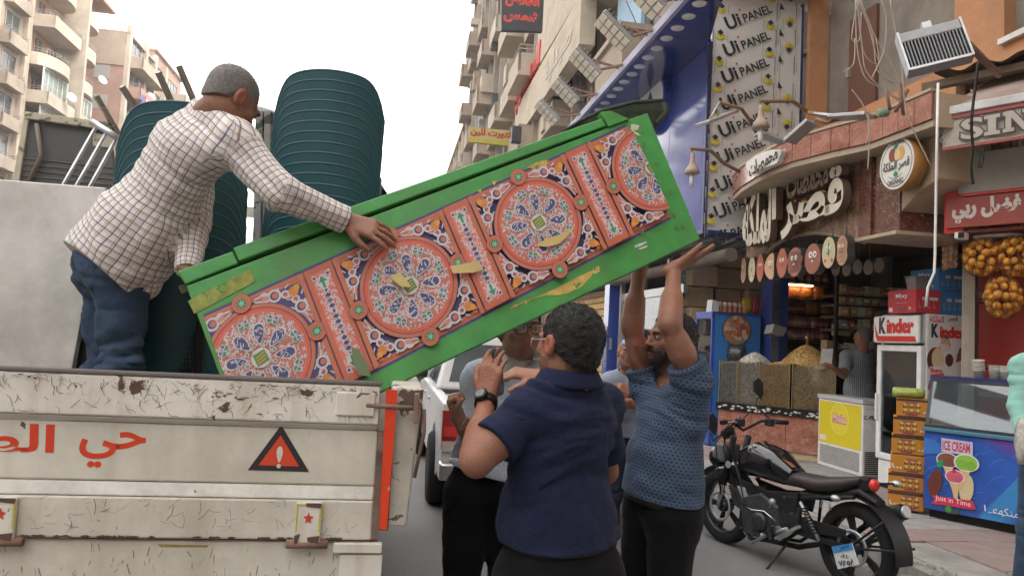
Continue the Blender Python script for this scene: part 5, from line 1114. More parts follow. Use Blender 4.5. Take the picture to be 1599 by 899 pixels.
g = MB(M); g.box(xL+.1, xL+3.4, zV-.02, zV+.006, -.01, .016); g.box(xL+.1, xL+3.4, zA-.09, zA-.055, .014, .02); part('valance_edge', g, mat('pink_trim', (.35,.1,.09), .7), aw)
a = Art(M @ T((0,0,.03)), .001); xS = pl(M, 1497, 215)[0]; 
for i, ch in enumerate('SINI'):
    w = (.2,.13,.24,.13)[i]; x = xS+(0,.2,.35,.59)[i]+w/2+.02; yc = (zA-.07+zV)/2
    def serif(ch, x, yc, w, h, b):
        P = []; t = .36*w+b if ch != 'I' else .45*w
        if ch == 'I': a.rect(x-w*.5-b,yc+h*.3-b,x+w*.5+b,yc+h*.5+b,cc); a.rect(x-w*.5-b,yc-h*.5-b,x+w*.5+b,yc-h*.3+b,cc); a.rect(x-w*.27-b,yc-h*.4,x+w*.27+b,yc+h*.4,cc)
        if ch == 'N':
            a.rect(x-w*.5-b,yc-h*.5-b,x-w*.12+b,yc-h*.3+b,cc); a.rect(x-w*.5-b,yc+h*.3-b,x-w*.15+b,yc+h*.5+b,cc); a.rect(x+w*.12-b,yc+h*.3-b,x+w*.5+b,yc+h*.5+b,cc)
            a.rect(x-w*.41-b,yc-h*.4,x-w*.21+b,yc+h*.45,cc); a.rect(x+w*.21-b,yc-h*.5-b,x+w*.41+b,yc+h*.45,cc); a.poly([(x-w*.4-b,yc+h*.5),(x-w*.15+b,yc+h*.5),(x+w*.4+b,yc-h*.5-b),(x+w*.15-b,yc-h*.5-b)], cc)
    if ch == 'S': a.text('S', x, yc, w=w+.02, h=.22, col=(.06,.05,.045), bold=.055); a.text('S', x, yc, w=w-.012, h=.195, col=(.45,.4,.35), bold=.02)
    else:
        cc = (.06,.05,.045); serif(ch, x, yc, w, .19, .01); cc = (.45,.4,.35); serif(ch, x, yc, w, .19, -.002)
a.stroke(pls(M,(1474,200),(1478,210),(1472,222),(1480,228)), .015, (.2,.17,.15)); a.stroke(pls(M,(1470,203),(1476,208),(1480,200)), .012, (.2,.17,.15)); a.done('valance_lettering', aw)
g = MB(M); g.tube([(xL+.0, zA+.52, -.75), (xL+3.6, zA+.52, -.75)], .055, 10); g.box(xL-.03, xL+.06, zA+.1, zA+.6, -.82, -.68); part('roller', g, m_rust, aw)
# corrugated sheet and beam over it
cr = thing('corrugated_sheet', 'dark rusty corrugated sheet lying over the awning', 'roof sheet', RP(.2) @ T((1.2, 4.3, 0)))
M = RP(.1); x, y = pl(M, 1464, 122); g = MB(M); g.grid(lambda a_, b_: (x+3.2*a_, y+.02+.16*b_+.03*math.sin(60*a_), -1.6*b_+.1), 90, 3); part('sheet', g, mat('rust_sheet', (.07,.045,.035), .8, var=.3), cr)
g = MB(M); g.box(x-.15, x+3.2, y-.09, y-.02, -.1, 0); g.box(x+.3, x+3.2, y-.2, y-.1, -.8, -.7); part('beam', g, mat('old_beam', (.12,.085,.06), .8), cr)
# white hanging pipe with a bend
g = MB(); P_ = [at(1465,130,6.2), at(1463,220,6.2), at(1460,400,6.2), at(1459,425,6.2), at(1449,448,6.2), at(1446,478,6.2)]; g.tube(P_, .011, 8); props(part('conduit', g, m_whitep, None), 'thin bent white pipe hanging in front of the awning end', 'pipe')
def cable(pts, r, lab, name='cable', m=None):
    P = [at(*p) for p in pts]; Q = []
    for i in range(len(P)-1):
        for k in range(4):
            t = k/4; p0 = P[max(i-1,0)]; p1 = P[i]; p2 = P[i+1]; p3 = P[min(i+2,len(P)-1)]
            Q.append(.5*((2*p1)+(p2-p0)*t+(2*p0-5*p1+4*p2-p3)*t*t+(3*p1-p0-3*p2+p3)*t**3))
    g = MB(); g.tube(Q+[P[-1]], r, 5); return props(part(name, g, m or m_black, None), lab, 'cable')
cable([(1528,95,6),(1524,130,6),(1517,190,6),(1519,230,6),(1516,262,6),(1520,288,6)], .012, 'dark cable dangling across the lettered awning')
cable([(1532,232,6.2),(1529,250,6.2),(1528,262,6.2)], .008, 'left of two short cable ends below the valance'); cable([(1536,232,6.2),(1535,250,6.2),(1532,262,6.2)], .008, 'right of two short cable ends below the valance')
m_wire = mat('pale_wire', (.36,.31,.26), .6)
for k, pts in enumerate([[(1338,0),(1345,60),(1352,110),(1380,140),(1405,155)],[(1340,0),(1356,40),(1372,95),(1400,130),(1407,152)],[(1336,0),(1338,70),(1350,120),(1375,138),(1404,158)],[(1342,0),(1362,50),(1370,110),(1395,130)],[(1338,10),(1330,60),(1342,62),(1345,20)],[(1344,0),(1368,60),(1398,110),(1410,150)],[(1339,0),(1348,80),(1372,100),(1368,60)],[(1390,0),(1400,60),(1409,110),(1413,160),(1425,200),(1455,262)],[(1376,0),(1384,30),(1380,80),(1360,125)],[(1335,60),(1333,100),(1316,113)],[(1356,180),(1357,230),(1355,265)],[(1330,140),(1348,165),(1358,200),(1352,225)]]):
    cable([(x,y,6.9 if k < 7 else 6.5) for x,y in pts], .006, ['bundle wire sweeping lowest to the canopy knot','wire of the bundle crossing the middle of the grey opening','steep bundle wire beside the brown door','bundle wire ending short of the canopy','small wire loop near the top of the bundle','outermost right wire of the hanging bundle','doubled back wire loop in the bundle','long wire running down past the round sign','thin wire with a pale joint in the grey opening','wire with a white end beside the brown door','thin wire hanging over the marble corner','short wire over the left marble tiles'][k], 'wire', m_wire)
g = MB()
for a_, b_ in (((1404,130),(1411,180)),((1398,175),(1418,140)),((1384,140),(1390,172)),((1410,120),(1409,165))): g.tube([at(*a_,6.6), at(*b_,6.6)], .016, 5)
props(part('rusty_stakes', g, m_rust, None), 'rusty bent rods knotted with wire on the canopy edge', 'rods')
g = MB(); p = at(1370,177,7.0); g.lathe([(.03,0),(.045,.02),(.045,.09),(.03,.11)], 12, T(p) @ RY(R(80))); props(part('cable_reel', g, mat('green_tape', (.2,.3,.2), .5)), 'small green roll lying on the marble coping', 'roll')
# ================================================================ LAMPS
def flood(px, py, Y, s, lab, k):
    """square 12-cell stadium floodlight facing down to the street"""
    q = atz(px+66, py+6, 6.3); p = at(px, py, q.y+.1); M = frame(p, SN*.75-Vector((0,0,.66)), n=(-SN*.66-Vector((0,0,.75))-SD*.15)); w, h = .64*s, .40*s
    t = thing('floodlight', lab, 'lamp', T(p), 'cell floodlights along the fascia top'); g = MB(M); g.box(-w/2, w/2, -h/2, h/2, -.09, -.01); part('housing', g, m_galv, t, bev=.01)
    for k_ in range(8): x = -w/2+w*(k_+.5)/8; g = MB(M); g.box(x-.006, x+.006, -h/2, h/2, -.15, -.09); part('cooling_fin', g, m_galv, t)
    for i in range(5):
        for j in range(2):
            x = -w/2+w*(i+.5)/5; y = -h/2+h*(j+.5)/2; g = MB(M); g.box(x-w*.08, x+w*.08, y-h*.2, y+h*.2, -.01, .006); part('light_cell', g, mat('cell_lens', (.92,.84,.68), .4, var=.05), t)
    g = MB(); g.bar(M @ Vector((-w*.3,0,-.09)), q, .035); g.bar(M @ Vector((w*.3,0,-.09)), q+SD*-.35+Vector((0,0,0)), .035); part('bracket', g, m_rust, t)
flood(1003, -2, 0, .95, 'cell floodlight nearest, cut by the top of the picture', 0); flood(955, 52, 0, .95, 'cell floodlight second from the top right', 1); flood(911, 104, 0, .95, 'third cell floodlight, middle of the row', 2); flood(880, 147, 0, .92, 'fourth cell floodlight above the green board', 3); flood(852, 178, 0, .9, 'farthest and lowest cell floodlight', 4)
# big finned lamp on an arm
ML = frame(at(1458, 76, 5.2), (.93,-.30,.21), y=(.0,.3,1)); wl = pl(ML,1505,60)[0]-pl(ML,1415,85)[0]
fl = thing('finned_floodlight', 'large grey finned floodlight on a pipe arm above the lettered awning', 'lamp', ML)
w2, h2 = .2, .165
g = MB(ML); g.box(-w2, w2, h2-.085, h2, -.05, .05); part('top_housing', g, mat('lamp_grey', (.3,.3,.31), .45, var=.1), fl, bev=.01)
for k in range(17): x = -w2+.02+k*(2*w2-.04)/16; g = MB(ML); g.box(x-.004, x+.004, -h2+.02, h2-.087, -.04, .05); part('fin', g, mat('fin_grey', (.2,.2,.21), .45), fl)
g = MB(ML); g.box(-w2, w2, -h2+.01, h2-.09, -.05, -.02); part('core', g, mat('core_dark', (.05,.05,.06), .6), fl)
g = MB(ML); g.box(-w2-.012, -w2+.002, -h2, h2+.01, -.05, .055); g.box(w2-.002, w2+.012, -h2, h2+.01, -.05, .055); g.box(-w2,w2,-h2,-h2+.02,-.05,.05); g.box(-.03,.03,h2,h2+.06,-.02,.03); part('end_frame', g, m_galv, fl)
g = MB(); g.tube([at(1500,58,5.25), at(1540,98,5.7), at(1560,118,6.6)], .03, 8); part('arm', g, m_rust, fl)
def bell(px, py, Y, s, lab, arm, grp=None):
    p = at(px, py, Y); t = thing('bell_lamp', lab, 'lamp', T(p)); mm = mat('dusty_bell', (.33,.25,.19), .7, dirt=((.5,.45,.38), 8, .6))
    g = MB(); g.lathe([(.018,.14),(.02,.1),(.028,.04),(.06,-.01),(.075,-.05),(.06,-.062)], 16, T(p) @ Matrix.Scale(s, 4)); part('shade', g, mm, t)
    g = MB(); g.lathe([(.02,-.06),(.022,-.12),(.02,-.17),(.0,-.18)], 10, T(p) @ Matrix.Scale(s, 4)); part('bulb', g, mat('bulb_white', (.65,.66,.68), .3), t)
    g = MB(); g.tube([at(*q) for q in arm], .017*s, 8); g.tube([p+Vector((0,0,.13*s)), at(*arm[0])], .008, 5); part('arm', g, mat('arm_tan', (.22,.135,.08), .75, dirt=((.14,.1,.075), 6, .6)), t); return t
bell(1188, 190, 8.2, 1.35, 'bell shaped lamp in front of the white printed panel', [(1186,158,8.2),(1238,158,8.3),(1262,176,8.6)]); bell(1081, 262, 9.0, 1.3, 'bell shaped lamp hanging before the blue fascia', [(1078,232,9),(1110,235,9.1),(1132,256,9.2),(1155,268,9.4)])
def spot(pts, head, lab):
    P = [at(*q) for q in pts]; t = thing('spot_lamp', lab, 'lamp', T(P[0])); g = MB(); g.tube(P, .02, 8); part('arm', g, mat('arm_tan'), t)
    (ax, ay, Y), (bx, by, Y2) = head; g = MB(); A1, B1 = at(ax, ay, Y), at(bx, by, Y2); g.bar(A1, B1, .2, .035); part('lamp_head', g, m_galv, t, bev=.006)
    g = MB(); m_ = A1.lerp(B1, .5); g.tube([m_, P[0]], .014, 5); g.tube([A1.lerp(B1,.2), P[0]], .012, 5); part('bracket', g, m_galv, t)
spot([(1124,160,8.2),(1158,170,8.3),(1172,190,8.5),(1183,212,8.8)], ((1096,194,8.1),(1143,176,8.4)), 'flat spot lamp with tan arm left of the bell lamp')
spot([(1275,186,7.4),(1290,192,7.3),(1330,180,7.3)], ((1232,222,7.5),(1268,190,7.3)), 'flat grey spot lamp over the left marble tiles')
spot([(1185,208,8.6),(1200,214,8.6),(1222,222,8.6)], ((1182,208,8.6),(1222,222,8.6)), 'flat spot lamp just above the white cloud sign')
spot([(1262,176,7.6),(1310,184,7.3),(1370,182,7.1)], ((1300,184,7.3),(1358,180,7.0)), 'long grey lamp lying along the marble coping')
# ================================================================ HANGING SIGNS DOWN THE STREET
M = VF(24.0); q = pls(M, (783,-12),(850,-12),(838,48),(783,47)); bs = thing('hanging_sign', 'black projecting sign with red Arabic letters high on the right', 'sign', M @ T((*q[3], 0)))
g = MB(M); g.prism([q[0], q[1], (q[1][0], q[2][1]), q[3]][::-1], -.2, 0); part('board', g, mat('sign_black', (.03,.035,.045), .5), bs)
a = Art(M @ T((0,0,.002)), .002); rd = (.6,.06,.05); wq = q[1][0]-q[0][0]; a.text('شمس', (q[0][0]+q[1][0])/2, pl(M,812,27)[1], w=wq*.85, h=.45, col=rd, ar=True, bold=.05); a.text('القائض', (q[0][0]+q[1][0])/2, pl(M,815,2)[1], w=wq*.8, h=.5, col=rd, ar=True, bold=.05); a.done('lettering', bs)
M = VF(34); q = pls(M, (733,198),(803,200),(800,224),(731,221)); ys_ = thing('hanging_sign', 'yellow projecting sign with red Arabic letters over the street', 'sign', M @ T((*q[3], 0)))
g = MB(M); g.box(q[3][0], q[2][0], q[3][1], q[0][1], -.2, 0, (.42,.34,.13)); g.box(q[3][0], q[2][0], q[3][1]-.02, q[3][1]+.2, -.22, .01, (.38,.32,.05)); part('board', g, M_paint(), ys_)
a = Art(M @ T((0,0,.012)), .002); a.text('كتورت للبن', (q[0][0]+q[1][0])/2, (q[0][1]+q[3][1])/2+.12, w=(q[1][0]-q[0][0])*.94, h=.42, col=(.35,.03,.02), ar=True, bold=.05); a.done('lettering', ys_)
M = UF(5.2); rl = thing('shop_sign', 'faded cream sign board with red raised letters along its top edge', 'sign', M @ T((-28, 11, 0)))
g = MB(M); g.box(-34.2, -21.8, 10.85, 12.5, -.5, 0); part('board', g, mat('faded_sign', (.5,.43,.33), .8, var=.12, vs=1.2, dirt=((.3,.24,.17), 1.0, .7)), rl)
a = Art(M @ T((0,0,.01)), .01); a.text('صيدلية', -25, 11.7, w=4.2, h=1.0, col=(.4,.33,.24), ar=True, bold=.03); a.done('faded_lettering', rl)
A_, F_, lo, hi = text_geo(arabic('المنشاوي'), .05, .5, 3); g = MB(M @ T((0,0,-.02))); g.add([((p[0]-lo[0])/(hi[0]-lo[0])*5.9-34.3, (p[1]-lo[1])/(hi[1]-lo[1])*1.5+12.15, p[2]*.14) for p in A_], F_); part('red_letters', g, mat('letter_red', (.5,.03,.03), .5), rl)
g = MB(VF(26)); q = pl(VF(26), 803, 205); x, y = pl(VF(26), 806, 207); g.box(x-.15, x+.2, y-.35, y+.25, -.3, 0); props(part('wall_lamp', g, m_ms_, None, bev=.02), 'small dark box lamp at the right end of the yellow sign', 'lamp')
# ================================================================ FLATBED TRUCK
m_tw = mat('truck_paint', (.62,.60,.53), .45, var=.1, vs=5, bump=.3, bs=5, streak=((.42,.37,.28), 9, .55), dirt=((.38,.33,.25), 2.4, .6), chips=((.12,.07,.05), 9.0, .70))
m_tw2 = mat('truck_paint_worn', (.68,.66,.6), .5, streak=((.38,.28,.2), 14, .5), var=.08, vs=4, bump=.3, bs=12, dirt=((.38,.33,.26), 2.6, .6), chips=((.11,.06,.048), 13, .635))
m_rub = mat('rubber_edge', (.085,.07,.068), .7, dirt=((.2,.15,.12), 5, .5)); m_tyre = mat('tyre_rubber', (.014,.014,.015), .85, var=.2, vs=20, bump=.3, bs=60, spec=.2)
tr = thing('flatbed_truck', 'battered white flatbed truck with red Arabic lettering and a warning triangle on its tailgate', 'truck', T(S(-.87, 2.4, 0)))
UL_, UR_, V0 = -1.76, -.02, 2.33
MT = VF(V0)
tg = None
def slab(z0, z1, d0, d1, name, m, parent=tr, u0=UL_, u1=UR_, bev=.006):
    """tailgate strip between heights, proud d0 at the bottom and d1 at the top"""
    g = MB(MT); g.hexa([(u0,z0,-.03),(u1,z0,-.03),(u1,z0,d0),(u0,z0,d0),(u0,z1,-.03),(u1,z1,-.03),(u1,z1,d1),(u0,z1,d1)]); return part(name, g, m, parent, bev=bev)
slab(1.318, 1.437, .004, .0, 'tailgate_rail', m_tw2); slab(1.300, 1.3165, -.018, .003, 'tailgate_step', m_tw)
slab(1.13, 1.2985, -.018, -.018, 'tailgate_panel', m_tw); slab(1.092, 1.1285, .006, -.017, 'tailgate_ridge', mat('ridge_paint', (.54,.53,.49), .5, var=.1, vs=5, dirt=((.22,.19,.16), 5, .75), chips=((.11,.06,.048), 14, .66))); slab(.972, 1.0905, .004, .006, 'tailgate_panel', m_tw)
g = MB(MT)
n = 90; rr = random.Random(11)
g.hexa([(UL_,1.437,-.045),(UR_+.004,1.437,-.045),(UR_+.004,1.437,.004),(UL_,1.437,.004),(UL_,1.449,-.045),(UR_+.004,1.449,-.045),(UR_+.004,1.449,.0),(UL_,1.449,.0)]); part('tailgate_edge', g, m_rub, tr, bev=.004)
slab(.62, .962, -.012, -.012, 'bed_crossmember', m_tw); 
g = MB(MT); g.box(-.13, .015, .935, .965, -.01, .012); g.box(-.11, .018, .62, .93, -.01, .004); part('corner_bracket', g, m_tw2, tr, bev=.004)
# side gate and corner post right
g = MB(SM); g.hexa([(.0,2.36,1.005),(.085,2.36,1.005),(.085,4.9,1.005),(.0,4.9,1.005),(.015,2.36,1.435),(.115,2.36,1.435),(.115,4.9,1.435),(.015,4.9,1.435)]); part('side_gate', g, mat('side_gate_paint', (.56,.53,.47), .55, var=.1, vs=5, bump=.4, bs=14, dirt=((.3,.26,.2), 3, .8), chips=((.12,.08,.06), 9, .57)), tr, bev=.008)
g = MB(SM); g.box(.0, .03, 2.335, 2.358, 1.0, 1.42); part('gate_seal', g, m_rub, tr)
g = MB(SM); g.tube([(.118,2.345,1.37),(.122,2.34,1.3),(.10,2.34,1.16)], .006, 6); g.tube([(-.06,2.322,1.378),(.1,2.322,1.374)], .0075, 8); part('latch_rod', g, m_rust, tr)
g = MB(SM); g.box(.085,.1,2.30,2.345,1.33,1.42); part('latch_plate', g, m_rust, tr, bev=.003)
g = MB(MT); g.box(-.15, -.035, 1.345, 1.415, .004, .012); part('latch_cover', g, m_tw2, tr, bev=.003)
g = MB(SM); g.box(UL_-.06, UL_, 2.36, 4.9, 1.0, 1.44); part('side_gate', g, m_tw2, tr, bev=.006)
g = MB(SM); g.box(UL_, .0, 2.37, 4.95, .93, .965); part('bed_floor', g, m_rust, tr)
g = MB(SM); g.box(UL_, .0, 4.9, 4.97, .97, 1.75)
for k in range(7): g.box(UL_+.1+k*.25, UL_+.14+k*.25, 4.91, 4.96, 1.75, 2.3)
g.box(UL_, 0, 4.9, 4.97, 2.3, 2.36); part('headboard', g, m_tw, tr)
g = MB(SM); g.hexa([(UL_+.05,5.05,.75),(-.05,5.05,.75),(-.05,6.7,.6),(UL_+.05,6.7,.6),(UL_+.12,5.08,2.15),(-.12,5.08,2.15),(-.12,6.3,2.1),(UL_+.12,6.3,2.1)]); part('cab', g, m_tw, tr, bev=.05)
g = MB(SM); g.box(UL_+.3,-.3,5.03,5.075,1.5,1.95); part('cab_window', g, m_glassd, tr)
g = MB(SM); g.box(-1.3,-.45,2.5,6.5,.55,.75); g.box(-1.5,-.3,4.0,4.5,.45,.8); part('chassis', g, m_black, tr)
for u in (-1.6, -.18):
    for v in (3.4, 5.9):
        g = MB(); M = SM @ T((u, v, .36)) @ RY(PI/2); g.lathe([(.16,-.1),(.3,-.1),(.35,-.07),(.36,0),(.35,.07),(.3,.1),(.16,.1)], 24, M); w = part('wheel', g, m_tyre, tr)
        g = MB(); g.lathe([(.0,-.04),(.05,-.04),(.06,0),(.14,.01),(.165,.08),(.165,-.09)], 18, M); part('rim', g, m_galv, w)
# hinges
for px, lab in ((484, 1), (8, 0)):
    x = pl(MT, px, 790)[0]; g = MB(MT); g.box(x-.038, x+.038, .955, 1.085, .006, .022); h = part('hinge', g, m_tw2, tr, bev=.004)
    g = MB(MT @ T((x, .962, .012)) @ RY(PI/2)); g.lathe([(.0,-.06),(.013,-.06),(.013,.06),(.0,.06)], 10); part('hinge_pin', g, m_rust, h)
    a = Art(MT @ T((x, 0, .0225))); y0_, y1_ = 1.0, 1.082
    for r_ in ((-.036,y0_,-.031,y1_),(.031,y0_,.036,y1_),(-.036,y1_-.005,.036,y1_)): a.rect(*r_, (.5,.45,.03))
    st = [(.016*math.cos(PI/2+k*PI/5)*(1 if k % 2 == 0 else .42), 1.04+.019*math.sin(PI/2+k*PI/5)*(1 if k % 2 == 0 else .42)) for k in range(10)]; a.poly(st, (.55,.04,.02))
    a.poly([(-.037,.99),(-.02,.995),(-.028,.965),(-.037,.968)], (.1,.055,.045)); a.poly([(0,.985),(.036,.99),(.034,.968),(.002,.972)], (.1,.055,.045)); a.poly([(-.01,1.085),(.036,1.085),(.034,1.07),(-.008,1.074)], (.1,.055,.045)); a.done('painted_star', h)
# prints on the tailgate
a = Art(MT @ T((0,0,-.0175))); rd = (.62,.05,.012)
cx, cy = pl(MT, 172, 703); w = pl(MT,222,695)[0]-pl(MT,117,700)[0]; a.text('حي', cx, cy, w=w, h=.105, col=rd, ar=True, bold=.022)
xr = pl(MT, 82, 683)[0]; yc = pl(MT, 60, 682)[1]; a.text('الطو', xr, yc-.018, h=.105, w=.30, col=rd, ar=True, bold=.022, align='r')
tri = pls(MT, (438,664),(482,738),(385,735)); a.poly(tri, (.025,.02,.02)); c_ = (sum(p[0] for p in tri)/3, sum(p[1] for p in tri)/3); a.poly([(c_[0]+(p[0]-c_[0])*.66, c_[1]+(p[1]-c_[1])*.66) for p in tri], (.62,.06,.02))
a.poly([(c_[0]+.0075*math.sin(t)*(1.15+.4*math.cos(t)), c_[1]+.004+.024*math.cos(t)) for t in [2*PI*k/16 for k in range(16)]], (.6,.58,.55)); a.disk(c_[0], c_[1]-.031, .0065, (.6,.58,.55), 12); a.done('painted_sign', tr)
q = pls(MT, (603,607),(621,609),(604,826),(592,824)); g = MB(MT); g.prism([(p[0], p[1]) for p in (q[3], q[2], q[1], q[0])], .0045, .0085); part('reflective_strip', g, mat('orange_red_strip', (.68,.05,.012), .35, var=.08, chips=((.45,.4,.33), 9, .64)), tr)
# scratches and bare metal
rr = random.Random(21); a = Art(MT @ T((0,0,.0045)), .00002); a.begin(); br = (.1,.055,.045)
for k in range(300):
    x = rr.uniform(-1.35, UR_-.02); z = rr.uniform(1.33, 1.43) if k < 200 else 1.434-abs(rr.gauss(0,.02)); L_ = rr.uniform(.008,.045); t = rr.gauss(-1.2,.7); w = rr.uniform(.0004,.0017)
    if x < -.75 and rr.random() < .35: continue
    p = [(x,z)]; 
    for j in range(3): t += rr.gauss(0,.5); p.append((p[-1][0]+L_/3*math.cos(t), max(1.325,min(1.434,p[-1][1]+L_/3*math.sin(t)))))
    a.stroke(p, w, br)
def blotch(x, z, rx, rz, col=br):
    n = 22; a.poly([(x+rx*math.cos(2*PI*k/n)*rr.uniform(.55,1.2), max(1.322 if z > 1.3 else .97, min(1.435 if z > 1.3 else 1.3, z+rz*math.sin(2*PI*k/n)*rr.uniform(.5,1.2)))) for k in range(n)], col)
for px, py, rx, rz in ((50,588,.035,.008),(227,605,.009,.028),(325,618,.035,.008),(345,612,.03,.006),(390,621,.045,.009),(420,603,.04,.006),(300,600,.03,.005),(540,608,.03,.006),(590,612,.02,.012),(552,632,.015,.01),(556,625,.012,.02),(470,606,.025,.005),(100,580,.03,.003),(250,586,.05,.004),(360,590,.06,.004),(500,596,.06,.004),(560,600,.05,.004)):
    x, z = pl(MT, px, py)
    for q_ in range(5): blotch(x+rr.gauss(0,rx*.6), z+rr.gauss(0,rz*.5), rx*rr.uniform(.12,.32), rz*rr.uniform(.15,.35))
a.done('scratches', tr, mat('bare_metal', attr='Col', rough=.8, var=.3, vs=40), kind='stuff')
a = Art(MT @ T((0,0,.0065)), .00002); a.begin()
for k in range(110):
    x = rr.uniform(-1.35, UR_-.05); z = rr.uniform(.975, 1.085); t = rr.gauss(0,.5)+(PI/2 if k % 3 == 0 else 0); L_ = rr.uniform(.006,.05); a.stroke([(x,z),(x+L_*.5*math.cos(t),max(.973,min(1.089,z+L_*.5*math.sin(t)))),(x+L_*math.cos(t+.2),max(.973,min(1.089,z+L_*math.sin(t+.2))))], rr.uniform(.0005,.0014), (.3,.26,.22) if k % 2 else br)
for k in range(60): x = rr.uniform(-1.35, -.1); blotch(x, .977, rr.uniform(.004,.018), .004)
a.done('scratches', tr, mat('bare_metal'), kind='stuff')
a = Art(MT @ T((0,0,-.0115)), .00002); a.begin()
for k in range(90):
    x = rr.uniform(-1.3, -.03); z = rr.uniform(.84, .955); a.stroke([(x,z),(x+rr.gauss(0,.006),z-rr.uniform(.005,.03))], rr.uniform(.0008,.003), (.22,.18,.14))
a.poly([(pl(MT,245,842)[0],.952),(pl(MT,325,846)[0],.95),(pl(MT,322,849)[0],.944),(pl(MT,250,848)[0],.943)], (.3,.22,.08)); a.done('scratches', tr, mat('bare_metal'), kind='stuff')
# ================================================================ LOAD: chairs, sheet, boards, legs
m_pl = mat('green_plastic', (.016,.078,.098), .40, var=.12, vs=5, bump=.08, bs=30)
def chair_proto(label, group):
    t = thing('plastic_chair', label, 'chair', I4, group)
    def zt_(xn): return .905-.035*xn*xn-.17*abs(xn)**8
    def sh(s_, q):
        xn = s_*2; zt = zt_(xn); z = .38+(zt-.38)*q; return (xn*.268*(1-.06*(1-q)), -.235-.085*(1-xn*xn)-.05*(z-.4)/.5, z)
    g = MB(); g.grid(lambda a_, b_: sh(a_-.5, b_), 24, 8); g.grid(lambda a_, b_: tuple(Vector(sh(.5-a_, b_))+Vector((0,.012,0))), 24, 8); part('backrest', g, m_pl, t)
    g = MB(); P = [sh(-.5, k/6) for k in range(7)]+[sh(-.5+k/28, 1.0) for k in range(1,28)]+[sh(.5, 1-k/6) for k in range(7)]; g.tube([Vector(p)+Vector((0,.004,0)) for p in P], .006, 6); part('back_rim', g, m_pl, t)
    g = MB(); g.grid(lambda a_, b_: ((a_-.5)*.5, -.24+.46*b_, .42-.015*math.sin(PI*a_)*math.sin(PI*b_)-.02*(b_ > .9)), 8, 8); g.grid(lambda a_, b_: ((.5-a_)*.5, -.24+.46*b_, .405-.015*math.sin(PI*a_)*math.sin(PI*b_)), 8, 8); part('seat', g, m_pl, t)
    for x, y in ((-.24,-.24),(.24,-.24),(-.24,.21),(.24,.21)):
        g = MB(); g.hexa([(x*1.08-.02,y*1.12-.02,0),(x*1.08+.02,y*1.12-.02,0),(x*1.08+.02,y*1.12+.02,0),(x*1.08-.02,y*1.12+.02,0),(x-.03,y-.025,.42),(x+.03,y-.025,.42),(x+.03,y+.025,.42),(x-.03,y+.025,.42)]); part('leg', g, m_pl, t)
    return t
ORD = ['lowest','second','third','fourth','fifth','sixth','seventh','eighth','ninth','tenth','eleventh','twelfth','thirteenth','fourteenth','fifteenth','sixteenth','seventeenth','eighteenth','nineteenth','twentieth']
ch0 = chair_proto('x', 'dark green plastic chairs nested in the tall right stack')
base = at(512, 400, 3.78)
BS = T((base.x, base.y, .965)) @ RZ(R(2)) @ RX(R(0))
for k in range(20):
    lab = 'dark green plastic chair, %s from the bottom of the right stack' % ORD[k] if k < 19 else 'topmost dark green plastic chair of the tall right stack'
    M = BS @ T((.001*math.sin(k*2.1), .004*k, .0515*k)); c = ch0 if k == 0 else dup(ch0, M, lab)
    if k == 0: c.matrix_basis = M; WM[c.name] = M; c['label'] = lab
b2 = at(297, 400, 3.42); BS2 = T((b2.x, b2.y, .965)) @ RZ(R(20)) @ RY(R(-2))
for k in range(14):
    lab = 'dark green plastic chair, %s from the bottom of the left stack' % ORD[k] if k < 13 else 'topmost dark green plastic chair of the left stack behind the man'
    dup(ch0, BS2 @ T((.001*math.sin(k*2.1), .008*k, .0525*k)), lab, 'dark green plastic chairs nested in the left stack behind the man')
# pale steel sheet
M = VF(3.2); x1 = pl(M, 124, 420)[0]; zt1 = pl(M, 10, 281)[1]
g = MB(M); g.hexa([(-1.74,.97,-.04),(x1+.02-.05,.97,-.04),(x1-.03,.97,0),(-1.74,.97,0),(-1.74,zt1,-.04),(x1+.07,zt1,-.04),(x1+.07,zt1,0),(-1.74,zt1,0)])
props(part('steel_sheet', g, mat('scuffed_zinc', (.60,.595,.58), .5, metal=.25, var=.3, vs=2.6, bump=.12, bs=9, dirt=((.36,.34,.31), 1.6, .75), chips=((.12,.11,.1), 7, .70)), None, bev=.004), 'tall scuffed pale steel sheet standing at the left of the truck bed', 'sheet')
# grey board with cream beam
t = thing('grey_board', 'dark grey board with a cream top beam behind the steel sheet', 'board', T(S(-1.6,4.2,.97)))
M = VF(4.3); q = pls(M, (45,188),(170,205),(185,330),(20,330)); g = MB(M); g.prism([q[3], q[2], q[1], q[0]], -.04, 0); part('panel', g, mat('slate_grey', (.1,.102,.106), .7, dirt=((.16,.15,.14), 2, .5)), t)
g = MB(M); q2 = pls(M, (40,176),(172,193),(172,205),(42,187)); g.prism([q2[3],q2[2],q2[1],q2[0]], -.08, .03); q3 = pls(M, (40,180),(48,181),(26,330),(14,330)); g.prism([q3[3],q3[2],q3[1],q3[0]], -.06, .02); part('cream_frame', g, mat('old_cream_paint', (.5,.46,.36), .8, chips=((.2,.17,.12), 8, .56)), t, bev=.004)
g = MB(M)
for k in range(6): a_, b_ = pls(M, (30-k, 246+k*9), (178, 262+k*9)); g.bar((*a_,.004), (*b_,.004), .004, .004)
a_, b_ = pls(M, (60,195),(46,290)); g.tube([(*a_,.02),((a_[0]+b_[0])/2+.05,(a_[1]+b_[1])/2,.03),(*b_,.02)], .012, 5); part('lashing_wire', g, mat('wire_brown', (.2,.17,.14), .7), t)
q = pls(M, (145,208),(182,214),(181,232),(146,228)); g = MB(M); g.prism([q[3],q[2],q[1],q[0]], .0, .006); part('patch', g, mat('old_cream_paint'), t)
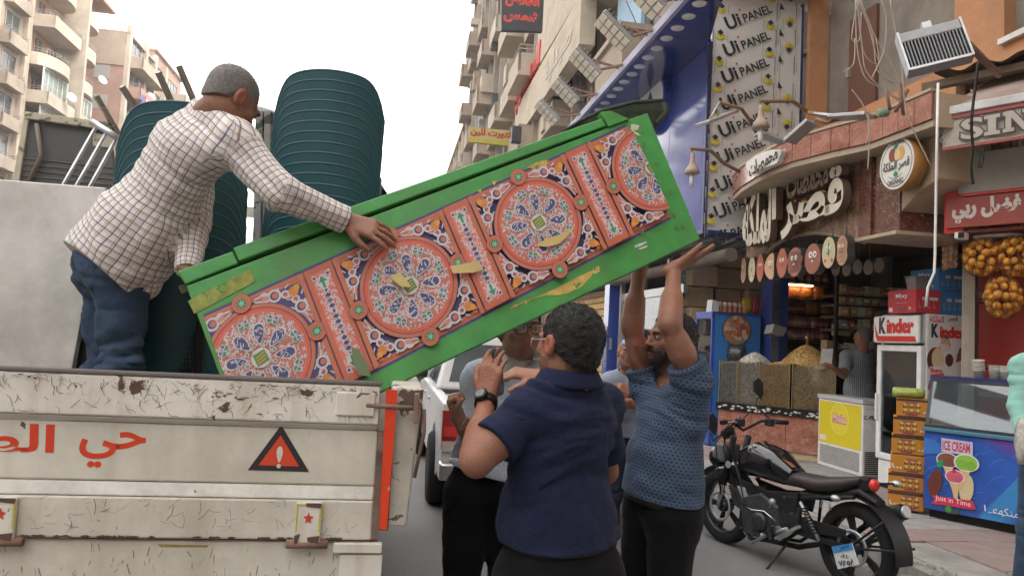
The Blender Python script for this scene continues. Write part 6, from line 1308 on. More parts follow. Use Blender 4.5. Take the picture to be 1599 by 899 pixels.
# upturned table legs and rack
m_leg = mat('brushed_leg', (.3,.29,.27), .3, metal=.7, var=.1)
t = thing('steel_table', 'upturned steel table with four square legs sticking up behind the chairs', 'table', T(S(-1.2,3.9,.97)))
for (x0,y0),(x1,y1) in (((150,150),(186,212)),((190,135),(214,172)),((247,113),(270,165)),((279,103),(306,165))):
    A1 = at(x0,y0,3.9); B1 = at(x1,y1,4.0); g = MB(); g.bar(A1, B1+(B1-A1)*4 if x0 < 200 else B1+(B1-A1)*3, .026, .026); part('leg', g, m_leg, t, bev=.002)
zc = min((at(186,212,4.0)+(at(186,212,4.0)-at(150,150,3.9))*4).z, 1.8); g = MB(SM); g.box(-1.55,-.45,3.75,4.5,1.55,1.59); part('tabletop', g, m_galv, t)
t = thing('steel_rack', 'shiny steel rail rack leaning behind the man', 'rack', T(S(-1.4,3.7,.97)))
g = MB(); g.tube([at(143,190,3.6), at(186,217,3.6)], .016, 8); part('top_rail', g, m_alu, t)
for a_, b_ in (((149,200),(101,285)),((165,209),(121,287)),((180,219),(141,290))): g = MB(); A1, B1 = at(*a_,3.6), at(*b_,3.6); g.tube([A1, B1+(B1-A1)*1.6], .009, 8); part('rail', g, m_alu, t)
# between the stacks
t = thing('steel_posts', 'pair of grey square steel uprights between the two chair stacks', 'frame', T(S(-.85,3.9,.97)))
for x, w in ((402,.04),(417,.035)):
    A1 = at(x, 440, 3.9); B1 = at(x+(5 if x < 410 else 3), 175, 3.9); g = MB(); g.bar(A1, B1, w, .05, up=(0,1,0)); part('upright', g, mat('dull_upright', (.23,.23,.22), .5, metal=.3, chips=((.05,.05,.05), 8, .58)), t, bev=.003)
g = MB(); p = [at(401,165,3.95), at(426,172,3.95), at(427,196,3.95), at(412,200,3.95), at(404,190,3.95)]; g.add([*p, *[q_+Vector((0,.03,0)) for q_ in p]], [(4,3,2,1,0),(5,6,7,8,9)]+[(i,(i+1)%5,5+(i+1)%5,5+i) for i in range(5)]); props(part('pale_cloth', g, mat('pale_blue_cloth', (.5,.53,.57), .8, var=.2)), 'crumpled pale blue plastic caught on top of the steel uprights', 'cloth')
# black mesh crate and black board behind the man's legs
t = thing('mesh_crate', 'black plastic mesh crate standing behind the tailgate under the green board', 'crate', T(S(-1.1,3.2,.97)))
M = VF(3.3); q = pls(M, (262,470),(308,470),(318,600),(270,600)); x0, x1, z1 = q[0][0]-.35, q[1][0]+.03, q[0][1]+.05; g = MB(M)
for k in range(40): x = x0+(x1-x0)*k/40; g.box(x, x+.004, .98, z1, -.004, 0)
for k in range(34): z = .98+(z1-.98)*k/34; g.box(x0, x1, z, z+.004, -.003, .001)
part('mesh_side', g, m_black, t, kind=None); g = MB(M); g.box(x0,x1,.98,z1,-.3,-.02); part('crate_body', g, mat('crate_black', (.012,.012,.013), .6), t); g = MB(M)
for a_ in ((x0-.01,x0+.02,.97,z1),(x1-.02,x1+.01,.97,z1),(x0,x1,z1-.02,z1+.01)): g.box(a_[0],a_[1],a_[2],a_[3],-.01,.012)
part('frame', g, m_black, t, bev=.004)
M = VF(3.25); q = pls(M, (124,400),(175,400),(175,590),(112,590)); g = MB(M); g.prism([q[3],q[2],q[1],q[0]], -.05, 0); props(part('black_board', g, m_black, None), 'upright black board between the steel sheet and the man in jeans', 'board')
# ================================================================ PAINTED BOARD
TL = Vector((-1.12181757, 2.52, 1.68990175)); l_ = Vector((.84150766,.30653252,.44486253)); w_v = Vector((.49079528,-.08960036,-.86665551))
MBd = frame(TL, l_, y=-w_v)
bd = thing('painted_board', 'long green painted board with a blue and orange arabesque print, carried off the truck', 'board', MBd)
m_gr = mat('green_paint', (.05,.27,.06), .45, var=.2, vs=7, bump=.25, bs=16, dirt=((.10,.17,.06), 4, .65), chips=((.3,.25,.1), 9, .70))
def quad(g, pts, z0, z1): g.prism([(p[0], -p[1]) for p in pts][::-1], z0, z1)
g = MB(MBd); quad(g, [(.025,-.028),(2.0,-.032),(1.925,.562),(-.0,.59)], -.035, 0); part('panel', g, m_gr, bd, bev=.004)
g = MB(MBd); quad(g, [(.215,-.098),(1.785,-.078),(1.785,-.04),(.215,-.044)], -.035, .006); part('top_rail', g, m_gr, bd, bev=.005)
g = MB(MBd); quad(g, [(.015,-.088),(.21,-.088),(.21,-.038),(.025,-.034)], -.035, .003); part('top_rail', g, m_gr, bd, bev=.005)
g = MB(MBd); quad(g, [(1.788,-.105),(1.835,-.095),(1.90,-.03),(1.79,-.03)], -.03, .012); part('corner_block', g, m_gr, bd, bev=.004)
g = MB(MBd); quad(g, [(0,-.05),(1.98,-.05),(1.98,-.02),(0,-.02)], -.06, -.036); quad(g, [(0,.5),(1.9,.5),(1.9,.55),(0,.55)], -.07, -.036); part('back_rail', g, mat('gap_brown', (.06,.05,.035), .8), bd)
g = MB(); P_ = [(876,208),(900,192),(935,175),(985,161),(1032,157),(1044,164),(1040,178),(1028,190),(1014,200),(985,196),(940,200)]; F1 = [at(x,y,3.22+.0006*(x-900)) for x,y in P_]; F2 = [at(x+2,y+3,3.5) for x,y in P_]; n = len(P_)
g.add(F1+F2, [tuple(range(n)), tuple(reversed(range(n,2*n)))]+[(i,(i+1)%n,n+(i+1)%n,n+i) for i in range(n)]); g.tube([at(878,208,3.2), at(905,190,3.2), at(940,173,3.2), at(990,160,3.22), at(1036,157,3.25)], .009, 6); g.tube([at(1036,160,3.24), at(1040,176,3.24), at(1024,194,3.2)], .012, 6)
props(part('rolled_tarpaulin', g, mat('olive_cloth', (.03,.04,.022), .8, var=.35, vs=12, bump=.5)), 'dark olive rolled tarpaulin lying behind the raised end of the green board', 'tarpaulin')
def printmap(fnmb, fn):
    old = fnmb.add
    def add(vs, fs, col=None): return MB.add(fnmb, [(*fn(v[0], v[1]), v[2]) for v in vs], fs, col)
    fnmb.add = add
a = Art(MBd @ T((0,0,.0004)), .00002); printmap(a.mb, lambda X, Y: (X-.06*Y, -(.090-.057*X+Y)))
NV, OR_, RDc, WH, GN, PK, DKo = (.055,.05,.165), (.46,.145,.08), (.36,.08,.06), (.52,.5,.52), (.05,.22,.13), (.48,.22,.19), (.22,.07,.07)
XE = 1.875; rp = random.Random(31)
XL = .038; a.poly([(XL,0),(XE,0),(XE,.452),(XL,.452)], NV); a.rect(XL,.010,XE,.034,OR_); a.rect(XL,.418,XE,.442,OR_); a.rect(XL,.020,XE,.023,RDc); a.rect(XL,.43,XE,.433,RDc)
def clip_ok(x): return .0 < x < XE
CLX = 1.872
_st = a.stroke; _po = a.poly
def cpoly(pts, col):
    # keep only what lies on the board (crop like the real sticker)
    def clip(P, s_, lim):
        out = []
        for i in range(len(P)):
            A1, B1 = P[i], P[(i+1) % len(P)]; ia, ib = s_*(A1[0]-lim) <= 0, s_*(B1[0]-lim) <= 0
            if ia: out.append(A1)
            if ia != ib: t = (lim-A1[0])/(B1[0]-A1[0]); out.append((lim, A1[1]+(B1[1]-A1[1])*t))
        return out
    P = clip([tuple(p) for p in pts], 1, CLX); P = clip(P, -1, .038) if P else P
    return P if len(P) >= 3 else None
def polys2(ps, col):
    q = [r for r in (cpoly(p, col) for p in ps) if r]
    for p in q: a.mb.add([(v[0], v[1], a.z) for v in p], [tuple(range(len(p)))], col)
    a.adv(); return a
a.polys = polys2; a.poly = lambda pts, col: polys2([pts], col)
def petal(cx, cy, ang, r0, r1, w, col, out):
    c, s_ = math.cos(ang), math.sin(ang); P = []
    for k in range(14):
        t = 2*PI*k/14; u = (r0+r1)/2-(r1-r0)/2*math.cos(t); v = w*math.sin(t)*(.35+.65*(u-r0)/(r1-r0)); P.append((cx+u*c-v*s_, cy+u*s_+v*c))
    a.poly([(cx+(x-cx)*1.0+ (x-cx-(r0+r1)/2*c)*out, cy+(y-cy)+(y-cy-(r0+r1)/2*s_)*out) for x, y in P], WH); a.poly(P, col)
def ornament(cx, cy, sx, sy):
    m = lambda x, y: (cx+sx*x, cy+sy*y)
    for (x, y, r) in ((.112,.190,.024),(.186,.112,.024)):
        p = m(x, y); a.ring(*p, r*.66, r, WH, 16); a.disk(*p, r*.62, NV, 12); a.disk(p[0]+.003, p[1], r*.46, OR_, 10); a.stroke([m(x+.012,y+.01), m(x+.022,y+.022)], .006, WH); a.stroke([m(x-.02,y-.004),m(x-.034,y+.012)], .005, WH)
    for (x, y, r) in ((.148,.178,.0155),(.176,.146,.0155),(.078,.200,.017),(.201,.076,.017)):
        p = m(x, y); a.ring(*p, r*.55, r, WH, 12); a.disk(*p, r*.5, (.45,.09,.09), 8)
    for (x0, y0, x1, y1) in ((.095,.208,.13,.206),(.208,.095,.206,.13),(.06,.197,.085,.178),(.197,.06,.178,.085),(.2,.155,.21,.17),(.155,.2,.17,.208)): a.stroke([m(x0,y0),m((x0+x1)/2+.004,(y0+y1)/2+.004),m(x1,y1)], .0045, WH)
    a.disk(*m(.178,.176), .0185, (.55,.2,.04), 10); a.disk(*m(.192,.186), .012, (.62,.27,.04), 8); a.stroke([m(.2,.2),m(.214,.188)], .006, (.5,.16,.04)); a.stroke([m(.186,.204),m(.2,.208)], .006, (.5,.16,.04))
    for (x0, y0, x1, y1) in ((.048,.207,.092,.190),(.204,.048,.189,.088)):
        xm, ym = (x0+x1)/2, (y0+y1)/2; h = x0 < y0; a.stroke([m(x0,y0-.004), m(xm,ym-.002), m(x1,y1)], .02, PK); a.stroke([m(x0-.006,y0-.008),m(xm,ym-.014*h-.0),m(x1,y1-.01*h)], .005, WH); a.stroke([m(x0-.004,y0),m(xm,ym+.012*h),m(x1,y1+.01*h)], .005, WH); a.stroke([m(x0,y0-.006),m(xm,ym)], .004, DKo)
    a.stroke([m(.135,.175),m(.15,.16),m(.165,.145),m(.176,.134)], .006, WH); a.stroke([m(.15,.16),m(.168,.165)], .005, WH); a.disk(*m(.152,.158), .0075, PK, 8)
def medallion(cx, cy):
    a.disk(cx, cy, .034, DKo, 20); a.disk(cx, cy, .032, OR_, 20); a.ring(cx, cy, .022, .0245, RDc, 18); a.disk(cx, cy, .0165, (.02,.1,.06), 14)
    for k in range(4): t = PI*k/4; a.stroke([(cx-.014*math.cos(t),cy-.014*math.sin(t)),(cx+.014*math.cos(t),cy+.014*math.sin(t))], .0035, (.2,.5,.3))
def roundel(Xc, Yc, rot=0.0):
    a.disk(Xc, Yc, .188, DKo, 48); a.disk(Xc, Yc, .186, OR_, 48); a.ring(Xc, Yc, .170, .1735, NV, 48); a.ring(Xc, Yc, .158, .170, (.6,.1,.04), 48); a.disk(Xc, Yc, .157, PK, 44); a.disk(Xc, Yc, .154, (.42,.135,.11), 44); a.begin()
    for k in range(900):
        r = .150*math.sqrt(rp.uniform(.03,1)); t = rp.uniform(0,2*PI); x, y = Xc+r*math.cos(t), Yc+r*math.sin(t); d = t+rp.choice([.6,-.6,1.6])+rp.gauss(0,.4); L_ = rp.uniform(.006,.013)
        a.stroke([(x,y),(x+L_*.6*math.cos(d),y+L_*.6*math.sin(d)),(x+L_*math.cos(d+.9),y+L_*math.sin(d+.9))], .0038, WH if k % 4 else PK)
    a.end()
    for k in range(8):
        t = 2*PI*k/8+rot; petal(Xc, Yc, t, .050, .116, .0235, (.055,.06,.17), .2)
        for j in range(11):
            u, v = rp.uniform(.062,.108), rp.uniform(-.015,.015); x, y = Xc+u*math.cos(t)-v*math.sin(t), Yc+u*math.sin(t)+v*math.cos(t); d = t+rp.choice([-.8,.8]); a.stroke([(x-.006*math.cos(d),y-.006*math.sin(d)),(x+.006*math.cos(d),y+.006*math.sin(d))], .0028, WH)
        t2 = t+PI/8
        for (r, s_) in ((.128,.009),(.139,.006)):
            for q in (-.08,.08):
                x, y = Xc+r*math.cos(t2+q), Yc+r*math.sin(t2+q); a.disk(x, y, s_+.003, WH, 8); a.disk(x, y, s_, GN if r < .13 else (.1,.12,.25), 8)
        x, y = Xc+.05*math.cos(t2), Yc+.05*math.sin(t2); a.disk(x, y, .008, WH, 8); a.disk(x, y, .005, GN, 6)
    a.disk(Xc, Yc, .034, WH, 16); s_ = .024; R4 = [(Xc+s_*math.cos(R(38+90*k))*1.3, Yc+s_*math.sin(R(38+90*k))*1.3) for k in range(4)]; a.poly(R4, (.08,.22,.06)); 
    for k in (-1,0,1): a.stroke([(Xc-.016,Yc+k*.011+.006),(Xc+.016,Yc+k*.011-.004)], .004, (.55,.25,.05))
Yc = .226
for k in range(4):
    Xc = .167+.5705*k; x0, x1 = Xc-.228, Xc+.228
    for sx in (-1, 1):
        for sy in (-1, 1): ornament(Xc, Yc, sx*1.0, sy*.95)
    a.polys([[(x,.012),(x+.018,.012),(x+.018,.44),(x,.44)] for x in (x0, x1-.018)], OR_)
    roundel(Xc, Yc, .25)
    for q in ((0,-.203),(0,.203),(-.205,0),(.205,0))[(2 if k == 3 else 0):(3 if k == 3 else 4)]: medallion(Xc+q[0], Yc+q[1])
    # strip to the right
    s0, s1 = x1+.002, x1+.1125; a.poly([(s0,.012),(s1,.012),(s1,.44),(s0,.44)], (.46,.12,.07)); a.polys([[(s0,.012),(s0+.004,.012),(s0+.004,.44),(s0,.44)],[(s1-.004,.012),(s1,.012),(s1,.44),(s1-.004,.44)]], DKo)
    a.poly([(s0+.02,.035),(s1-.02,.035),(s1-.02,.415),(s0+.02,.415)], (.58,.16,.12)); sm_ = (s0+s1)/2; a.begin()
    for j in range(360):
        x, y = rp.uniform(s0+.022, s1-.024), rp.uniform(.04,.41); d = rp.choice([.5,-.5,.9])+rp.gauss(0,.3); L_ = rp.uniform(.005,.012); a.stroke([(x,y),(x+L_*.6*math.cos(d),y+L_*.6*math.sin(d)),(x+L_*math.cos(d+.9),y+L_*math.sin(d+.9))], .003, WH)
    a.end()
    for j in range(13):
        y = .105+j*.0205; ww = .013 if j % 4 else .006; a.poly([(sm_-ww-.004,y),(sm_,y-.012),(sm_+ww+.004,y),(sm_,y+.012)], WH); a.poly([(sm_-ww,y),(sm_,y-.0095),(sm_+ww,y),(sm_,y+.0095)], NV if j % 5 != 2 else (.12,.12,.25))
    for y, s_ in ((.075,1),(.378,-1)):
        a.poly([(sm_,y-.032*s_),(sm_+.024,y),(sm_+.01,y+.026*s_),(sm_-.01,y+.026*s_),(sm_-.024,y)], WH); a.poly([(sm_,y-.025*s_),(sm_+.017,y),(sm_+.005,y-.002*s_),(sm_+.005,y+.022*s_),(sm_-.005,y+.022*s_),(sm_-.005,y-.002*s_),(sm_-.017,y)], GN)
        for q in (-.026,.026): a.disk(sm_+q, y-.024*s_, .009, WH, 10); a.disk(sm_+q, y-.024*s_, .006, NV, 8)
# worn paint patches over print and frame
YL = (.5,.36,.1)
def bst(*pts): # photo points -> print coords
    out = []
    for px, py in pts:
        x, y = pl(MBd, px, py); t = -y; Xp = x; Yp = t-.09+.057*Xp; Xp = x+.06*Yp; Yp = t-.09+.057*Xp; out.append((Xp, Yp))
    return out
a.poly = _po.__func__.__get__(a) if hasattr(_po, '__func__') else _po
a.poly(bst((850,377),(875,370),(893,358),(889,365),(870,385),(850,390),(832,388)), (.52,.4,.14)); a.poly(bst((700,420),(745,412),(752,425),(735,430),(705,431)), (.5,.38,.16)); a.poly(bst((607,436),(622,430),(632,440),(640,452),(625,452)), (.5,.42,.14))
a.poly(bst((548,545),(560,548),(575,575),(578,590),(560,588),(552,570)), (.13,.17,.08))
a.done('arabesque_print', bd, mat('print_vinyl', attr='Col', rough=.5, var=.1, vs=14, bump=.04))
a = Art(MBd @ T((0,0,.0012)), .0001); rr = random.Random(3)
def wob(pts, amp=2.0):
    out = []
    for i in range(len(pts)):
        A1, B1 = pts[i], pts[(i+1) % len(pts)]
        for k in range(5): t = k/5; out.append((A1[0]+(B1[0]-A1[0])*t+rr.gauss(0,amp*.4), A1[1]+(B1[1]-A1[1])*t+rr.gauss(0,amp*.4)))
    return out
for pts, c in (([(795,482),(870,449),(930,420),(925,430),(905,450),(875,462),(850,462),(820,470)], YL), ([(925,420),(935,415),(937,424),(928,428)], YL), ([(912,436),(918,435),(917,440)], YL), ([(800,477),(806,475),(808,480)], YL), ([(818,470),(824,469),(822,475)], YL), ([(822,262),(842,252),(858,250),(852,258),(838,264)], YL), ([(768,284),(776,282),(772,290)], YL), ([(745,298),(752,296),(750,303)], YL), ([(985,195),(998,196),(996,203),(990,205),(1001,212),(985,210)], (.55,.5,.42)), ([(990,383),(1009,377),(1010,380),(992,387)], (.55,.53,.5)), ([(996,388),(1011,383),(1010,386),(1000,390)], (.55,.53,.5)), ([(293,470),(393,420),(398,440),(304,490)], (.24,.27,.06))):
    a.poly(pls(MBd, *wob(pts, 1.6 if len(pts) > 4 else .6)), c)
for k in range(26):
    p = pl(MBd, 1010+rr.uniform(-10,60), 190+rr.uniform(0,180)); 
    if p[0] < 1.93-.02*rr.random() and p[1] < 0 and p[1] > -.53: a.poly([(p[0]+.012*math.cos(t)*rr.uniform(.3,1), p[1]+.02*math.sin(t)*rr.uniform(.3,1)) for t in (0,1,2,3,4,5)], (.1,.2,.06))
a.done('worn_paint', bd, mat('worn_patch', attr='Col', rough=.75, var=.35, vs=26, chips=((.07,.22,.06), 22, .6)), kind='stuff')
# ================================================================ WHITE PICKUP
m_car = mat('white_car_paint', (.6,.61,.62), .3, var=.04, coat=.5, bump=0, dirt=((.4,.38,.35), 3, .25))
pk = thing('pickup_truck', 'white pickup seen from its rear left corner behind the men', 'pickup', T(S(1.3, 8.2, 0)))
U0, U1 = .47, 2.22
def side(mb, u0, u1):
    arch = lambda vc: [(vc+.42*math.cos(t), .34+.42*math.sin(t)) for t in [PI-PI*k/10 for k in range(11)]]
    P = [(6.2,.5)]+arch(7.25)+arch(10.1)+[(11.1,.45),(11.15,.8),(10.9,.95),(9.8,1.05),(7.75,1.05),(6.2,1.05)]
    M = Matrix(((0,0,1,0),(1,0,0,0),(0,1,0,0),(0,0,0,1))); mb.prism(P, u0, u1, M)
g = MB(SM); side(g, U0, U0+.1); part('left_side', g, m_car, pk, bev=.02)
g = MB(SM); side(g, U1-.1, U1); part('right_side', g, m_car, pk, bev=.02)
g = MB(SM); g.box(U0+.1, U1-.1, 6.3, 11.0, .5, .62); g.box(U0+.1,U1-.1,9.8,11.0,.62,.98); g.box(U0+.1,U1-.1,7.75,9.8,.62,1.0); part('floor', g, m_car, pk)
g = MB(SM); g.box(U0+.28, U1-.28, 6.2, 6.28, .55, 1.05); part('tailgate', g, m_car, pk, bev=.015)
for u in (U0, U1-.16):
    g = MB(SM); g.box(u-.004, u+.16, 6.17, 6.3, .66, 1.0); o = part('taillight', g, mat('lens_red', (.3,.012,.01), .15, coat=.6), pk, bev=.01)
    g = MB(SM); g.box(u+.01, u+.15, 6.155, 6.172, .78, .86); part('lens_band', g, mat('lens_bright', (.6,.04,.03), .2), o); g = MB(SM); g.box(u+.0, u+.155, 6.155, 6.172, .66, .74); part('lens_clear', g, mat('lens_clear', (.5,.42,.4), .2), o)
g = MB(SM); g.box(U0-.02, U1+.02, 6.05, 6.2, .44, .58); part('bumper', g, mat('chrome', (.6,.6,.62), .12, metal=1, bump=0, var=.02), pk, bev=.02)
g = MB(SM); g.hexa([(U0+.03,7.8,1.05),(U1-.03,7.8,1.05),(U1-.03,10.0,1.05),(U0+.03,10.0,1.05),(U0+.17,7.95,1.62),(U1-.17,7.95,1.62),(U1-.17,9.3,1.62),(U0+.17,9.3,1.62)]); cab = part('cab', g, m_car, pk, bev=.03)
def onslab(P, d=.01):
    n = (P[1]-P[0]).cross(P[3]-P[0]).normalized(); return P+[p+n*d for p in P]
def pane_q(P, name, m, parent):
    n = (P[1]-P[0]).cross(P[3]-P[0]).normalized(); g = MB(SM); g.hexa([p-n*.01 for p in P]+[p+n*.006 for p in P]); return part(name, g, m, parent)
V = Vector
def lerp4(A1,B1,C1,D1,s0,s1,t0,t1): f = lambda s,t: (A1.lerp(B1,s)).lerp(D1.lerp(C1,s),t); return [f(s0,t0),f(s1,t0),f(s1,t1),f(s0,t1)]
A1,B1,C1,D1 = V((U0+.03,7.8,1.05)),V((U1-.03,7.8,1.05)),V((U1-.17,7.95,1.62)),V((U0+.17,7.95,1.62))
pane_q(lerp4(A1,B1,C1,D1,.07,.93,.14,.84), 'rear_window', m_glassd, pk)
A1,B1,C1,D1 = V((U0+.03,10.0,1.05)),V((U0+.03,7.8,1.05)),V((U0+.17,7.95,1.62)),V((U0+.17,9.3,1.62))
pane_q(lerp4(A1,B1,C1,D1,.08,.48,.08,.86), 'side_window', m_glassd, pk); pane_q(lerp4(A1,B1,C1,D1,.54,.93,.08,.86), 'side_window', m_glassd, pk)
g = MB(SM); g.box(U0-.22, U0+.02, 9.35, 9.5, 1.08, 1.3); part('mirror', g, m_black, pk, bev=.02)
g = MB(SM); g.box(U0-.015, U0+.01, 8.25, 8.4, .9, .93); g.box(U0-.015, U0+.01, 9.1, 9.25, .9, .93); part('door_handle', g, m_alu, pk)
for u in (U0+.055, U1-.055):
    for v in (7.25, 10.1):
        g = MB(); M = SM @ T((u, v, .345)) @ RY(PI/2 if u < 1 else -PI/2) @ RY(PI); g.lathe([(.2,-.1),(.31,-.1),(.342,-.07),(.345,0),(.342,.07),(.31,.1),(.2,.1)], 28, M); w = part('wheel', g, m_tyre, pk)
        g = MB(); g.lathe([(.0,.05),(.06,.055),(.07,.03),(.15,.03),(.19,.09),(.205,.095)], 20, M); g.lathe([(.205,-.09),(.205,.095)], 20, M); part('rim', g, m_galv, w)
def simple_car(name, lab, u0, v0, w, L, h, m, cat='car'):
    t = thing(name, lab, cat, T(S(u0+w/2, v0+L/2, 0))); g = MB(SM); g.hexa([(u0,v0,.25),(u0+w,v0,.25),(u0+w,v0+L,.25),(u0,v0+L,.25),(u0+.03,v0+.05,.9),(u0+w-.03,v0+.05,.9),(u0+w-.03,v0+L-.1,.85),(u0+.03,v0+L-.1,.85)]); part('body', g, m, t, bev=.08)
    g = MB(SM); g.hexa([(u0+.08,v0+L*.12,.88),(u0+w-.08,v0+L*.12,.88),(u0+w-.08,v0+L*.75,.88),(u0+.08,v0+L*.75,.88),(u0+.22,v0+L*.22,h),(u0+w-.22,v0+L*.22,h),(u0+w-.22,v0+L*.6,h),(u0+.22,v0+L*.6,h)]); part('cabin', g, m, t, bev=.06)
    A1,B1,C1,D1 = V((u0+.08,v0+L*.12,.88)),V((u0+w-.08,v0+L*.12,.88)),V((u0+w-.22,v0+L*.22,h)),V((u0+.22,v0+L*.22,h)); pane_q(lerp4(A1,B1,C1,D1,.08,.92,.12,.9), 'rear_window', m_glassd, t)
    A1,B1,C1,D1 = V((u0+.08,v0+L*.75,.88)),V((u0+.08,v0+L*.12,.88)),V((u0+.22,v0+L*.22,h)),V((u0+.22,v0+L*.6,h)); pane_q(lerp4(A1,B1,C1,D1,.1,.9,.1,.88), 'side_window', m_glassd, t)
    for u in (u0, u0+w-.2): g = MB(SM); g.box(u, u+.2, v0-.01, v0+.05, .6, .75); part('taillight', g, mat('lens_bright'), t)
    for u in (u0+.08, u0+w-.08):
        for v in (v0+.8, v0+L-.8): g = MB(); g.lathe([(.0,-.09),(.27,-.1),(.31,0),(.27,.1),(0,.09)], 18, SM @ T((u,v,.31)) @ RY(PI/2)); part('wheel', g, m_tyre, t)
simple_car('parked_car', 'dark parked car ahead of the white pickup', .35, 14.0, 1.7, 4.2, 1.45, mat('dark_car', (.03,.03,.035), .3, coat=.4)); simple_car('parked_car', 'maroon car far down the street', .5, 19.6, 1.7, 4.3, 1.6, mat('maroon_car', (.2,.02,.02), .3, coat=.4)); simple_car('parked_van', 'pale van far down the street beyond the cars', .2, 27, 1.9, 4.6, 2.3, mat('pale_van', (.5,.5,.48), .4), 'van'); simple_car('parked_car', 'silver car in the far lane down the street', -2.6, 24, 1.7, 4.3, 1.5, mat('silver_car', (.35,.36,.38), .3, coat=.4))
M = VF(19.2); q = pls(M, (764,512),(796,512),(796,533),(764,533)); t = thing('shop_sign', 'small purple sign with white letters seen under the green board', 'sign', M @ T((*q[3],0))); g = MB(M); g.box(q[0][0]-.5, q[1][0]+.7, q[3][1]-.05, q[0][1]+.2, -.1, 0); part('board', g, mat('purple_sign', (.1,.03,.15), .5), t)
a = Art(M @ T((0,0,.003)), .002); a.text('محلات', (q[0][0]+q[1][0])/2, (q[0][1]+q[3][1])/2, w=(q[1][0]-q[0][0])*.95, h=.26, col=(.6,.58,.6), ar=True, bold=.05); a.done('lettering', t); g = MB(M); g.tube([(q[1][0]+.5,q[3][1],-.05),(q[1][0]+.5,0,-.05)], .04, 8); part('post', g, m_black, t)
# ================================================================ MOTORCYCLE
Fc, Rc = atz(1131, 846, 0), atz(1338, 925, 0); dirm = (Fc-Rc).normalized(); WB = (Fc-Rc).length
MM = frame(Rc, dirm, y=(0,0,1)); zside = -1 if (MM.to_3x3() @ Vector((0,0,1))).y > 0 else 1    # +z side faces away/camera
lean = Matrix.Rotation(R(-5)*zside, 4, 'X') if False else I4
mc = thing('motorcycle', 'black motorcycle parked on its side stand at the kerb', 'motorcycle', MM)
mp = lambda x, y: pl(MM, x, y); Zs = zside; RW = .305
m_mb = mat('gloss_black', (.004,.004,.007), .1, var=.02, coat=.6, bump=0); m_ms = mat('satin_black', (.012,.012,.013), .5, spec=.25); m_eng = mat('engine_grey', (.07,.07,.072), .45, metal=.6, var=.3, vs=20); m_chr = mat('chrome')
def v3(p, z=0): return Vector((p[0], p[1], z*Zs))
def wheel_(cx, nm, disc=True):
    C0 = MM @ T((cx, RW, 0)); g = MB(); g.lathe([(.215,-.045),(.25,-.06),(.285,-.052),(.303,-.02),(.305,0),(.303,.02),(.285,.052),(.25,.06),(.215,.045),(.215,-.045)], 40, C0); w = part('tyre', g, m_tyre, mc)
    g = MB(); g.lathe([(.222,-.042),(.205,-.03),(.205,.03),(.222,.042),(.222,-.042)], 36, C0)
    for k in range(5):
        for q in (-.09,.09):
            t = 2*PI*k/5+q; g.bar(C0 @ Vector((.05*math.cos(t-q*.5),.05*math.sin(t-q*.5),0)), C0 @ Vector((.21*math.cos(t),.21*math.sin(t),0)), .018, .022)
    g.lathe([(.0,-.05),(.045,-.05),(.05,.05),(0,.05)], 16, C0); part('alloy_rim', g, mat('rim_black', (.03,.03,.032), .3, metal=.5), w)
    g = MB(); g.lathe([(.1,.06*Zs),(.125,.06*Zs),(.125,.064*Zs),(.1,.064*Zs),(.1,.06*Zs)], 30, C0); part('brake_disc', g, m_galv, w); return C0
wheel_(WB, 'f'); wheel_(0, 'r')
def mpart(name, m, fn, bev=0, parent=mc): g = MB(MM); fn(g); return part(name, g, m, parent, bev=bev)
FH = Vector((WB, RW, 0)); head = v3(mp(1157, 690)); head.z = 0
for s_ in (-1, 1):
    mpart('fork_leg', m_chr, lambda g: g.tube([FH+Vector((0,0,.075*s_)), FH.lerp(head,.5)+Vector((0,0,.08*s_))], .022, 10)); mpart('fork_tube', m_ms, lambda g: g.tube([FH.lerp(head,.35)+Vector((0,0,.08*s_)), head+Vector((0,.05,.08*s_))], .028, 10))
mpart('front_mudguard', m_ms, lambda g: g.grid(lambda a_, b_: (WB+(.335+.01*math.sin(PI*b_))*math.cos(R(35)+R(105)*a_), RW+(.335+.01*math.sin(PI*b_))*math.sin(R(35)+R(105)*a_), (b_-.5)*.13), 16, 6))
hl = mp(1124, 712); mpart('headlight', m_mb, lambda g: g.lathe([(.0,-.07),(.06,-.06),(.085,0),(.09,.05),(.085,.06)], 20, Matrix.Translation((hl[0]-.02, hl[1], 0)) @ RY(PI/2)))
mpart('headlight_lens', glass('lens_glass', (.6,.65,.7), .6), lambda g: g.lathe([(.085,.058),(.05,.075),(0,.08)], 20, Matrix.Translation((hl[0]-.02, hl[1], 0)) @ RY(PI/2)))
mpart('headlight_shroud', mat('shroud_grey', (.09,.09,.095), .4), lambda g: g.hexa([(hl[0]-.15,hl[1]-.03,-.1),(hl[0]+.0,hl[1]-.0,-.1),(hl[0]+.0,hl[1],.1),(hl[0]-.15,hl[1]-.03,.1),(hl[0]-.17,hl[1]+.13,-.08),(hl[0]-.03,hl[1]+.13,-.08),(hl[0]-.03,hl[1]+.13,.08),(hl[0]-.17,hl[1]+.13,.08)]), .02)
gg = mp(1137, 676); mpart('instrument', m_ms, lambda g: g.lathe([(0,-.03),(.055,-.03),(.06,.02),(.055,.035),(0,.035)], 18, Matrix.Translation((gg[0], gg[1], 0)) @ RX(R(-90)) @ RY(R(30))))
hb = head+Vector((-.02,.10,0)); gl, gr = hb+Vector((-.14,.08,.36)), hb+Vector((-.14,.08,-.36))
mpart('handlebar', m_ms, lambda g: g.tube([gl, hb+Vector((-.03,.08,.17)), hb, hb+Vector((-.03,.08,-.17)), gr], .012, 8))
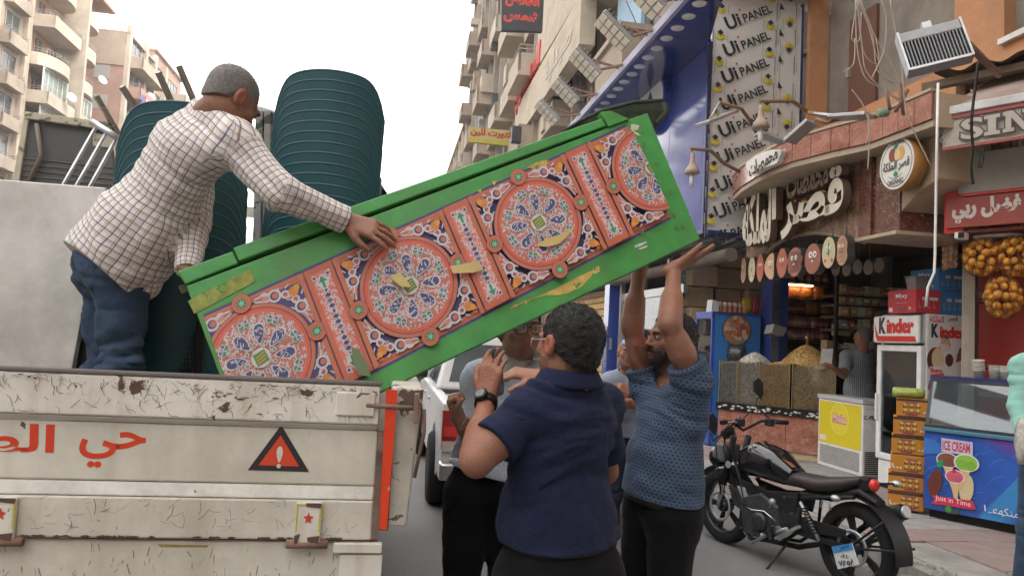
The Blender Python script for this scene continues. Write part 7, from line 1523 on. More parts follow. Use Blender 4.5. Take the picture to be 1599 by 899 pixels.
for q, s_ in ((gl,1),(gr,-1)):
    mpart('grip', m_tyre, lambda g: g.tube([q, q.lerp(hb+Vector((-.03,.08,.17*s_)),.5)], .019, 10)); mpart('lever', m_galv, lambda g: g.tube([q+Vector((.03,0,-.02*s_)), q+Vector((.05,0,-.15*s_)), q+Vector((.02,0,-.18*s_))], .007, 6)); mpart('switch_box', m_ms, lambda g: g.box(q.x-.02,q.x+.05,q.y-.03,q.y+.03,q.z-.2*s_-.02,q.z-.2*s_+.03), .008)
for (bx, by), s_ in ((mp(1153,606),-1),(mp(1143,662),1)):
    c0 = Vector((bx, by, .22*s_*Zs)); mpart('mirror', m_ms, lambda g: g.prism([(-.03,-.09),(.04,-.02),(.045,.06),(.0,.1),(-.04,.05),(-.045,-.03)], -.012, .012, Matrix.Translation(c0) @ RY(R(65)*1)), .004); mpart('mirror_stem', m_ms, lambda g: g.tube([c0+Vector((0,-.07,0)), c0+Vector((.0,-.14,-.02*s_*Zs)), (gl if s_*Zs > 0 else gr)+Vector((.02,.0,-.15*(1 if s_*Zs > 0 else -1)))], .007, 6))
# tank as a rounded lofted body
def loft(secs, n=18):
    """secs: (x, ycentre, halfheight, halfwidth)"""
    def f(g):
        def fn(a_, b_):
            t = b_*(len(secs)-1); i = min(int(t), len(secs)-2); w = t-i; s0, s1 = secs[i], secs[i+1]; x, y, h, wd = [s0[k]*(1-w)+s1[k]*w for k in range(4)]; th = 2*PI*a_
            c, s_ = math.cos(th), math.sin(th); return (x, y+h*math.copysign(abs(s_)**.8, s_), wd*math.copysign(abs(c)**.8, c))
        g.grid(fn, n, 4*(len(secs)-1)); 
        for s_, rev in ((secs[0],1),(secs[-1],0)):
            P = [(s_[0], s_[1]+s_[2]*math.copysign(abs(math.sin(2*PI*k/n))**.8, math.sin(2*PI*k/n)), s_[3]*math.copysign(abs(math.cos(2*PI*k/n))**.8, math.cos(2*PI*k/n))) for k in range(n)]; g.add(P, [tuple(range(n))])
    return f
t1, t2, t3, t4, t5 = mp(1160,716), mp(1168,715), mp(1190,714), mp(1220,728), mp(1246,745)
mpart('fuel_tank', m_mb, loft([(t1[0],t1[1]-.03,.05,.05),(t2[0],t2[1]-.02,.115,.11),(t3[0],t3[1]-.01,.145,.15),(t4[0],t4[1],.125,.14),(t5[0],t5[1],.07,.09)]))
for s_ in (-1,1): mpart('side_cover', m_ms, lambda g: g.prism([mp(1165,745),mp(1215,765),mp(1262,768),mp(1255,800),mp(1225,790),mp(1180,768)], .09*s_-.01, .09*s_+.012), .006)
a_ = Art(MM @ (T((0,0,.158)) if Zs > 0 else T((0,0,-.158)) @ RY(PI)), .0004)
mpart('tank_badge', m_galv, lambda g: g.lathe([(0,0),(.028,0),(.03,-.006)], 20, Matrix.Translation(v3(mp(1157,724),.135))))
mpart('tank_stripe', mat('copper_stripe', (.2,.085,.035), .35, coat=.5), lambda g: g.grid(lambda a_, b_: (t3[0]*(1-a_)+t5[0]*a_, (t3[1]+.135)*(1-a_)+(t5[1]+.075)*a_+.012*math.sin(PI*a_)+.002, (.02+.045*b_)*Zs), 10, 2))
s1, s2, s3, s4, s5 = mp(1228,750), mp(1250,748), mp(1290,757), mp(1325,756), mp(1350,752)
mpart('seat', mat('seat_leather', (.03,.022,.022), .5, bump=.25, bs=50, spec=.3), loft([(s1[0],s1[1],.03,.07),(s2[0],s2[1],.055,.10),(s3[0],s3[1],.06,.13),(s4[0],s4[1],.055,.12),(s5[0],s5[1]+.01,.03,.06)]))
mpart('tail_unit', m_ms, loft([(mp(1262,770)[0],mp(1262,770)[1],.03,.09),(mp(1300,775)[0],mp(1300,775)[1],.035,.09),(mp(1350,770)[0],mp(1350,770)[1]+.01,.035,.07),(mp(1375,790)[0],mp(1375,790)[1]+.02,.02,.05)]))
tl = mp(1363,757); mpart('tail_light', mat('lens_bright'), lambda g: g.lathe([(0,-.03),(.04,-.025),(.042,.02),(.025,.035),(0,.035)], 16, Matrix.Translation((tl[0],tl[1],0)) @ RY(-PI/2)))
mpart('tail_light_housing', m_ms, lambda g: g.box(tl[0]-.0,tl[0]+.09,tl[1]-.045,tl[1]+.045,-.05,.05), .015)
for (x, y), z in ((mp(1381,756),-.12),(mp(1325,776),.13)):
    p = Vector((x, y, z*Zs)); mpart('indicator', m_galv, lambda g: g.ball(p, .03, 10, None, (1.3,.8,.8))); mpart('indicator_stem', m_ms, lambda g: g.tube([p, Vector((p.x+.03,p.y,0))], .008, 6))
mpart('grab_rail', m_galv, lambda g: g.tube([v3(mp(1297,790),.1), v3(mp(1300,780),.1), v3(mp(1310,782),.1), v3(mp(1312,795),.1)], .008, 6))
e = lambda x, y: mp(x, y)
mpart('engine_block', m_eng, lambda g: (g.prism([e(1172,775),e(1205,768),e(1232,790),e(1232,822),e(1200,838),e(1178,828)], -.12, .12), g.prism([e(1165,770),e(1188,757),e(1200,788),e(1180,800)], -.09, .09)), .015)
for k in range(7): x, y = e(1168+k*1.4, 770+k*4.6); mpart('cooling_fin', m_eng, lambda g: g.prism([(x-.01,y-.004),(x+.12,y+.045),(x+.12,y+.051),(x-.01,y+.003)], -.11, .11))
for s_ in (-1,1): x, y = e(1205,812); mpart('engine_cover', mat('cover_dark', (.04,.04,.042), .35, metal=.5), lambda g: g.lathe([(0,.16*s_),(.05,.16*s_),(.075,.145*s_),(.08,.12*s_)], 20, Matrix.Translation((x,y,0))))
mpart('exhaust_pipe', m_ms, lambda g: g.tube([v3(e(1168,790),-.08), v3(e(1166,815),-.1), v3(e(1176,842),-.1), v3(e(1230,855),-.12), v3(e(1300,845),-.13), v3(e(1340,815),-.14)], .022, 8))
mpart('muffler', m_ms, lambda g: g.tube([v3(e(1330,818),-.15), v3(e(1350,807),-.15), v3(e(1384,801),-.15), v3(e(1390,801),-.15)], [.03,.05,.055,.05], 16)); mpart('muffler_tip', m_galv, lambda g: g.tube([v3(e(1384,801),-.15), v3(e(1393,800),-.15)], .04, 14))
mpart('frame_tube', m_ms, lambda g: [g.tube([v3(e(1158,705),z), v3(e(1170,745),z), v3(e(1180,790),z), v3(e(1185,838),z), v3(e(1235,846),z), v3(e(1262,828),z), v3(e(1268,775),z), v3(e(1350,775),z)], .014, 6) for z in (-.1,.1)])
mpart('swingarm', m_ms, lambda g: [g.bar(v3(e(1250,825),z), Vector((0,RW,z*Zs)), .03, .05, up=(0,0,1)) for z in (-.09,.09)])
sh0, sh1 = v3(e(1268,782),.12), v3(e(1298,842),.12)
mpart('shock_absorber', m_galv, lambda g: g.tube([sh0, sh1], .012, 8)); mpart('shock_spring', m_ms, lambda g: g.tube([sh0.lerp(sh1,.1+.7*k/80)+Vector((.024*math.cos(k*.7),.0,.024*math.sin(k*.7))) for k in range(81)], .006, 4))
mpart('foot_peg', m_galv, lambda g: (g.tube([v3(e(1190,845),.1), v3(e(1225,833),.2), v3(e(1232,830),.28)], .012, 6), g.bar(v3(e(1232,838),.13), v3(e(1268,820),.13), .02, .035), g.tube([v3(e(1238,828),.16), v3(e(1262,822),.22)], .014, 8)))
mpart('chain_guard', m_ms, lambda g: g.prism([e(1240,815),e(1268,805),e(1335,825),e(1335,838),e(1262,828)], (.085 if Zs > 0 else -.1), (.1 if Zs > 0 else -.085)), .004)
mpart('side_stand', m_ms, lambda g: g.tube([v3(e(1243,848),.1), v3(e(1226,893),.24), v3(e(1220,898),.26)], .011, 6))
mpart('fender_flap', m_ms, lambda g: g.grid(lambda a_, b_: ((RW+.045+.03*b_*0)*math.cos(R(170)-R(-1)*0-R(105)*(1-a_)+R(15)), RW+(RW+.045)*math.sin(R(185)-R(105)*(1-a_)), (b_-.5)*.17), 16, 6))
mpart('fender_strap', m_ms, lambda g: [g.tube([Vector((.0,RW,z)), Vector((-.36*math.cos(t),RW+.36*math.sin(t),z))], .009, 5) for z in (-.095,.095) for t in (R(12),R(42))])
for k, (a_, b_, c_) in enumerate((((1160,655),(1150,690),(1172,735)),((1170,650),(1148,700),(1165,760)),((1145,668),(1138,715),(1140,770)),((1178,640),(1160,700),(1195,762)))):
    mpart('control_cable', m_black, lambda g: g.tube([v3(e(*a_),.12-.03*k), v3(((e(*a_)[0]+e(*b_)[0])/2+.03, (e(*a_)[1]+e(*b_)[1])/2),.14), v3(e(*b_),.13), v3(e(*c_),.1)], .005, 5))
for px, py in ((1178,782),(1222,790),(1226,820),(1196,832),(1176,822),(1256,800),(1244,776)): mpart('bolt', m_eng, lambda g: g.lathe([(0,.135*Zs),(.009,.135*Zs),(.009,.12*Zs)], 8, Matrix.Translation((*e(px,py),0))))
mpart('header_pipe', m_chr, lambda g: g.tube([v3(e(1172,778),-.02), v3(e(1161,795),.0), v3(e(1163,825),.02), v3(e(1178,842),.02)], .02, 10))
mpart('radiator_shroud', m_galv, lambda g: g.prism([e(1166,757),e(1178,760),e(1184,778),e(1176,780)], .1*Zs-.01, .1*Zs+.01), .004)
mpart('heel_plate', m_galv, lambda g: g.prism([e(1232,836),e(1266,818),e(1270,822),e(1238,842)], .14*Zs-.005, .14*Zs+.005), .003)
mpart('sprocket_cover', m_eng, lambda g: g.lathe([(0,.14*Zs),(.04,.14*Zs),(.05,.12*Zs)], 18, Matrix.Translation((*e(1235,828),0))))
mpart('battery_cover', m_ms, lambda g: g.prism([e(1236,772),e(1262,774),e(1258,800),e(1238,796)], .105*Zs-.008, .105*Zs+.008), .006)
for k in range(5): mpart('crankcase_rib', m_eng, lambda g: g.prism([e(1178+k*9,800+k*3),e(1181+k*9,800+k*3),e(1186+k*9,834+k*1.5),e(1183+k*9,834+k*1.5)], .118*Zs-.006, .118*Zs+.008))
mpart('oil_line', m_chr, lambda g: g.tube([v3(e(1180,786),.13), v3(e(1196,794),.15), v3(e(1214,796),.14), v3(e(1230,812),.12)], .006, 6))
mpart('carburettor', m_galv, lambda g: g.lathe([(0,.06*Zs),(.022,.06*Zs),(.028,.11*Zs),(.02,.125*Zs),(0,.125*Zs)], 14, Matrix.Translation((*e(1222,782),0))))
# number plate
pq = [mp(1299,853),mp(1331,847),mp(1342,880),mp(1309,888)]; zc_ = .2*Zs; MP = MM @ T((0,0,zc_)) if Zs > 0 else MM @ T((0,0,zc_))
qq = pls(MP, (1299,853),(1331,847),(1342,880),(1309,888)); g = MB(MP); g.prism(qq[::-1], -.004, .0); pt_ = part('number_plate', g, mat('plate_white', (.55,.56,.56), .4), mc)
fr_ = MP if Zs > 0 else MP
cxp = sum(p[0] for p in qq)/4; cyp = sum(p[1] for p in qq)/4; ex = (Vector(qq[1])-Vector(qq[0])).normalized(); FP = MP @ T((cxp, cyp, .001 if Zs > 0 else -.005))
RP_ = frame(FP.translation, (MP.to_3x3() @ Vector((ex.x, ex.y, 0))), n=(MP.to_3x3() @ Vector((0,0,1)))*Zs); pw = (Vector(qq[1])-Vector(qq[0])).length; ph = (Vector(qq[3])-Vector(qq[0])).length
a = Art(RP_ @ T((0,0,.002)), .0006); a.rect(-pw*.48, ph*.2, pw*.48, ph*.48, (.04,.22,.5)); a.text('مصر', pw*.1, ph*.34, h=ph*.2, col=(.02,.05,.15), ar=True, bold=.03); a.text('ع ف', .0, ph*.0, h=ph*.26, col=blk, ar=True, bold=.04); a.text('٧٨٥٨', 0, -ph*.3, h=ph*.26, w=pw*.75, col=blk, bold=.04); a.done('plate_print', mc)
# ================================================================ PEOPLE
def fab(name, kind, c1, c2=None, c3=None, rough=.9, sc_=1.0, bump=.25, sheen=.03):
    """cloth whose weave follows the garment through the 'Fab' attribute"""
    if name in MATS: return MATS[name]
    m = bpy.data.materials.new(name); m.use_nodes = True; nt = m.node_tree; b = nt.nodes['Principled BSDF']; L = nt.links.new
    at_ = _n(nt, 'ShaderNodeAttribute', attribute_name='Fab'); sx = _n(nt, 'ShaderNodeSeparateXYZ'); L(at_.outputs['Vector'], sx.inputs[0])
    def mth(op, a, b_=None, c=None):
        n = _n(nt, 'ShaderNodeMath', operation=op)
        for i, q in enumerate((a, b_, c)):
            if q is None: continue
            if isinstance(q, (int, float)): n.inputs[i].default_value = q
            else: L(q, n.inputs[i])
        return n.outputs[0]
    def mixc(f, a, b_):
        n = _n(nt, 'ShaderNodeMix', data_type='RGBA'); L(f, n.inputs[0])
        for q, i in ((a, 6), (b_, 7)):
            if isinstance(q, tuple): n.inputs[i].default_value = (*q, 1)
            else: L(q, n.inputs[i])
        return n.outputs[2]
    U, V_ = sx.outputs[0], sx.outputs[1]; src = None
    ns = _n(nt, 'ShaderNodeTexNoise'); ns.inputs['Scale'].default_value = 9; ns.inputs['Detail'].default_value = 5; L(at_.outputs['Vector'], ns.inputs['Vector'])
    ns2 = _n(nt, 'ShaderNodeTexNoise'); ns2.inputs['Scale'].default_value = 400; L(at_.outputs['Vector'], ns2.inputs['Vector'])
    def band(x, per, w, ph=0.0): # 1 inside a stripe
        f = mth('FRACT', mth('MULTIPLY_ADD', x, 1/per, ph)); return mth('LESS_THAN', f, w)
    base = _n(nt, 'ShaderNodeRGB'); base.outputs[0].default_value = (*c1, 1); src = base.outputs[0]
    if kind == 'plaid':
        p = .056*sc_
        wu = mth('ADD', U, mth('MULTIPLY', ns.outputs['Fac'], .02)); wv = mth('ADD', V_, mth('MULTIPLY', ns.outputs['Fac'], .02))
        for x in (wu, wv): src = mixc(mth('MULTIPLY', band(x, p/2, .42, .3), .28), src, (.42,.36,.34))
        for x in (wu, wv): src = mixc(mth('MULTIPLY', band(x, p, .075), .78), src, c2); src = mixc(mth('MULTIPLY', band(x, p, .065, .5), .78), src, c3); src = mixc(mth('MULTIPLY', band(x, p, .03, .62), .5), src, c3)
    elif kind == 'stripe': src = mixc(mth('MULTIPLY', band(U, .016*sc_, .45), .8), src, c2)
    elif kind == 'dots':
        s_ = 1/(.017*sc_); row = mth('FLOOR', mth('MULTIPLY', V_, s_)); x = mth('FRACT', mth('ADD', mth('MULTIPLY', U, s_*.8), mth('MULTIPLY', mth('MODULO', row, 2.0), .5))); y = mth('FRACT', mth('MULTIPLY', V_, s_))
        d = mth('ADD', mth('ABSOLUTE', mth('SUBTRACT', x, .5)), mth('MULTIPLY', mth('ABSOLUTE', mth('SUBTRACT', y, .5)), 1.1)); src = mixc(mth('MULTIPLY', mth('LESS_THAN', d, .34), .85), src, c2)
    elif kind == 'sprig':
        vo = _n(nt, 'ShaderNodeTexVoronoi'); vo.feature = 'DISTANCE_TO_EDGE'; vo.inputs['Scale'].default_value = 75; L(at_.outputs['Vector'], vo.inputs['Vector']); src = mixc(mth('MULTIPLY', mth('LESS_THAN', vo.outputs['Distance'], .05), .5), src, c2)
    elif kind == 'denim':
        n3 = _n(nt, 'ShaderNodeTexNoise'); n3.inputs['Scale'].default_value = 1; n3.inputs['Detail'].default_value = 4; mp_ = _n(nt, 'ShaderNodeMapping'); mp_.inputs['Scale'].default_value = (260, 30, 260); L(at_.outputs['Vector'], mp_.inputs[0]); L(mp_.outputs[0], n3.inputs['Vector']); src = mixc(mth('MULTIPLY', n3.outputs['Fac'], .4), src, c2)
        src = mixc(mth('MULTIPLY', mth('SUBTRACT', ns.outputs['Fac'], .42), 1.2), src, c2)
    mr = _n(nt, 'ShaderNodeMapRange'); mr.inputs['From Min'].default_value = .3; mr.inputs['From Max'].default_value = .7; mr.inputs['To Min'].default_value = .86; mr.inputs['To Max'].default_value = 1.12; L(ns.outputs['Fac'], mr.inputs[0])
    vm = _n(nt, 'ShaderNodeVectorMath', operation='SCALE'); L(src, vm.inputs[0]); L(mr.outputs[0], vm.inputs['Scale']); L(vm.outputs[0], b.inputs['Base Color'])
    b.inputs['Roughness'].default_value = rough; b.inputs['Sheen Weight'].default_value = sheen; b.inputs['Specular IOR Level'].default_value = .12
    n4 = _n(nt, 'ShaderNodeTexNoise'); n4.inputs['Scale'].default_value = 28; n4.inputs['Detail'].default_value = 4; n4.inputs['Distortion'].default_value = 1.2; L(at_.outputs['Vector'], n4.inputs['Vector'])
    bp = _n(nt, 'ShaderNodeBump'); bp.inputs['Strength'].default_value = bump; bp.inputs['Distance'].default_value = .012; L(n4.outputs['Fac'], bp.inputs['Height'])
    bp2 = _n(nt, 'ShaderNodeBump'); bp2.inputs['Strength'].default_value = .2; bp2.inputs['Distance'].default_value = .001; L(ns2.outputs['Fac'], bp2.inputs['Height']); L(bp.outputs[0], bp2.inputs['Normal']); L(bp2.outputs[0], b.inputs['Normal'])
    MATS[name] = m; return m
m_skin = mat('skin', attr='Col', rough=.52, var=.11, vs=22, bump=.3, bs=130, spec=.3)
m_skin.node_tree.nodes['Principled BSDF'].inputs['Subsurface Weight'].default_value = .12; m_skin.node_tree.nodes['Principled BSDF'].inputs['Subsurface Scale'].default_value = .02
m_skin.node_tree.nodes['Principled BSDF'].inputs['Subsurface Radius'].default_value = (1, .35, .2)
def m_hair(n, c): return mat('hair_'+n, c, .5, var=.5, vs=120, bump=.9, bs=220, spec=.4)
m_eye = mat('eye_white', (.5,.47,.44), .15, var=0, bump=0, coat=.6); m_iris = mat('eye_dark', (.02,.012,.01), .1, var=0, bump=0)
A3 = lambda v: np.array(v[:], float)
class Human:
    def __init__(s, label, J, skin, h=.005, bulk=1.0, size=1.0, group=None, base=None):
        s.J = J; s.h = h; s.k = size; s.b = bulk; s.skin = np.array(skin)
        P = J['pelvis']; N_ = J['neck']; s.up = (N_-P).normalized(); r = (J['shR']-J['shL']); r = (r-s.up*r.dot(s.up)).normalized(); s.r = r; s.f = s.up.cross(r).normalized()
        s.M = np.array([[r.x, s.f.x, s.up.x],[r.y, s.f.y, s.up.y],[r.z, s.f.z, s.up.z]])
        gz = base if base is not None else 0
        s.t = thing('person', label, 'person', T((P.x, P.y, gz)), group)
        hu = J['hup'].normalized(); hf = J['hf']; hf = (hf-hu*hf.dot(hu)).normalized(); hr = hf.cross(hu).normalized(); s.hM = Matrix(((hr.x,hf.x,hu.x,J['head'].x),(hr.y,hf.y,hu.y,J['head'].y),(hr.z,hf.z,hu.z,J['head'].z),(0,0,0,1)))
        s.H3 = np.array([[hr.x,hf.x,hu.x],[hr.y,hf.y,hu.y],[hr.z,hf.z,hu.z]]); s.hk = size*J.get('hk', 1.0)
    def H(s, x, y, z): return A3(s.hM @ Vector((x*s.hk, y*s.hk, z*s.hk)))
    def Tp(s, x, y, t):  # torso point: x right, y front, t 0 pelvis..1 neck
        return A3(s.J['pelvis'].lerp(s.J['neck'], t)+s.r*x*s.k+s.f*y*s.k)
    def torso(s, F, off=0, k=.05, low=False, belly=0.0):
        b = s.b; o = off; K = s.k
        E = lambda x, y, t, rr: F.ell(s.Tp(x, y, t), np.array(rr)*K+o, s.M, k)
        E(0,-.015,.0,(.165*b,.125*b,.12)); E(0,.01+belly*.4,.28,(.152*b,.115*b+belly*.5,.15)); E(0,.0+belly*.2,.52,(.162*b,.118*b,.16)); E(0,-.01,.76,(.172*b,.112*b,.13)); 
        for q in ('shL','shR'):
            sg = 1 if q == 'shR' else -1; F.cone(s.Tp(.035*sg,-.02,.96), A3(s.J[q]), .052*K+o, .058*K+o, .05); F.cone(s.Tp(.07*sg,0,.72), A3(s.J[q]), .08*K+o, .05*K+o, .05)
    def seg(s, a, b, ra, rb, F, off=0, k=.02, **kw): F.cone(A3(s.J[a]), A3(s.J[b]), ra*s.k+off, rb*s.k+off, k, **kw)
    def hand(s, F, side, d, pn, curl=(.25,.3,.35,.4), thumb=.6, th_out=.8, spread=.08, scale=1.0, seg_curl=1.0):
        """d: wrist->knuckle direction, pn: direction the palm faces"""
        w = A3(s.J['wr'+side]); d = np.array(d, float); d /= np.linalg.norm(d); pn = np.array(pn, float); pn -= d*(pn@d); pn /= np.linalg.norm(pn)
        lat = np.cross(d, pn)*(1 if side == 'R' else -1)   # towards the thumb... right hand: fingers up, palm forward -> thumb to the left
        lat = -lat if side == 'R' else -lat
        S_ = s.k*scale; s.lat = lat
        tips = []
        F.cone(w-d*.03*S_, w+d*.015*S_, .027*S_, .027*S_, .015, flat=(pn, .75))
        for i, (x, L0, ln, r0) in enumerate(((.032,.092,.074,.0092),(.011,.097,.082,.0095),(-.010,.092,.076,.009),(-.029,.083,.06,.0082))):
            kn = w+d*L0*S_+lat*x*S_; F.cone(w+d*.012*S_+lat*x*.55*S_, kn, .0165*S_, .0125*S_, .014, flat=(pn, .95))
            a = curl[i]; p = kn; dd = d+lat*spread*(1.2-i*.8); dd /= np.linalg.norm(dd); ax = 0
            for j, (fr, ra, rb) in enumerate(((.45,1,.95),(.31,.95,.88),(.24,.88,.74))):
                ax += a*(1.0 if j == 0 else 1.15*seg_curl); v = dd*math.cos(ax)+pn*math.sin(ax); q = p+v*ln*fr*S_; F.cone(p, q, r0*ra*S_, r0*rb*S_, .006 if j == 0 else .003); p = q
            tips.append(p)
        b0 = w+d*.028*S_+lat*.026*S_+pn*.004*S_; v1 = d*(1-th_out*.45)+lat*th_out+pn*thumb*.5; v1 /= np.linalg.norm(v1); b1 = b0+v1*.036*S_; v2 = d*.9+lat*(th_out*.5)+pn*thumb; v2 /= np.linalg.norm(v2); b2 = b1+v2*.034*S_; v3_ = d*1.0+lat*(th_out*.2)+pn*thumb*1.3; v3_ /= np.linalg.norm(v3_); b3 = b2+v3_*.026*S_
        F.cone(w+d*.01*S_+lat*.012*S_, b1, .0175*S_, .0125*S_, .012); F.cone(b1, b2, .0118*S_, .0105*S_, .004); F.cone(b2, b3, .0105*S_, .0085*S_, .003); return tips
    def bounds(s, pts, pad):
        A = np.array([A3(p) if isinstance(p, Vector) else p for p in pts]); return A.min(0)-pad, A.max(0)+pad
    def head(s, F, chin=1.0, fat=1.0):
        M = s.H3; K = s.hk; e = lambda c, r, k=.03, sub=False: F.ell(s.H(*c), np.array(r)*K, M, k, sub)
        e((0,-.018,.03),(.077*fat,.097,.088)); e((0,.022,-.03),(.062*fat,.072,.085)); e((0,.05,-.082),(.036*fat,.034,.027*chin),.03)
        for q in (-1, 1): e((q*.045*fat,.01,-.062),(.022,.04,.03),.03); e((q*.042,.062,-.016),(.022,.02,.018),.02)
        F.cone(s.H(-.034,.086,.026), s.H(.034,.086,.026), .011*K, .011*K, .015)
        for q in (-1, 1): e((q*.032,.098,.006),(.017,.016,.012),.012,True)
        for q in (-1, 1): e((q*.032,.080,.006),(.0165,.0125,.0135),.004)
        F.cone(s.H(0,.088,.014), s.H(0,.110,-.022), .007*K, .011*K, .010)
        for q in (-1, 1): e((q*.0125,.099,-.027),(.009,.010,.008),.006)
        e((0,.090,-.052),(.024,.012,.006),.006); e((0,.088,-.063),(.021,.012,.007),.006); F.cone(s.H(-.021,.0985,-.0575), s.H(.021,.0985,-.0575), .0025*K, .0025*K, .002, sub=True)
        for q in (-1, 1):
            e((q*.080*fat,-.012,-.005),(.011,.021,.033),.006); e((q*.090*fat,-.008,-.003),(.008,.012,.021),.004,True)
    def finish_body(s, F, colfn=None):
        base = s.skin
        def C(V):
            out = np.tile(base, (len(V), 1)); q = (V-A3(s.J['head']))@s.H3/s.hk; x, y, z = q.T; n = np.linalg.norm(q, axis=1)
            face = n < .16; ear = face & (abs(x) > .075); out[ear] *= (1.12,.85,.8)
            lip = face & (y > .085) & (abs(z+.0575) < .0115) & (abs(x) < .024); out[lip] *= (.85,.55,.55)
            nose = face & (y > .1) & (z > -.035) & (z < .0); out[nose] *= (1.08,.92,.9)
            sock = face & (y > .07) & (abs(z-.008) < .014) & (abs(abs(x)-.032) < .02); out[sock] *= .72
            if colfn: out = colfn(out, x, y, z, face, V)
            for w in ('wrL','wrR'):
                hd = np.linalg.norm(V-A3(s.J[w]), axis=1) < .21; out[hd] *= (1.0,.93,.9)
            return np.clip(out, 0, 1)
        return sdf_part('body', F, m_skin, s.t, C, None, 1)
    def base_body(s, chin=1, fat=1, arm=1.0):
        J = s.J; pts = [J[k] for k in ('head','pelvis','shL','shR','elL','elR','wrL','wrR','anL','anR','knL','knR')]; lo, hi = s.bounds(pts, .22); F = Field(lo, hi, s.h); b = s.b**.5
        s.torso(F, -.016); s.head(F, chin, fat)
        F.cone(s.Tp(0,-.02,.93), s.H(0,-.022,-.06), .066*s.k*b, .056*s.k*b, .03)
        for q in 'LR':
            s.seg('sh'+q,'el'+q,.050*arm,.040*arm,F); m = J['sh'+q].lerp(J['el'+q], .5); F.cone(A3(m), A3(m.lerp(J['el'+q],.3)), .050*arm*s.k, .044*arm*s.k, .03)
            s.seg('el'+q,'wr'+q,.040*arm,.027,F); m1, m2 = J['el'+q].lerp(J['wr'+q], .15), J['el'+q].lerp(J['wr'+q], .42); F.cone(A3(m1), A3(m2), .043*arm*s.k, .040*arm*s.k, .03)
            s.seg('hip'+q,'kn'+q,.08,.052,F,k=.05); s.seg('kn'+q,'an'+q,.052,.036,F,k=.04)
        return F
    def fabric_uv(s, V, arms=True, legs=False):
        q = (V-A3(s.J['pelvis']))@s.M; x, y, z = q.T; UV = np.stack([np.arctan2(x, np.abs(y)+.06)*.17*np.where(y < 0, 1, -1), z, np.zeros(len(V))], -1)
        def wrap(a, b, rad, lim, t0):
            nonlocal UV
            a, b = A3(s.J[a]), A3(s.J[b]); ba = b-a; L = np.linalg.norm(ba); d = ba/L; w = V-a; t = w@d; o = w-t[:, None]*d; dist = np.linalg.norm(o, axis=1)
            e1 = np.cross(d, [.3,.5,.8]); e1 /= np.linalg.norm(e1); e2 = np.cross(d, e1); m = (dist < lim) & (t > t0) & (t < L+.05); UV[m] = np.stack([np.arctan2(o@e1, o@e2)[m]*rad, t[m]+1.3, np.ones(m.sum())*2], -1)
        if arms:
            for e in 'LR': wrap('sh'+e, 'el'+e, .07, .105, .05); wrap('el'+e, 'wr'+e, .055, .08, 0)
        if legs:
            for e in 'LR': wrap('hip'+e, 'kn'+e, .09, .14, .05); wrap('kn'+e, 'an'+e, .07, .12, 0)
        return UV
    def shirt(s, m, sleeve='short', off=.012, hem=-.12, belly=0.0, fold=.006, seed=1, name='shirt', loose=.0, slant=0, neckcut=.075, sl=.55, h=None, hemdir=None, nt=.90, he=1.0):
        J = s.J; lo, hi = s.bounds([J[k] for k in ('pelvis','neck','shL','shR')]+([J[k] for k in ('elL','elR')])+([J[k] for k in ('wrL','wrR')] if sleeve == 'long' else []), .2); F = Field(lo, hi, h or s.h*1.1); K = s.k
        s.torso(F, off, .06, belly=belly)
        F.ell(s.Tp(0,-.01+belly*.2,-.02), np.array((.170*s.b+loose, .128*s.b+loose+belly*.3, .17))*K+off, s.M, .06)
        F.ell(s.Tp(0,0+belly*.3,.2), np.array((.160*s.b+loose, .122*s.b+loose+belly*.4, .2))*K+off, s.M, .06)
        for q in 'LR':
            a, e, w = J['sh'+q], J['el'+q], J['wr'+q]
            if sleeve == 'short':
                F.cone(A3(a), A3(a.lerp(e, sl+.08)), .062*K+off, .056*K+off+.006, .04)
            else:
                F.cone(A3(a), A3(e), .060*K+off, .048*K+off+.004, .04); F.cone(A3(e), A3(w), .048*K+off, .031*K+off, .02)
        def disp(P):
            q = (P-A3(J['pelvis']))@s.M; x, y, z = q.T; w = vnoise(np.stack([x*3.1+7, y*3+2, z*3.3], -1), seed)
            a = vnoise(np.stack([x*4+slant*z*8, y*4, z*13+w*2.2], -1), seed+1); b = vnoise(np.stack([x*9+slant*z*14+3, y*9, z*24+w*3], -1), seed+2); c = vnoise(np.stack([x*17,y*17,z*17], -1), seed+3)
            return fold*(1.1*(1-2*np.abs(a))+.5*(1-2*np.abs(b)))*.8+.0012*c
        F.disp(disp)
        # open the neck, cuffs and hem
        F.cone(s.Tp(0,-.015,nt), s.H(0,-.01,-.05), neckcut*K, .085*K*he, .004, sub=True); F.ell(s.H(0,0,.02), np.array((.1,.12,.13))*s.hk*he, s.H3, .0, True)
        for q in 'LR':
            a, e, w = J['sh'+q], J['el'+q], J['wr'+q]
            if sleeve == 'short': c0 = a.lerp(e, sl); d = (e-a).normalized(); F.cone(A3(c0-d*.024), A3(c0), (.0615-.006*sl)*K+off+.004, (.061-.006*sl)*K+off+.0075, .002); F.cone(A3(c0+d*.005), A3(c0+d*.17*K), .12*K, .11*K, 0, sub=True) if False else s._endcut(F, c0, d, .1*K); F.cone(A3(c0-d*.02), A3(c0+d*.02), .049*K, .049*K, 0, sub=True)
            else: d = (w-e).normalized(); s._endcut(F, w-d*.004, d, .07*K); F.cone(A3(w-d*.02), A3(w+d*.03), .030*K, .030*K, 0, sub=True)
        hd = hemdir or -s.up; p = s.Tp(0,0,0)+A3(-hd)*hem*K
        F.cut(p+0, A3(hd)); 
        o = sdf_part(name, F, m, s.t, None, lambda V: s.fabric_uv(V), 1); return o
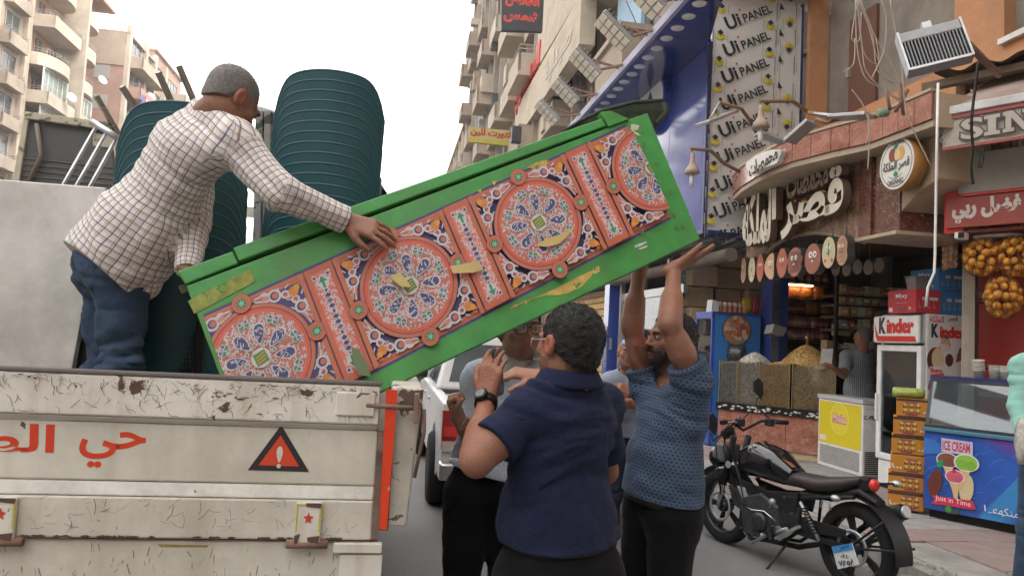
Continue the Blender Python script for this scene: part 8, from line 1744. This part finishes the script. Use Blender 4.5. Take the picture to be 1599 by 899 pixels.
    def _endcut(s, F, c, d, r):
        # remove a flat ended cylinder beyond c along d
        lo, hi = A3(c)-.2, A3(c)+.2; sl_, P = F._sl(lo, hi)
        if sl_ is None: return
        w = P-A3(c); t = w@A3(d); o = np.linalg.norm(w-t[..., None]*A3(d), axis=-1); dd = np.maximum(-t, o-r); dd = np.maximum(dd, t-.16); F._mix(sl_, dd.astype(np.float32), 0, True)
    def trousers(s, m, off=.012, top=.03, seed=4, name='trousers', fold=.005, leg=1.0, h=None):
        J = s.J; lo, hi = s.bounds([J[k] for k in ('pelvis','hipL','hipR','knL','knR','anL','anR')], .26); F = Field(lo, hi, h or s.h*1.2); K = s.k; b = s.b
        F.ell(s.Tp(0,-.02,.0), np.array((.165*b,.125*b,.13))*K+off*.6, s.M, .05); F.ell(s.Tp(0,0,.12), np.array((.155*b,.115*b,.13))*K+off*.4, s.M, .05)
        for q in 'LR':
            sg = 1 if q == 'R' else -1
            F.cone(A3(J['hip'+q]), A3(J['kn'+q]), .093*b*K+off, .062*K*leg+off, .05); F.cone(A3(J['kn'+q]), A3(J['an'+q]), .062*K*leg+off, .050*K*leg+off, .04)
            F.ell(A3(J['hip'+q])+A3(s.f)*(-.045)*K+np.array((0,0,-.01)), np.array((.088*b,.085*b,.10))*K, s.M, .04)
        def disp(P):
            x, y, z = P.T; w = vnoise(P*3.3, seed); a = vnoise(np.stack([x*6, y*6, z*15+2.5*w], -1), seed+1); b_ = vnoise(np.stack([x*14, y*14, z*30+3*w], -1), seed+2); kz = np.exp(-((z-J['knL'].z)/.16)**2)+np.exp(-((z-J['anL'].z)/.12)**2)+.5*np.exp(-((z-J['hipL'].z+.06)/.1)**2)+.25
            return fold*kz*((1-2*np.abs(a))+.5*(1-2*np.abs(b_)))
        F.disp(disp); p = s.Tp(0,0,top); F.cut(p, A3(s.up))
        for q in 'LR': a = J['an'+q]; s._endcut(F, a+Vector((0,0,-.035)), Vector((0,0,-1)), .12)
        s.tF = F
        return sdf_part(name, F, m, s.t, None, lambda V: s.fabric_uv(V, False, True), 1)
    def patch(s, F, M, hx_, hz, off=.0035, name='pocket', m=None, shape=None):
        G = Field(F.lo, F.lo+(F.n-1)*F.h, F.h); G.D = F.D-off; Mi = np.array(M.inverted()); c = A3(M.translation); sl, P = G._sl(c-.2, c+.2)
        q = P@Mi[:3,:3].T+Mi[:3,3]; d = np.maximum(np.abs(q[..., 0])-hx_, np.abs(q[..., 1])-hz); d = np.maximum(d, (-q[..., 1]-hz+np.abs(q[..., 0])*.35)*1.0+.0) if shape == 'pocket' else d; d = np.maximum(d, np.abs(q[..., 2])-.09)
        O = np.full_like(G.D, 1.0); O[sl] = np.maximum(G.D[sl], d); G.D = O; return sdf_part(name, G, m, s.t, None, lambda V: s.fabric_uv(V, False, True), 0)
    def strands(s, o, m, n, ln, w=.0011, comb=(0,.3,.4), jit=.5):
        me = o.data; nv = len(me.vertices); co = np.empty(nv*3, np.float32); no = np.empty(nv*3, np.float32); me.vertices.foreach_get('co', co); me.vertices.foreach_get('normal', no); co = co.reshape(-1,3); no = no.reshape(-1,3)
        W = np.array(WM[s.t.name]); co = co+W[:3,3]; r = np.random.default_rng(4); i = r.integers(0, nv, n); p = co[i]+r.normal(0,.002,(n,3)); cm = s.H3@np.array(comb); d = no[i]*.75+cm+r.normal(0,jit,(n,3))*.5; d /= np.linalg.norm(d, axis=1)[:, None]; t = np.cross(d, r.normal(0,1,(n,3))); t /= np.linalg.norm(t, axis=1)[:, None]
        L_ = ln*r.uniform(.6,1.2,(n,1)); V_ = np.concatenate([p-t*w, p+t*w, p+d*L_*.6+no[i]*.001+t*w*.8, p+d*L_+cm*.003], 0); k = np.arange(n); Fq = np.stack([k, k+n, k+2*n, k+3*n], -1)
        V_ = V_-W[:3,3]; me2 = mesh_np('hair_strands', V_, Fq, m); h = bpy.data.objects.new('hair_strands', me2); link(h, s.t, WM[s.t.name]); return props(h, None, kind='stuff')
    def shoes(s, m, d=None, sole=(.03,.03,.03)):
        for q in 'LR':
            a = s.J['an'+q]; d_ = (d or s.f).copy(); d_.z = 0; d_.normalize(); F = Field(A3(a)-np.array((.3,.3,.12)), A3(a)+np.array((.3,.3,.1)), .007); z0 = A3(a)-np.array((0,0,.055)); D3 = A3(d_)
            F.cone(z0-D3*.04, z0+D3*.15, .042, .036, .02, flat=((0,0,1), .85)); F.cone(A3(a), z0, .045, .045, .03); F.cut(z0-np.array((0,0,.03)), (0,0,-1)); sdf_part('shoe', F, m, s.t)
    def hair(s, m, kind='short', d=.007, hl=.062, name='hair', noise=.004, h=None, sideburn=True, nape=-.055, temple=.03):
        F = Field(s.H(0,0,0)-.17*s.hk, s.H(0,0,0)+.17*s.hk, h or min(s.h, .0045)); K = s.hk
        F.ell(s.H(0,-.018,.03), np.array((.077,.097,.088))*K+d, s.H3, .02); F.ell(s.H(0,-.045,-.03), np.array((.062,.05,.06))*K+d*.8, s.H3, .03)
        F.disp(lambda P: noise*vnoise(P*70, 3)+noise*.8*vnoise(P*160, 5))
        up, fr = s.H3[:, 2], s.H3[:, 1]
        F.cut(s.H(0, hl, .062), fr*.62-up*.78); F.cut(s.H(0, temple, .0), fr*.97-up*.25); F.cut(s.H(0,0,nape), -up-fr*-.25)
        for q in (-1, 1): F.ell(s.H(q*.088,-.006,-.012), np.array((.03,.028,.036))*K, s.H3, .004, True)
        return sdf_part(name, F, m, s.t)
    def beard(s, m, d=.004, full=True, name='beard', must=True, low=-.035, back=-.012):
        F = Field(s.H(0,.03,-.05)-.12*s.hk, s.H(0,.03,-.05)+.12*s.hk, min(s.h, .004)); K = s.hk
        if full:
            F.ell(s.H(0,.022,-.03), np.array((.062,.072,.085))*K+d, s.H3, .02); F.ell(s.H(0,.05,-.082), np.array((.036,.034,.028))*K+d*1.4, s.H3, .03)
            for q in (-1, 1): F.ell(s.H(q*.045,.01,-.062), np.array((.022,.04,.03))*K+d, s.H3, .03)
            F.cut(s.H(0,.09,low), s.H3[:, 2]*.88+s.H3[:, 1]*.46); F.ell(s.H(0,.1,-.054), np.array((.028,.03,.017))*K, s.H3, .006, True); F.cut(s.H(0,back,0), -s.H3[:, 1])
            F.disp(lambda P: .0012*vnoise(P*110, 8))
        if must:
            for q in (-1, 1): F.cone(s.H(0,.104,-.041), s.H(q*.026,.090,-.052), .0068*K, .0045*K, .004)
        return sdf_part(name, F, m, s.t)
    def eyes(s, look=(0,1,0), brow=(.03,.02,.015)):
        for q in (-1, 1):
            g = MB(s.hM @ Matrix.Scale(s.hk, 4)); g.ball((q*.032,.0835,.006), .0108, 12, None, (1.1,1,.62)); e = part('eye', g, m_eye, s.t); g = MB(s.hM @ Matrix.Scale(s.hk, 4)); g.ball((q*.032+look[0]*.004,.0915,.006+look[2]*.003), .0048, 10, None, (1,.8,1)); part('iris', g, m_iris, e)
            g = MB(s.hM @ Matrix.Scale(s.hk, 4)); g.tube([(q*.016,.0985,.0235),(q*.03,.0985,.0285),(q*.048,.088,.024)], [.0032,.0038,.0022], 6); part('eyebrow', g, m_hair('brow', brow), s.t)
    def glasses(s, lens_m, frame_m, dz=0.0, dy=0.0, tilt=0.0, r=.021, top=False):
        M = s.hM @ Matrix.Scale(s.hk, 4) @ T((0,dy,dz)) @ RX(tilt); g = MB(M); P = lambda q: [(q*.032+r*1.15*math.copysign(abs(math.cos(t))**.7, math.cos(t)), .113-abs(q*.032+r*math.cos(t))*.12, .004+r*.82*math.copysign(abs(math.sin(t))**.7, math.sin(t))) for t in [2*PI*k/20 for k in range(21)]]
        for q in (-1, 1): g.tube(P(q), .0016, 5)
        g.tube([(-.009,.112,.008),(0,.114,.011),(.009,.112,.008)], .0015, 5)
        for q in (-1, 1): g.tube([(q*.057,.105,.01),(q*.079,.07,.012),(q*.086,-.0,.012),(q*.086,-.02,-.004)], .0017, 5)
        o = part('glasses', g, frame_m, s.t); g = MB(M)
        for q in (-1, 1): p = P(q)[:-1]; g.add(p, [tuple(range(20))])
        part('lens', g, lens_m, o); return o
    def collar(s, m, r=.068, hgt=.035, flare=.02, open_=.5, t=.92, tilt=0, name='collar'):
        n = 30; c = Vector(s.Tp(0,-.012,t)); hd = (Vector(s.H(0,-.02,-.06))-c).normalized(); up = (s.up*.5+hd*.5).normalized(); rr_ = s.r; ff = up.cross(rr_).normalized(); g = MB(); K = s.k
        def fn(a_, b_):
            th = -PI/2+open_*.5+(2*PI-open_)*a_; th = PI/2+open_/2+(2*PI-open_)*a_   # gap at the front
            if b_ < .5: u = b_*2; rad = (r+.004*(1-u))*K; z = hgt*u
            else: u = (b_-.5)*2; rad = (r+.002+flare*u)*K; z = hgt*(1-u*(.75+.45*math.exp(-((a_-.5)/.5)**-2) if False else .9)); z -= .012*(abs(a_-.5)*2)**6*u
            return c+rr_*math.cos(th)*rad*1.06+ff*math.sin(th)*rad*.98+up*(z*K+.012*math.sin(th)*-1*K)
        g.grid(fn, n, 8); o = part(name, g, m, s.t); md = o.modifiers.new('thick', 'SOLIDIFY'); md.thickness = .003; return o
    def band(s, name, m, t, rx, ry, w=.035, th=.004):
        c = Vector(s.Tp(0,-.005,t)); g = MB(); P = []
        g.grid(lambda a_, b_: c+s.r*math.cos(2*PI*a_)*rx*s.k+s.f*math.sin(2*PI*a_)*ry*s.k+s.up*(b_-.5)*w, 40, 2); o = part(name, g, m, s.t); md = o.modifiers.new('thick', 'SOLIDIFY'); md.thickness = th; return o
def legs(J, base, stance=.10, fwd=.03, r=None, f=None, hipw=.085, sh=(0,0)):
    P = J['pelvis']
    for q, sg in (('L',-1),('R',1)):
        J['hip'+q] = P+r*hipw*sg+Vector((0,0,-.05)); a = Vector((P.x, P.y, 0))+r*stance*sg+Vector((*sh,0)); J['an'+q] = Vector((a.x, a.y, base+.085)); J['kn'+q] = J['hip'+q].lerp(J['an'+q], .5)+f*fwd
    return J
V = Vector
m_denim = fab('blue_denim', 'denim', (.022,.04,.075), (.075,.115,.18), bump=.35); m_blackcloth = fab('black_cloth', 'plain', (.006,.006,.007)); m_blkdenim = fab('black_denim', 'denim', (.005,.005,.006), (.014,.014,.016))
# ---- man on the truck ------------------------------------------------
J = dict(pelvis=at(183,408,2.84), neck=at(331,181,2.77), shR=at(369,226,2.60), shL=at(322,206,2.95), elR=at(437,303,2.56), wrR=at(541,345,2.68), elL=at(300,340,2.92), wrL=at(292,424,2.72), head=at(362,157,2.72), hf=V((.48,.66,-.58)), hup=V((.40,.36,.82)), hk=1.04)
fA = V((.75,.66,0)).normalized(); rA = V((.66,-.75,0)).normalized(); legs(J, .97, .115, .02, rA, fA, .092, (-.0,.0))
H1 = Human('man on the truck bed in a checked shirt and blue jeans, leaning over', J, (.24,.12,.08), h=.0048, bulk=1.02, base=.97)
F = H1.base_body(); H1.hand(F, 'R', (.88,-.12,-.22), (-.15,.75,-.62), (.16,.22,.26,.3), .3, .7, .2, 1.16); H1.hand(F, 'L', (.65,-.1,-.5), (0,-.3,-1), (.3,.35,.4,.5), .4, .8)
def grey_crop(out, x, y, z, face, V_):
    m = face & (z > .02-.0*y) & (y < .06) & ~((abs(x) > .074) & (z < .03)); m |= face & (z > -.035) & (y < -.02) & (abs(x) < .076); w = .5+.5*np.clip((z-.0)/.05, 0, 1)
    out[m] = out[m]*(1-.62*w[m])[:, None]+np.array((.17,.155,.155))*(.62*w[m])[:, None]; return out
H1.finish_body(F, grey_crop); ho = H1.hair(mat('hair_greycrop', (.2,.185,.18), .6, var=.45, vs=160, bump=.8, bs=260), d=.0007, noise=.0008, hl=.07, nape=-.04); H1.strands(ho, mat('hair_greycrop'), 9000, .0055, .0005)
plaid = fab('checked_shirt', 'plaid', (.70,.66,.64), (.07,.085,.16), (.15,.095,.075), sc_=.86, bump=.3)
H1.shirt(plaid, 'long', off=.02, hem=-.075, belly=.03, fold=.011, seed=5, slant=.35, loose=.03, neckcut=.05, hemdir=V((-.55,-.35,-.76)), nt=1.0, he=.84)
H1.collar(plaid, .066, .034, .008, .8, t=.96); H1.trousers(m_denim, .008, .06, seed=8, fold=.012, leg=1.12); H1.shoes(m_black)
for sg in (-1, 1):
    Mp = frame(Vector(H1.Tp(.088*sg,-.13,.0))+V((0,0,-.055)), H1.r, y=(0,0,1)); H1.patch(H1.tF, Mp, .066, .075, .0035, 'rear_pocket', fab('blue_denim_pocket', 'denim', (.026,.046,.085), (.08,.12,.19), bump=.3), 'pocket')
H1.eyes()
# ---- navy polo man ---------------------------------------------------
J = dict(pelvis=at(872,875,2.42), neck=at(884,598,2.38), shL=at(826,640,2.30), shR=at(940,636,2.52), elL=at(744,720,2.20), wrL=at(760,622,2.40), elR=at(945,735,2.74), wrR=at(890,690,2.88), head=at(888,540,2.36), hf=V((-.60,.79,-.05)), hup=V((0.03,.04,1)), hk=1.08)
rC = V((.95,.30,0)).normalized(); fC = V((-.30,.95,0)).normalized(); legs(J, 0, .13, .02, rC, fC, .1)
H2 = Human('heavy set man from behind in a navy polo, holding up a phone', J, (.25,.115,.075), h=.005, bulk=1.07, base=0)
F = H2.base_body(1.0, 1.06, arm=1.12); H2.hand(F, 'L', (.12,.10,1), (.45,.9,-.1), (.28,.30,.30,.34), .45, .75, .03, 1.04); H2.hand(F, 'R', (-.6,.6,.2), (-.3,-.3,-.9), (.4,.5,.5,.6))
def stubble(out, x, y, z, face, V_):
    m = face & (z < -.035) & (y > -.0); out[m] = out[m]*.62; m2 = face & (y < -.05) & (z < -.01) & (z > -.09); out[m2] *= .55; m3 = face & (z > .0) & (y < .045) & (abs(x) < .074); out[m3] *= .35; return out
H2.finish_body(F, stubble); hb_ = m_hair('black', (.008,.0075,.008)); ho = H2.hair(hb_, d=.0075, noise=.0045, hl=.078, nape=-.045, temple=.025); H2.strands(ho, hb_, 12000, .013, .0008); ho = H2.beard(hb_, .0005, low=-.045); H2.strands(ho, hb_, 2500, .006, .0007, (0,.2,-.5))
navy = fab('navy_pique', 'plain', (.015,.019,.048), bump=.5)
H2.shirt(navy, 'short', off=.014, hem=.075, belly=.05, fold=.014, seed=14, slant=.3, sl=.66, loose=.012, neckcut=.064); H2.collar(navy, .080, .052, .026, .7, t=1.0)
H2.trousers(m_blkdenim, .016, .19, fold=.006); H2.band('belt', mat('belt_leather', (.03,.02,.015), .45), .15, .184, .152, .035); H2.shoes(m_black); H2.eyes()
H2.glasses(glass('clear_lens', (.95,.95,.95), .92), m_galv)
# watch, phone, ring
w0 = J['wrL']-(J['wrL']-J['elL']).normalized()*.02; dW = (J['wrL']-J['elL']).normalized(); MWt = frame(w0, dW.cross(V((0,1,0))), n=dW)
t = thing('wristwatch', 'black rubber wristwatch on the raised wrist of the navy polo man', 'watch', T(w0)); g = MB(MWt); g.lathe([(.034,-.013),(.037,-.013),(.037,.013),(.034,.013),(.034,-.013)], 28); part('strap', g, m_ms, t)
bk = MWt.inverted().to_3x3() @ V((-.35,-1,0)); bk.z = 0; bk.normalize(); MF_ = frame(MWt @ (bk*.036), MWt.to_3x3() @ V((0,0,1)), n=MWt.to_3x3() @ bk); g = MB(MF_); g.prism(oval(.021,.021,16,3.2), -.006, .011); part('case', g, m_ms, t, bev=.002); g = MB(MF_); g.prism(oval(.015,.015,16,3.5), .0112, .0125); part('dial', g, mat('watch_dial', (.09,.1,.1), .2), t)
ph = Vector(A3(J['wrL'])+np.array((.03,.055,.085))); Mp = frame(ph, (.35,.92,.1), y=(-.1,.0,1)); t = thing('smartphone', 'dark smartphone held up in the navy polo man hand', 'phone', Mp); g = MB(Mp); g.prism(oval(.037,.078,28,6), -.004, .004); part('phone_body', g, m_ms, t); g = MB(Mp); g.prism(oval(.034,.074,28,7), .0042, .005); part('screen', g, mat('phone_screen', (.12,.15,.2), .1), t)
rg = Vector(A3(J['wrL'])+np.array((-.028,.0,.125)))
# ---- man with glasses, pale print shirt -------------------------------
J = dict(pelvis=at(762,752,3.16), neck=at(808,568,3.14), shR=at(750,592,3.16), shL=at(868,590,3.0), elR=at(738,676,3.12), wrR=at(716,652,2.90), elL=at(893,660,2.80), wrL=at(843,588,2.74), head=at(812,515,3.06), hf=V((.30,-.95,-.06)), hup=V((-.05,.0,1)), hk=1.07)
rB = V((-.93,-.37,0)).normalized(); fB = V((.37,-.93,0)).normalized(); legs(J, 0, .11, .02, rB, fB, .09)
J['pelvis'] = at(768,748,3.14)
H3_ = Human('man in dark glasses and a pale blue printed shirt, talking beside the pickup', J, (.36,.20,.14), h=.005, bulk=1.0, base=0)
F = H3_.base_body(); H3_.hand(F, 'R', (-.25,-.35,.75), (.7,-.3,.2), (1.15,1.25,1.3,1.35), .8, .3, .0, 1.0); H3_.hand(F, 'L', (-.95,-.1,.12), (.1,.3,-.9), (.45,.55,.6,.6), .6, .6, .06, 1.05)
def dark_lip(out, x, y, z, face, V_):
    m = face & (abs(x) < .03) & (z < -.07) & (y > .06); out[m] *= .6; m3 = face & (z > .03) & (y < .03) & (abs(x) < .074); out[m3] *= .35; return out
H3_.finish_body(F, dark_lip); ho = H3_.hair(hb_, d=.008, hl=.066); H3_.strands(ho, hb_, 5000, .012, .0009); H3_.eyes((-.2,0,0)); H3_.glasses(glass('clear_lens'), m_ms, r=.0235)
sprig = fab('pale_print', 'sprig', (.50,.53,.60), (.24,.28,.42)); H3_.shirt(sprig, 'short', off=.014, hem=.03, fold=.006, seed=24, sl=.78, loose=.015, neckcut=.075)
H3_.collar(m_c := fab('dark_collar', 'plain', (.08,.09,.12)), .070, .034, .02, 1.1, t=.95); H3_.collar(fab('white_tee', 'plain', (.6,.6,.6)), .062, .03, .0, .05, t=.95, name='undershirt_collar')
F = Field(H3_.Tp(0,.1,.85)-.16, H3_.Tp(0,.1,.85)+.16, .006); F.ell(H3_.Tp(0,.01,.86), np.array((.075,.112,.13)), H3_.M, .02); F.cone(H3_.Tp(0,-.0,.93), H3_.H(0,-.015,-.07), .068, .06, .03); F.cut(H3_.Tp(0,0,1.06), A3(H3_.up)); sdf_part('undershirt', F, MATS['white_tee'], H3_.t, None, lambda V_: H3_.fabric_uv(V_, False))
H3_.trousers(m_blackcloth, .012, .06); H3_.shoes(m_black)
g = MB(); wv = J['wrR']; dv = (J['wrR']-J['elR']).normalized(); g.lathe([(.029,-.004),(.032,-.004),(.032,.004),(.029,.004),(.029,-.004)], 20, frame(wv, dv.cross(V((0,0,1))), n=dv)); props(part('bracelet', g, mat('silver', (.6,.6,.6), .2, metal=1), None), 'thin silver bracelet on the raised fist', 'bracelet')
# ---- man lifting the board --------------------------------------------
J = dict(pelvis=at(1030,782,3.08), neck=at(1054,598,3.06), shL=at(1082,592,2.92), shR=at(1012,598,3.20), elL=at(1046,506,2.86), wrL=at(1053,418,2.99), elR=at(986,512,3.18), wrR=at(999,420,3.20), head=at(1047,532,3.09), hf=V((-.90,-.36,.0)), hup=V((.05,.02,1)), hk=1.0)
rE = V((-.40,.9,0)).normalized(); fE = V((-.9,-.40,0)).normalized(); legs(J, 0, .11, .02, rE, fE, .09)
H4 = Human('bearded man in a blue dotted shirt lifting the green board over his head', J, (.25,.12,.08), h=.0048, bulk=.95, base=0)
F = H4.base_body(arm=1.0); H4.hand(F, 'L', (.85,.15,.42), (-.35,.25,.8), (.08,.1,.12,.14), .25, .5, .05, 1.08); H4.hand(F, 'R', (.1,.05,1), (.0,-.8,.3), (.2,.25,.3,.3), .3, .6)
H4.finish_body(F, stubble); hd_ = m_hair('darkbrown', (.02,.016,.015)); ho = H4.hair(hd_, d=.007, hl=.062, nape=-.035); H4.strands(ho, hd_, 9000, .011, .0008); ho = H4.beard(hd_, .0005, low=-.05, back=.03); H4.strands(ho, hd_, 2500, .007, .0007, (0,.2,-.5)); H4.eyes()
dots = fab('dotted_shirt', 'dots', (.065,.095,.15), (.014,.02,.045), sc_=.78); H4.shirt(dots, 'short', off=.014, hem=.02, fold=.009, seed=34, sl=.3, slant=.4, loose=.008)
H4.trousers(m_blackcloth, .014, .1); H4.band('belt', mat('belt_leather', (.03,.02,.015), .45), .035, .178, .14, .035); H4.shoes(m_black)
# ---- man with sunglasses on his head -----------------------------------
J = dict(pelvis=at(978,672,5.6), neck=at(985,584,5.55), shR=at(954,596,5.5), shL=at(1016,596,5.5), elR=at(946,640,5.5), wrR=at(968,630,5.3), elL=at(1018,645,5.5), wrL=at(985,612,5.3), head=at(982,551,5.48), hf=V((-.12,-1,.0)), hup=V((0,0,1)), hk=.98)
legs(J, 0, .1, .02, V((-1,.1,0)), V((0,-1,0)), .085)
H5 = Human('bald man with a moustache and sunglasses pushed up on his head, in a grey shirt', J, (.27,.13,.085), h=.006, bulk=1.0, base=0)
F = H5.base_body(); H5.hand(F, 'R', (.8,-.3,.1), (.2,.5,.4), (.5,.6,.6,.7)); H5.hand(F, 'L', (-.8,-.3,.3), (0,.6,-.3), (.4,.5,.5,.6))
H5.finish_body(F); H5.beard(m_hair('black', (.01,.01,.01)), full=False, name='moustache'); H5.eyes(brow=(.015,.012,.01)); H5.glasses(mat('blue_mirror', (.12,.2,.33), .1, metal=.6), m_ms, dz=.034, dy=-.028, tilt=R(25), r=.023)
pale = fab('grey_chambray', 'plain', (.21,.23,.29)); H5.shirt(pale, 'long', off=.014, hem=-.02, fold=.006, seed=44, loose=.01); H5.collar(pale, .066, .034, .02, .9, t=.95)
g = MB()
for k in range(6): c = Vector(H5.Tp(0,.128+(.0 if k else 0),.85-.15*k)); g.lathe([(0,0),(.006,0),(.006,.004),(0,.004)], 8, frame(c, H5.r, n=H5.f))
part('shirt_button', g, m_whitep, H5.t, kind='stuff'); H5.trousers(fab('navy_trouser', 'plain', (.02,.024,.04)), .014, .05); H5.shoes(mat('white_shoe', (.5,.5,.5), .6), V((.2,-1,0)))
# ---- shopkeeper -------------------------------------------------------
K = 1.1; J = dict(pelvis=at(1343,622,10.2), neck=at(1344,548,10.15), shL=at(1322,556,10.15), shR=at(1364,556,10.3), elL=at(1318,586,9.95), wrL=at(1298,572,9.75), elR=at(1370,590,10.3), wrR=at(1358,600,10.4), head=at(1347,526,10.1), hf=V((-.6,.78,-.05)), hup=V((0,0,1)), hk=1.0)
legs(J, .3, .1, .0, V((.9,.4,0)), V((-.4,.9,0)), .085)
H6 = Human('grey haired shopkeeper in a striped shirt seen from behind, reaching out a paper', J, (.25,.12,.08), h=.008, bulk=1.0, size=K, base=.3)
F = H6.base_body(); H6.hand(F, 'L', (-.8,-.2,.3), (.2,.6,-.4), (.4,.5,.5,.6)); H6.hand(F, 'R', (-.3,.3,-.2), (0,.6,-.3))
H6.finish_body(F, grey_crop); H6.hair(mat('hair_grey2', (.1,.095,.09), .6, var=.4, vs=120, bump=.8, bs=200), d=.006, hl=.03, h=.007)
H6.shirt(fab('striped_shirt', 'stripe', (.10,.115,.125), (.3,.32,.33), sc_=1.15), 'short', off=.016, hem=-.05, fold=.006, seed=54, loose=.02, sl=.8, belly=.03); H6.trousers(m_blackcloth, .014); H6.shoes(m_black)
g = MB(M := frame(J['wrL']+V((-.08,-.04,.12)), (1,.1,.05), y=(.05,-.2,1))); g.box(-.08,.08,-.11,.11,-.002,.0); a_t = thing('paper_sheet', 'white sheet of paper held by the shopkeeper over the golden heap', 'paper', M); part('paper', g, m_whitep, a_t)
# ---- person at the right edge --------------------------------------------
J = dict(pelvis=at(1648,712,4.55), neck=at(1650,548,4.5), shL=at(1600,573,4.5), shR=at(1700,580,4.55), elL=at(1594,636,4.42), wrL=at(1600,690,4.25), elR=at(1710,650,4.5), wrR=at(1700,700,4.4), head=at(1655,490,4.45), hf=V((.2,.97,0)), hup=V((0,0,1)), hk=1.0)
legs(J, .12, .11, .0, V((1,-.1,0)), V((.1,1,0)), .09, (-.08,0))
H7 = Human('person in a mint green top and jeans at the right edge carrying a bag', J, (.27,.13,.09), h=.0065, bulk=1.05, base=.12)
F = H7.base_body(); H7.hand(F, 'L', (.1,-.1,-1), (.9,0,0), (.9,1,1,1.1), .5, .3); H7.hand(F, 'R', (0,0,-1), (-.9,0,0), (.5,.6,.6,.7)); H7.finish_body(F, stubble); H7.hair(hb_, d=.008, h=.006)
H7.shirt(fab('mint_cloth', 'plain', (.22,.42,.36)), 'long', off=.018, hem=-.05, fold=.008, seed=64, loose=.02, slant=.3); H7.trousers(m_denim, .012, .04); H7.shoes(m_black)
pb = J['wrL']+V((-.02,-.05,-.02)); bag('plastic_bag', frame(pb+V((.02,-.0,-.10)), (1,0,0), y=(0,0,1)), .15, .26, .14, (.42,.4,.36), 'thin greyish plastic bag hanging from the hand of the person in mint', 'bag', None, 7)
# ================================================================ HAZE
hz = bpy.data.materials.new('air'); hz.use_nodes = True; nt = hz.node_tree; nt.nodes.clear(); o_ = _n(nt, 'ShaderNodeOutputMaterial'); pv = _n(nt, 'ShaderNodeVolumePrincipled'); pv.inputs['Color'].default_value = (.95,.93,.9,1); pv.inputs['Density'].default_value = .0012; pv.inputs['Anisotropy'].default_value = .3; nt.links.new(pv.outputs[0], o_.inputs['Volume'])
g = MB(); g.box(-260, 260, -100, 640, -1.2, 45); props(part('haze', g, hz, None), 'pale warm haze hanging over the whole street', None, None, 'stuff')
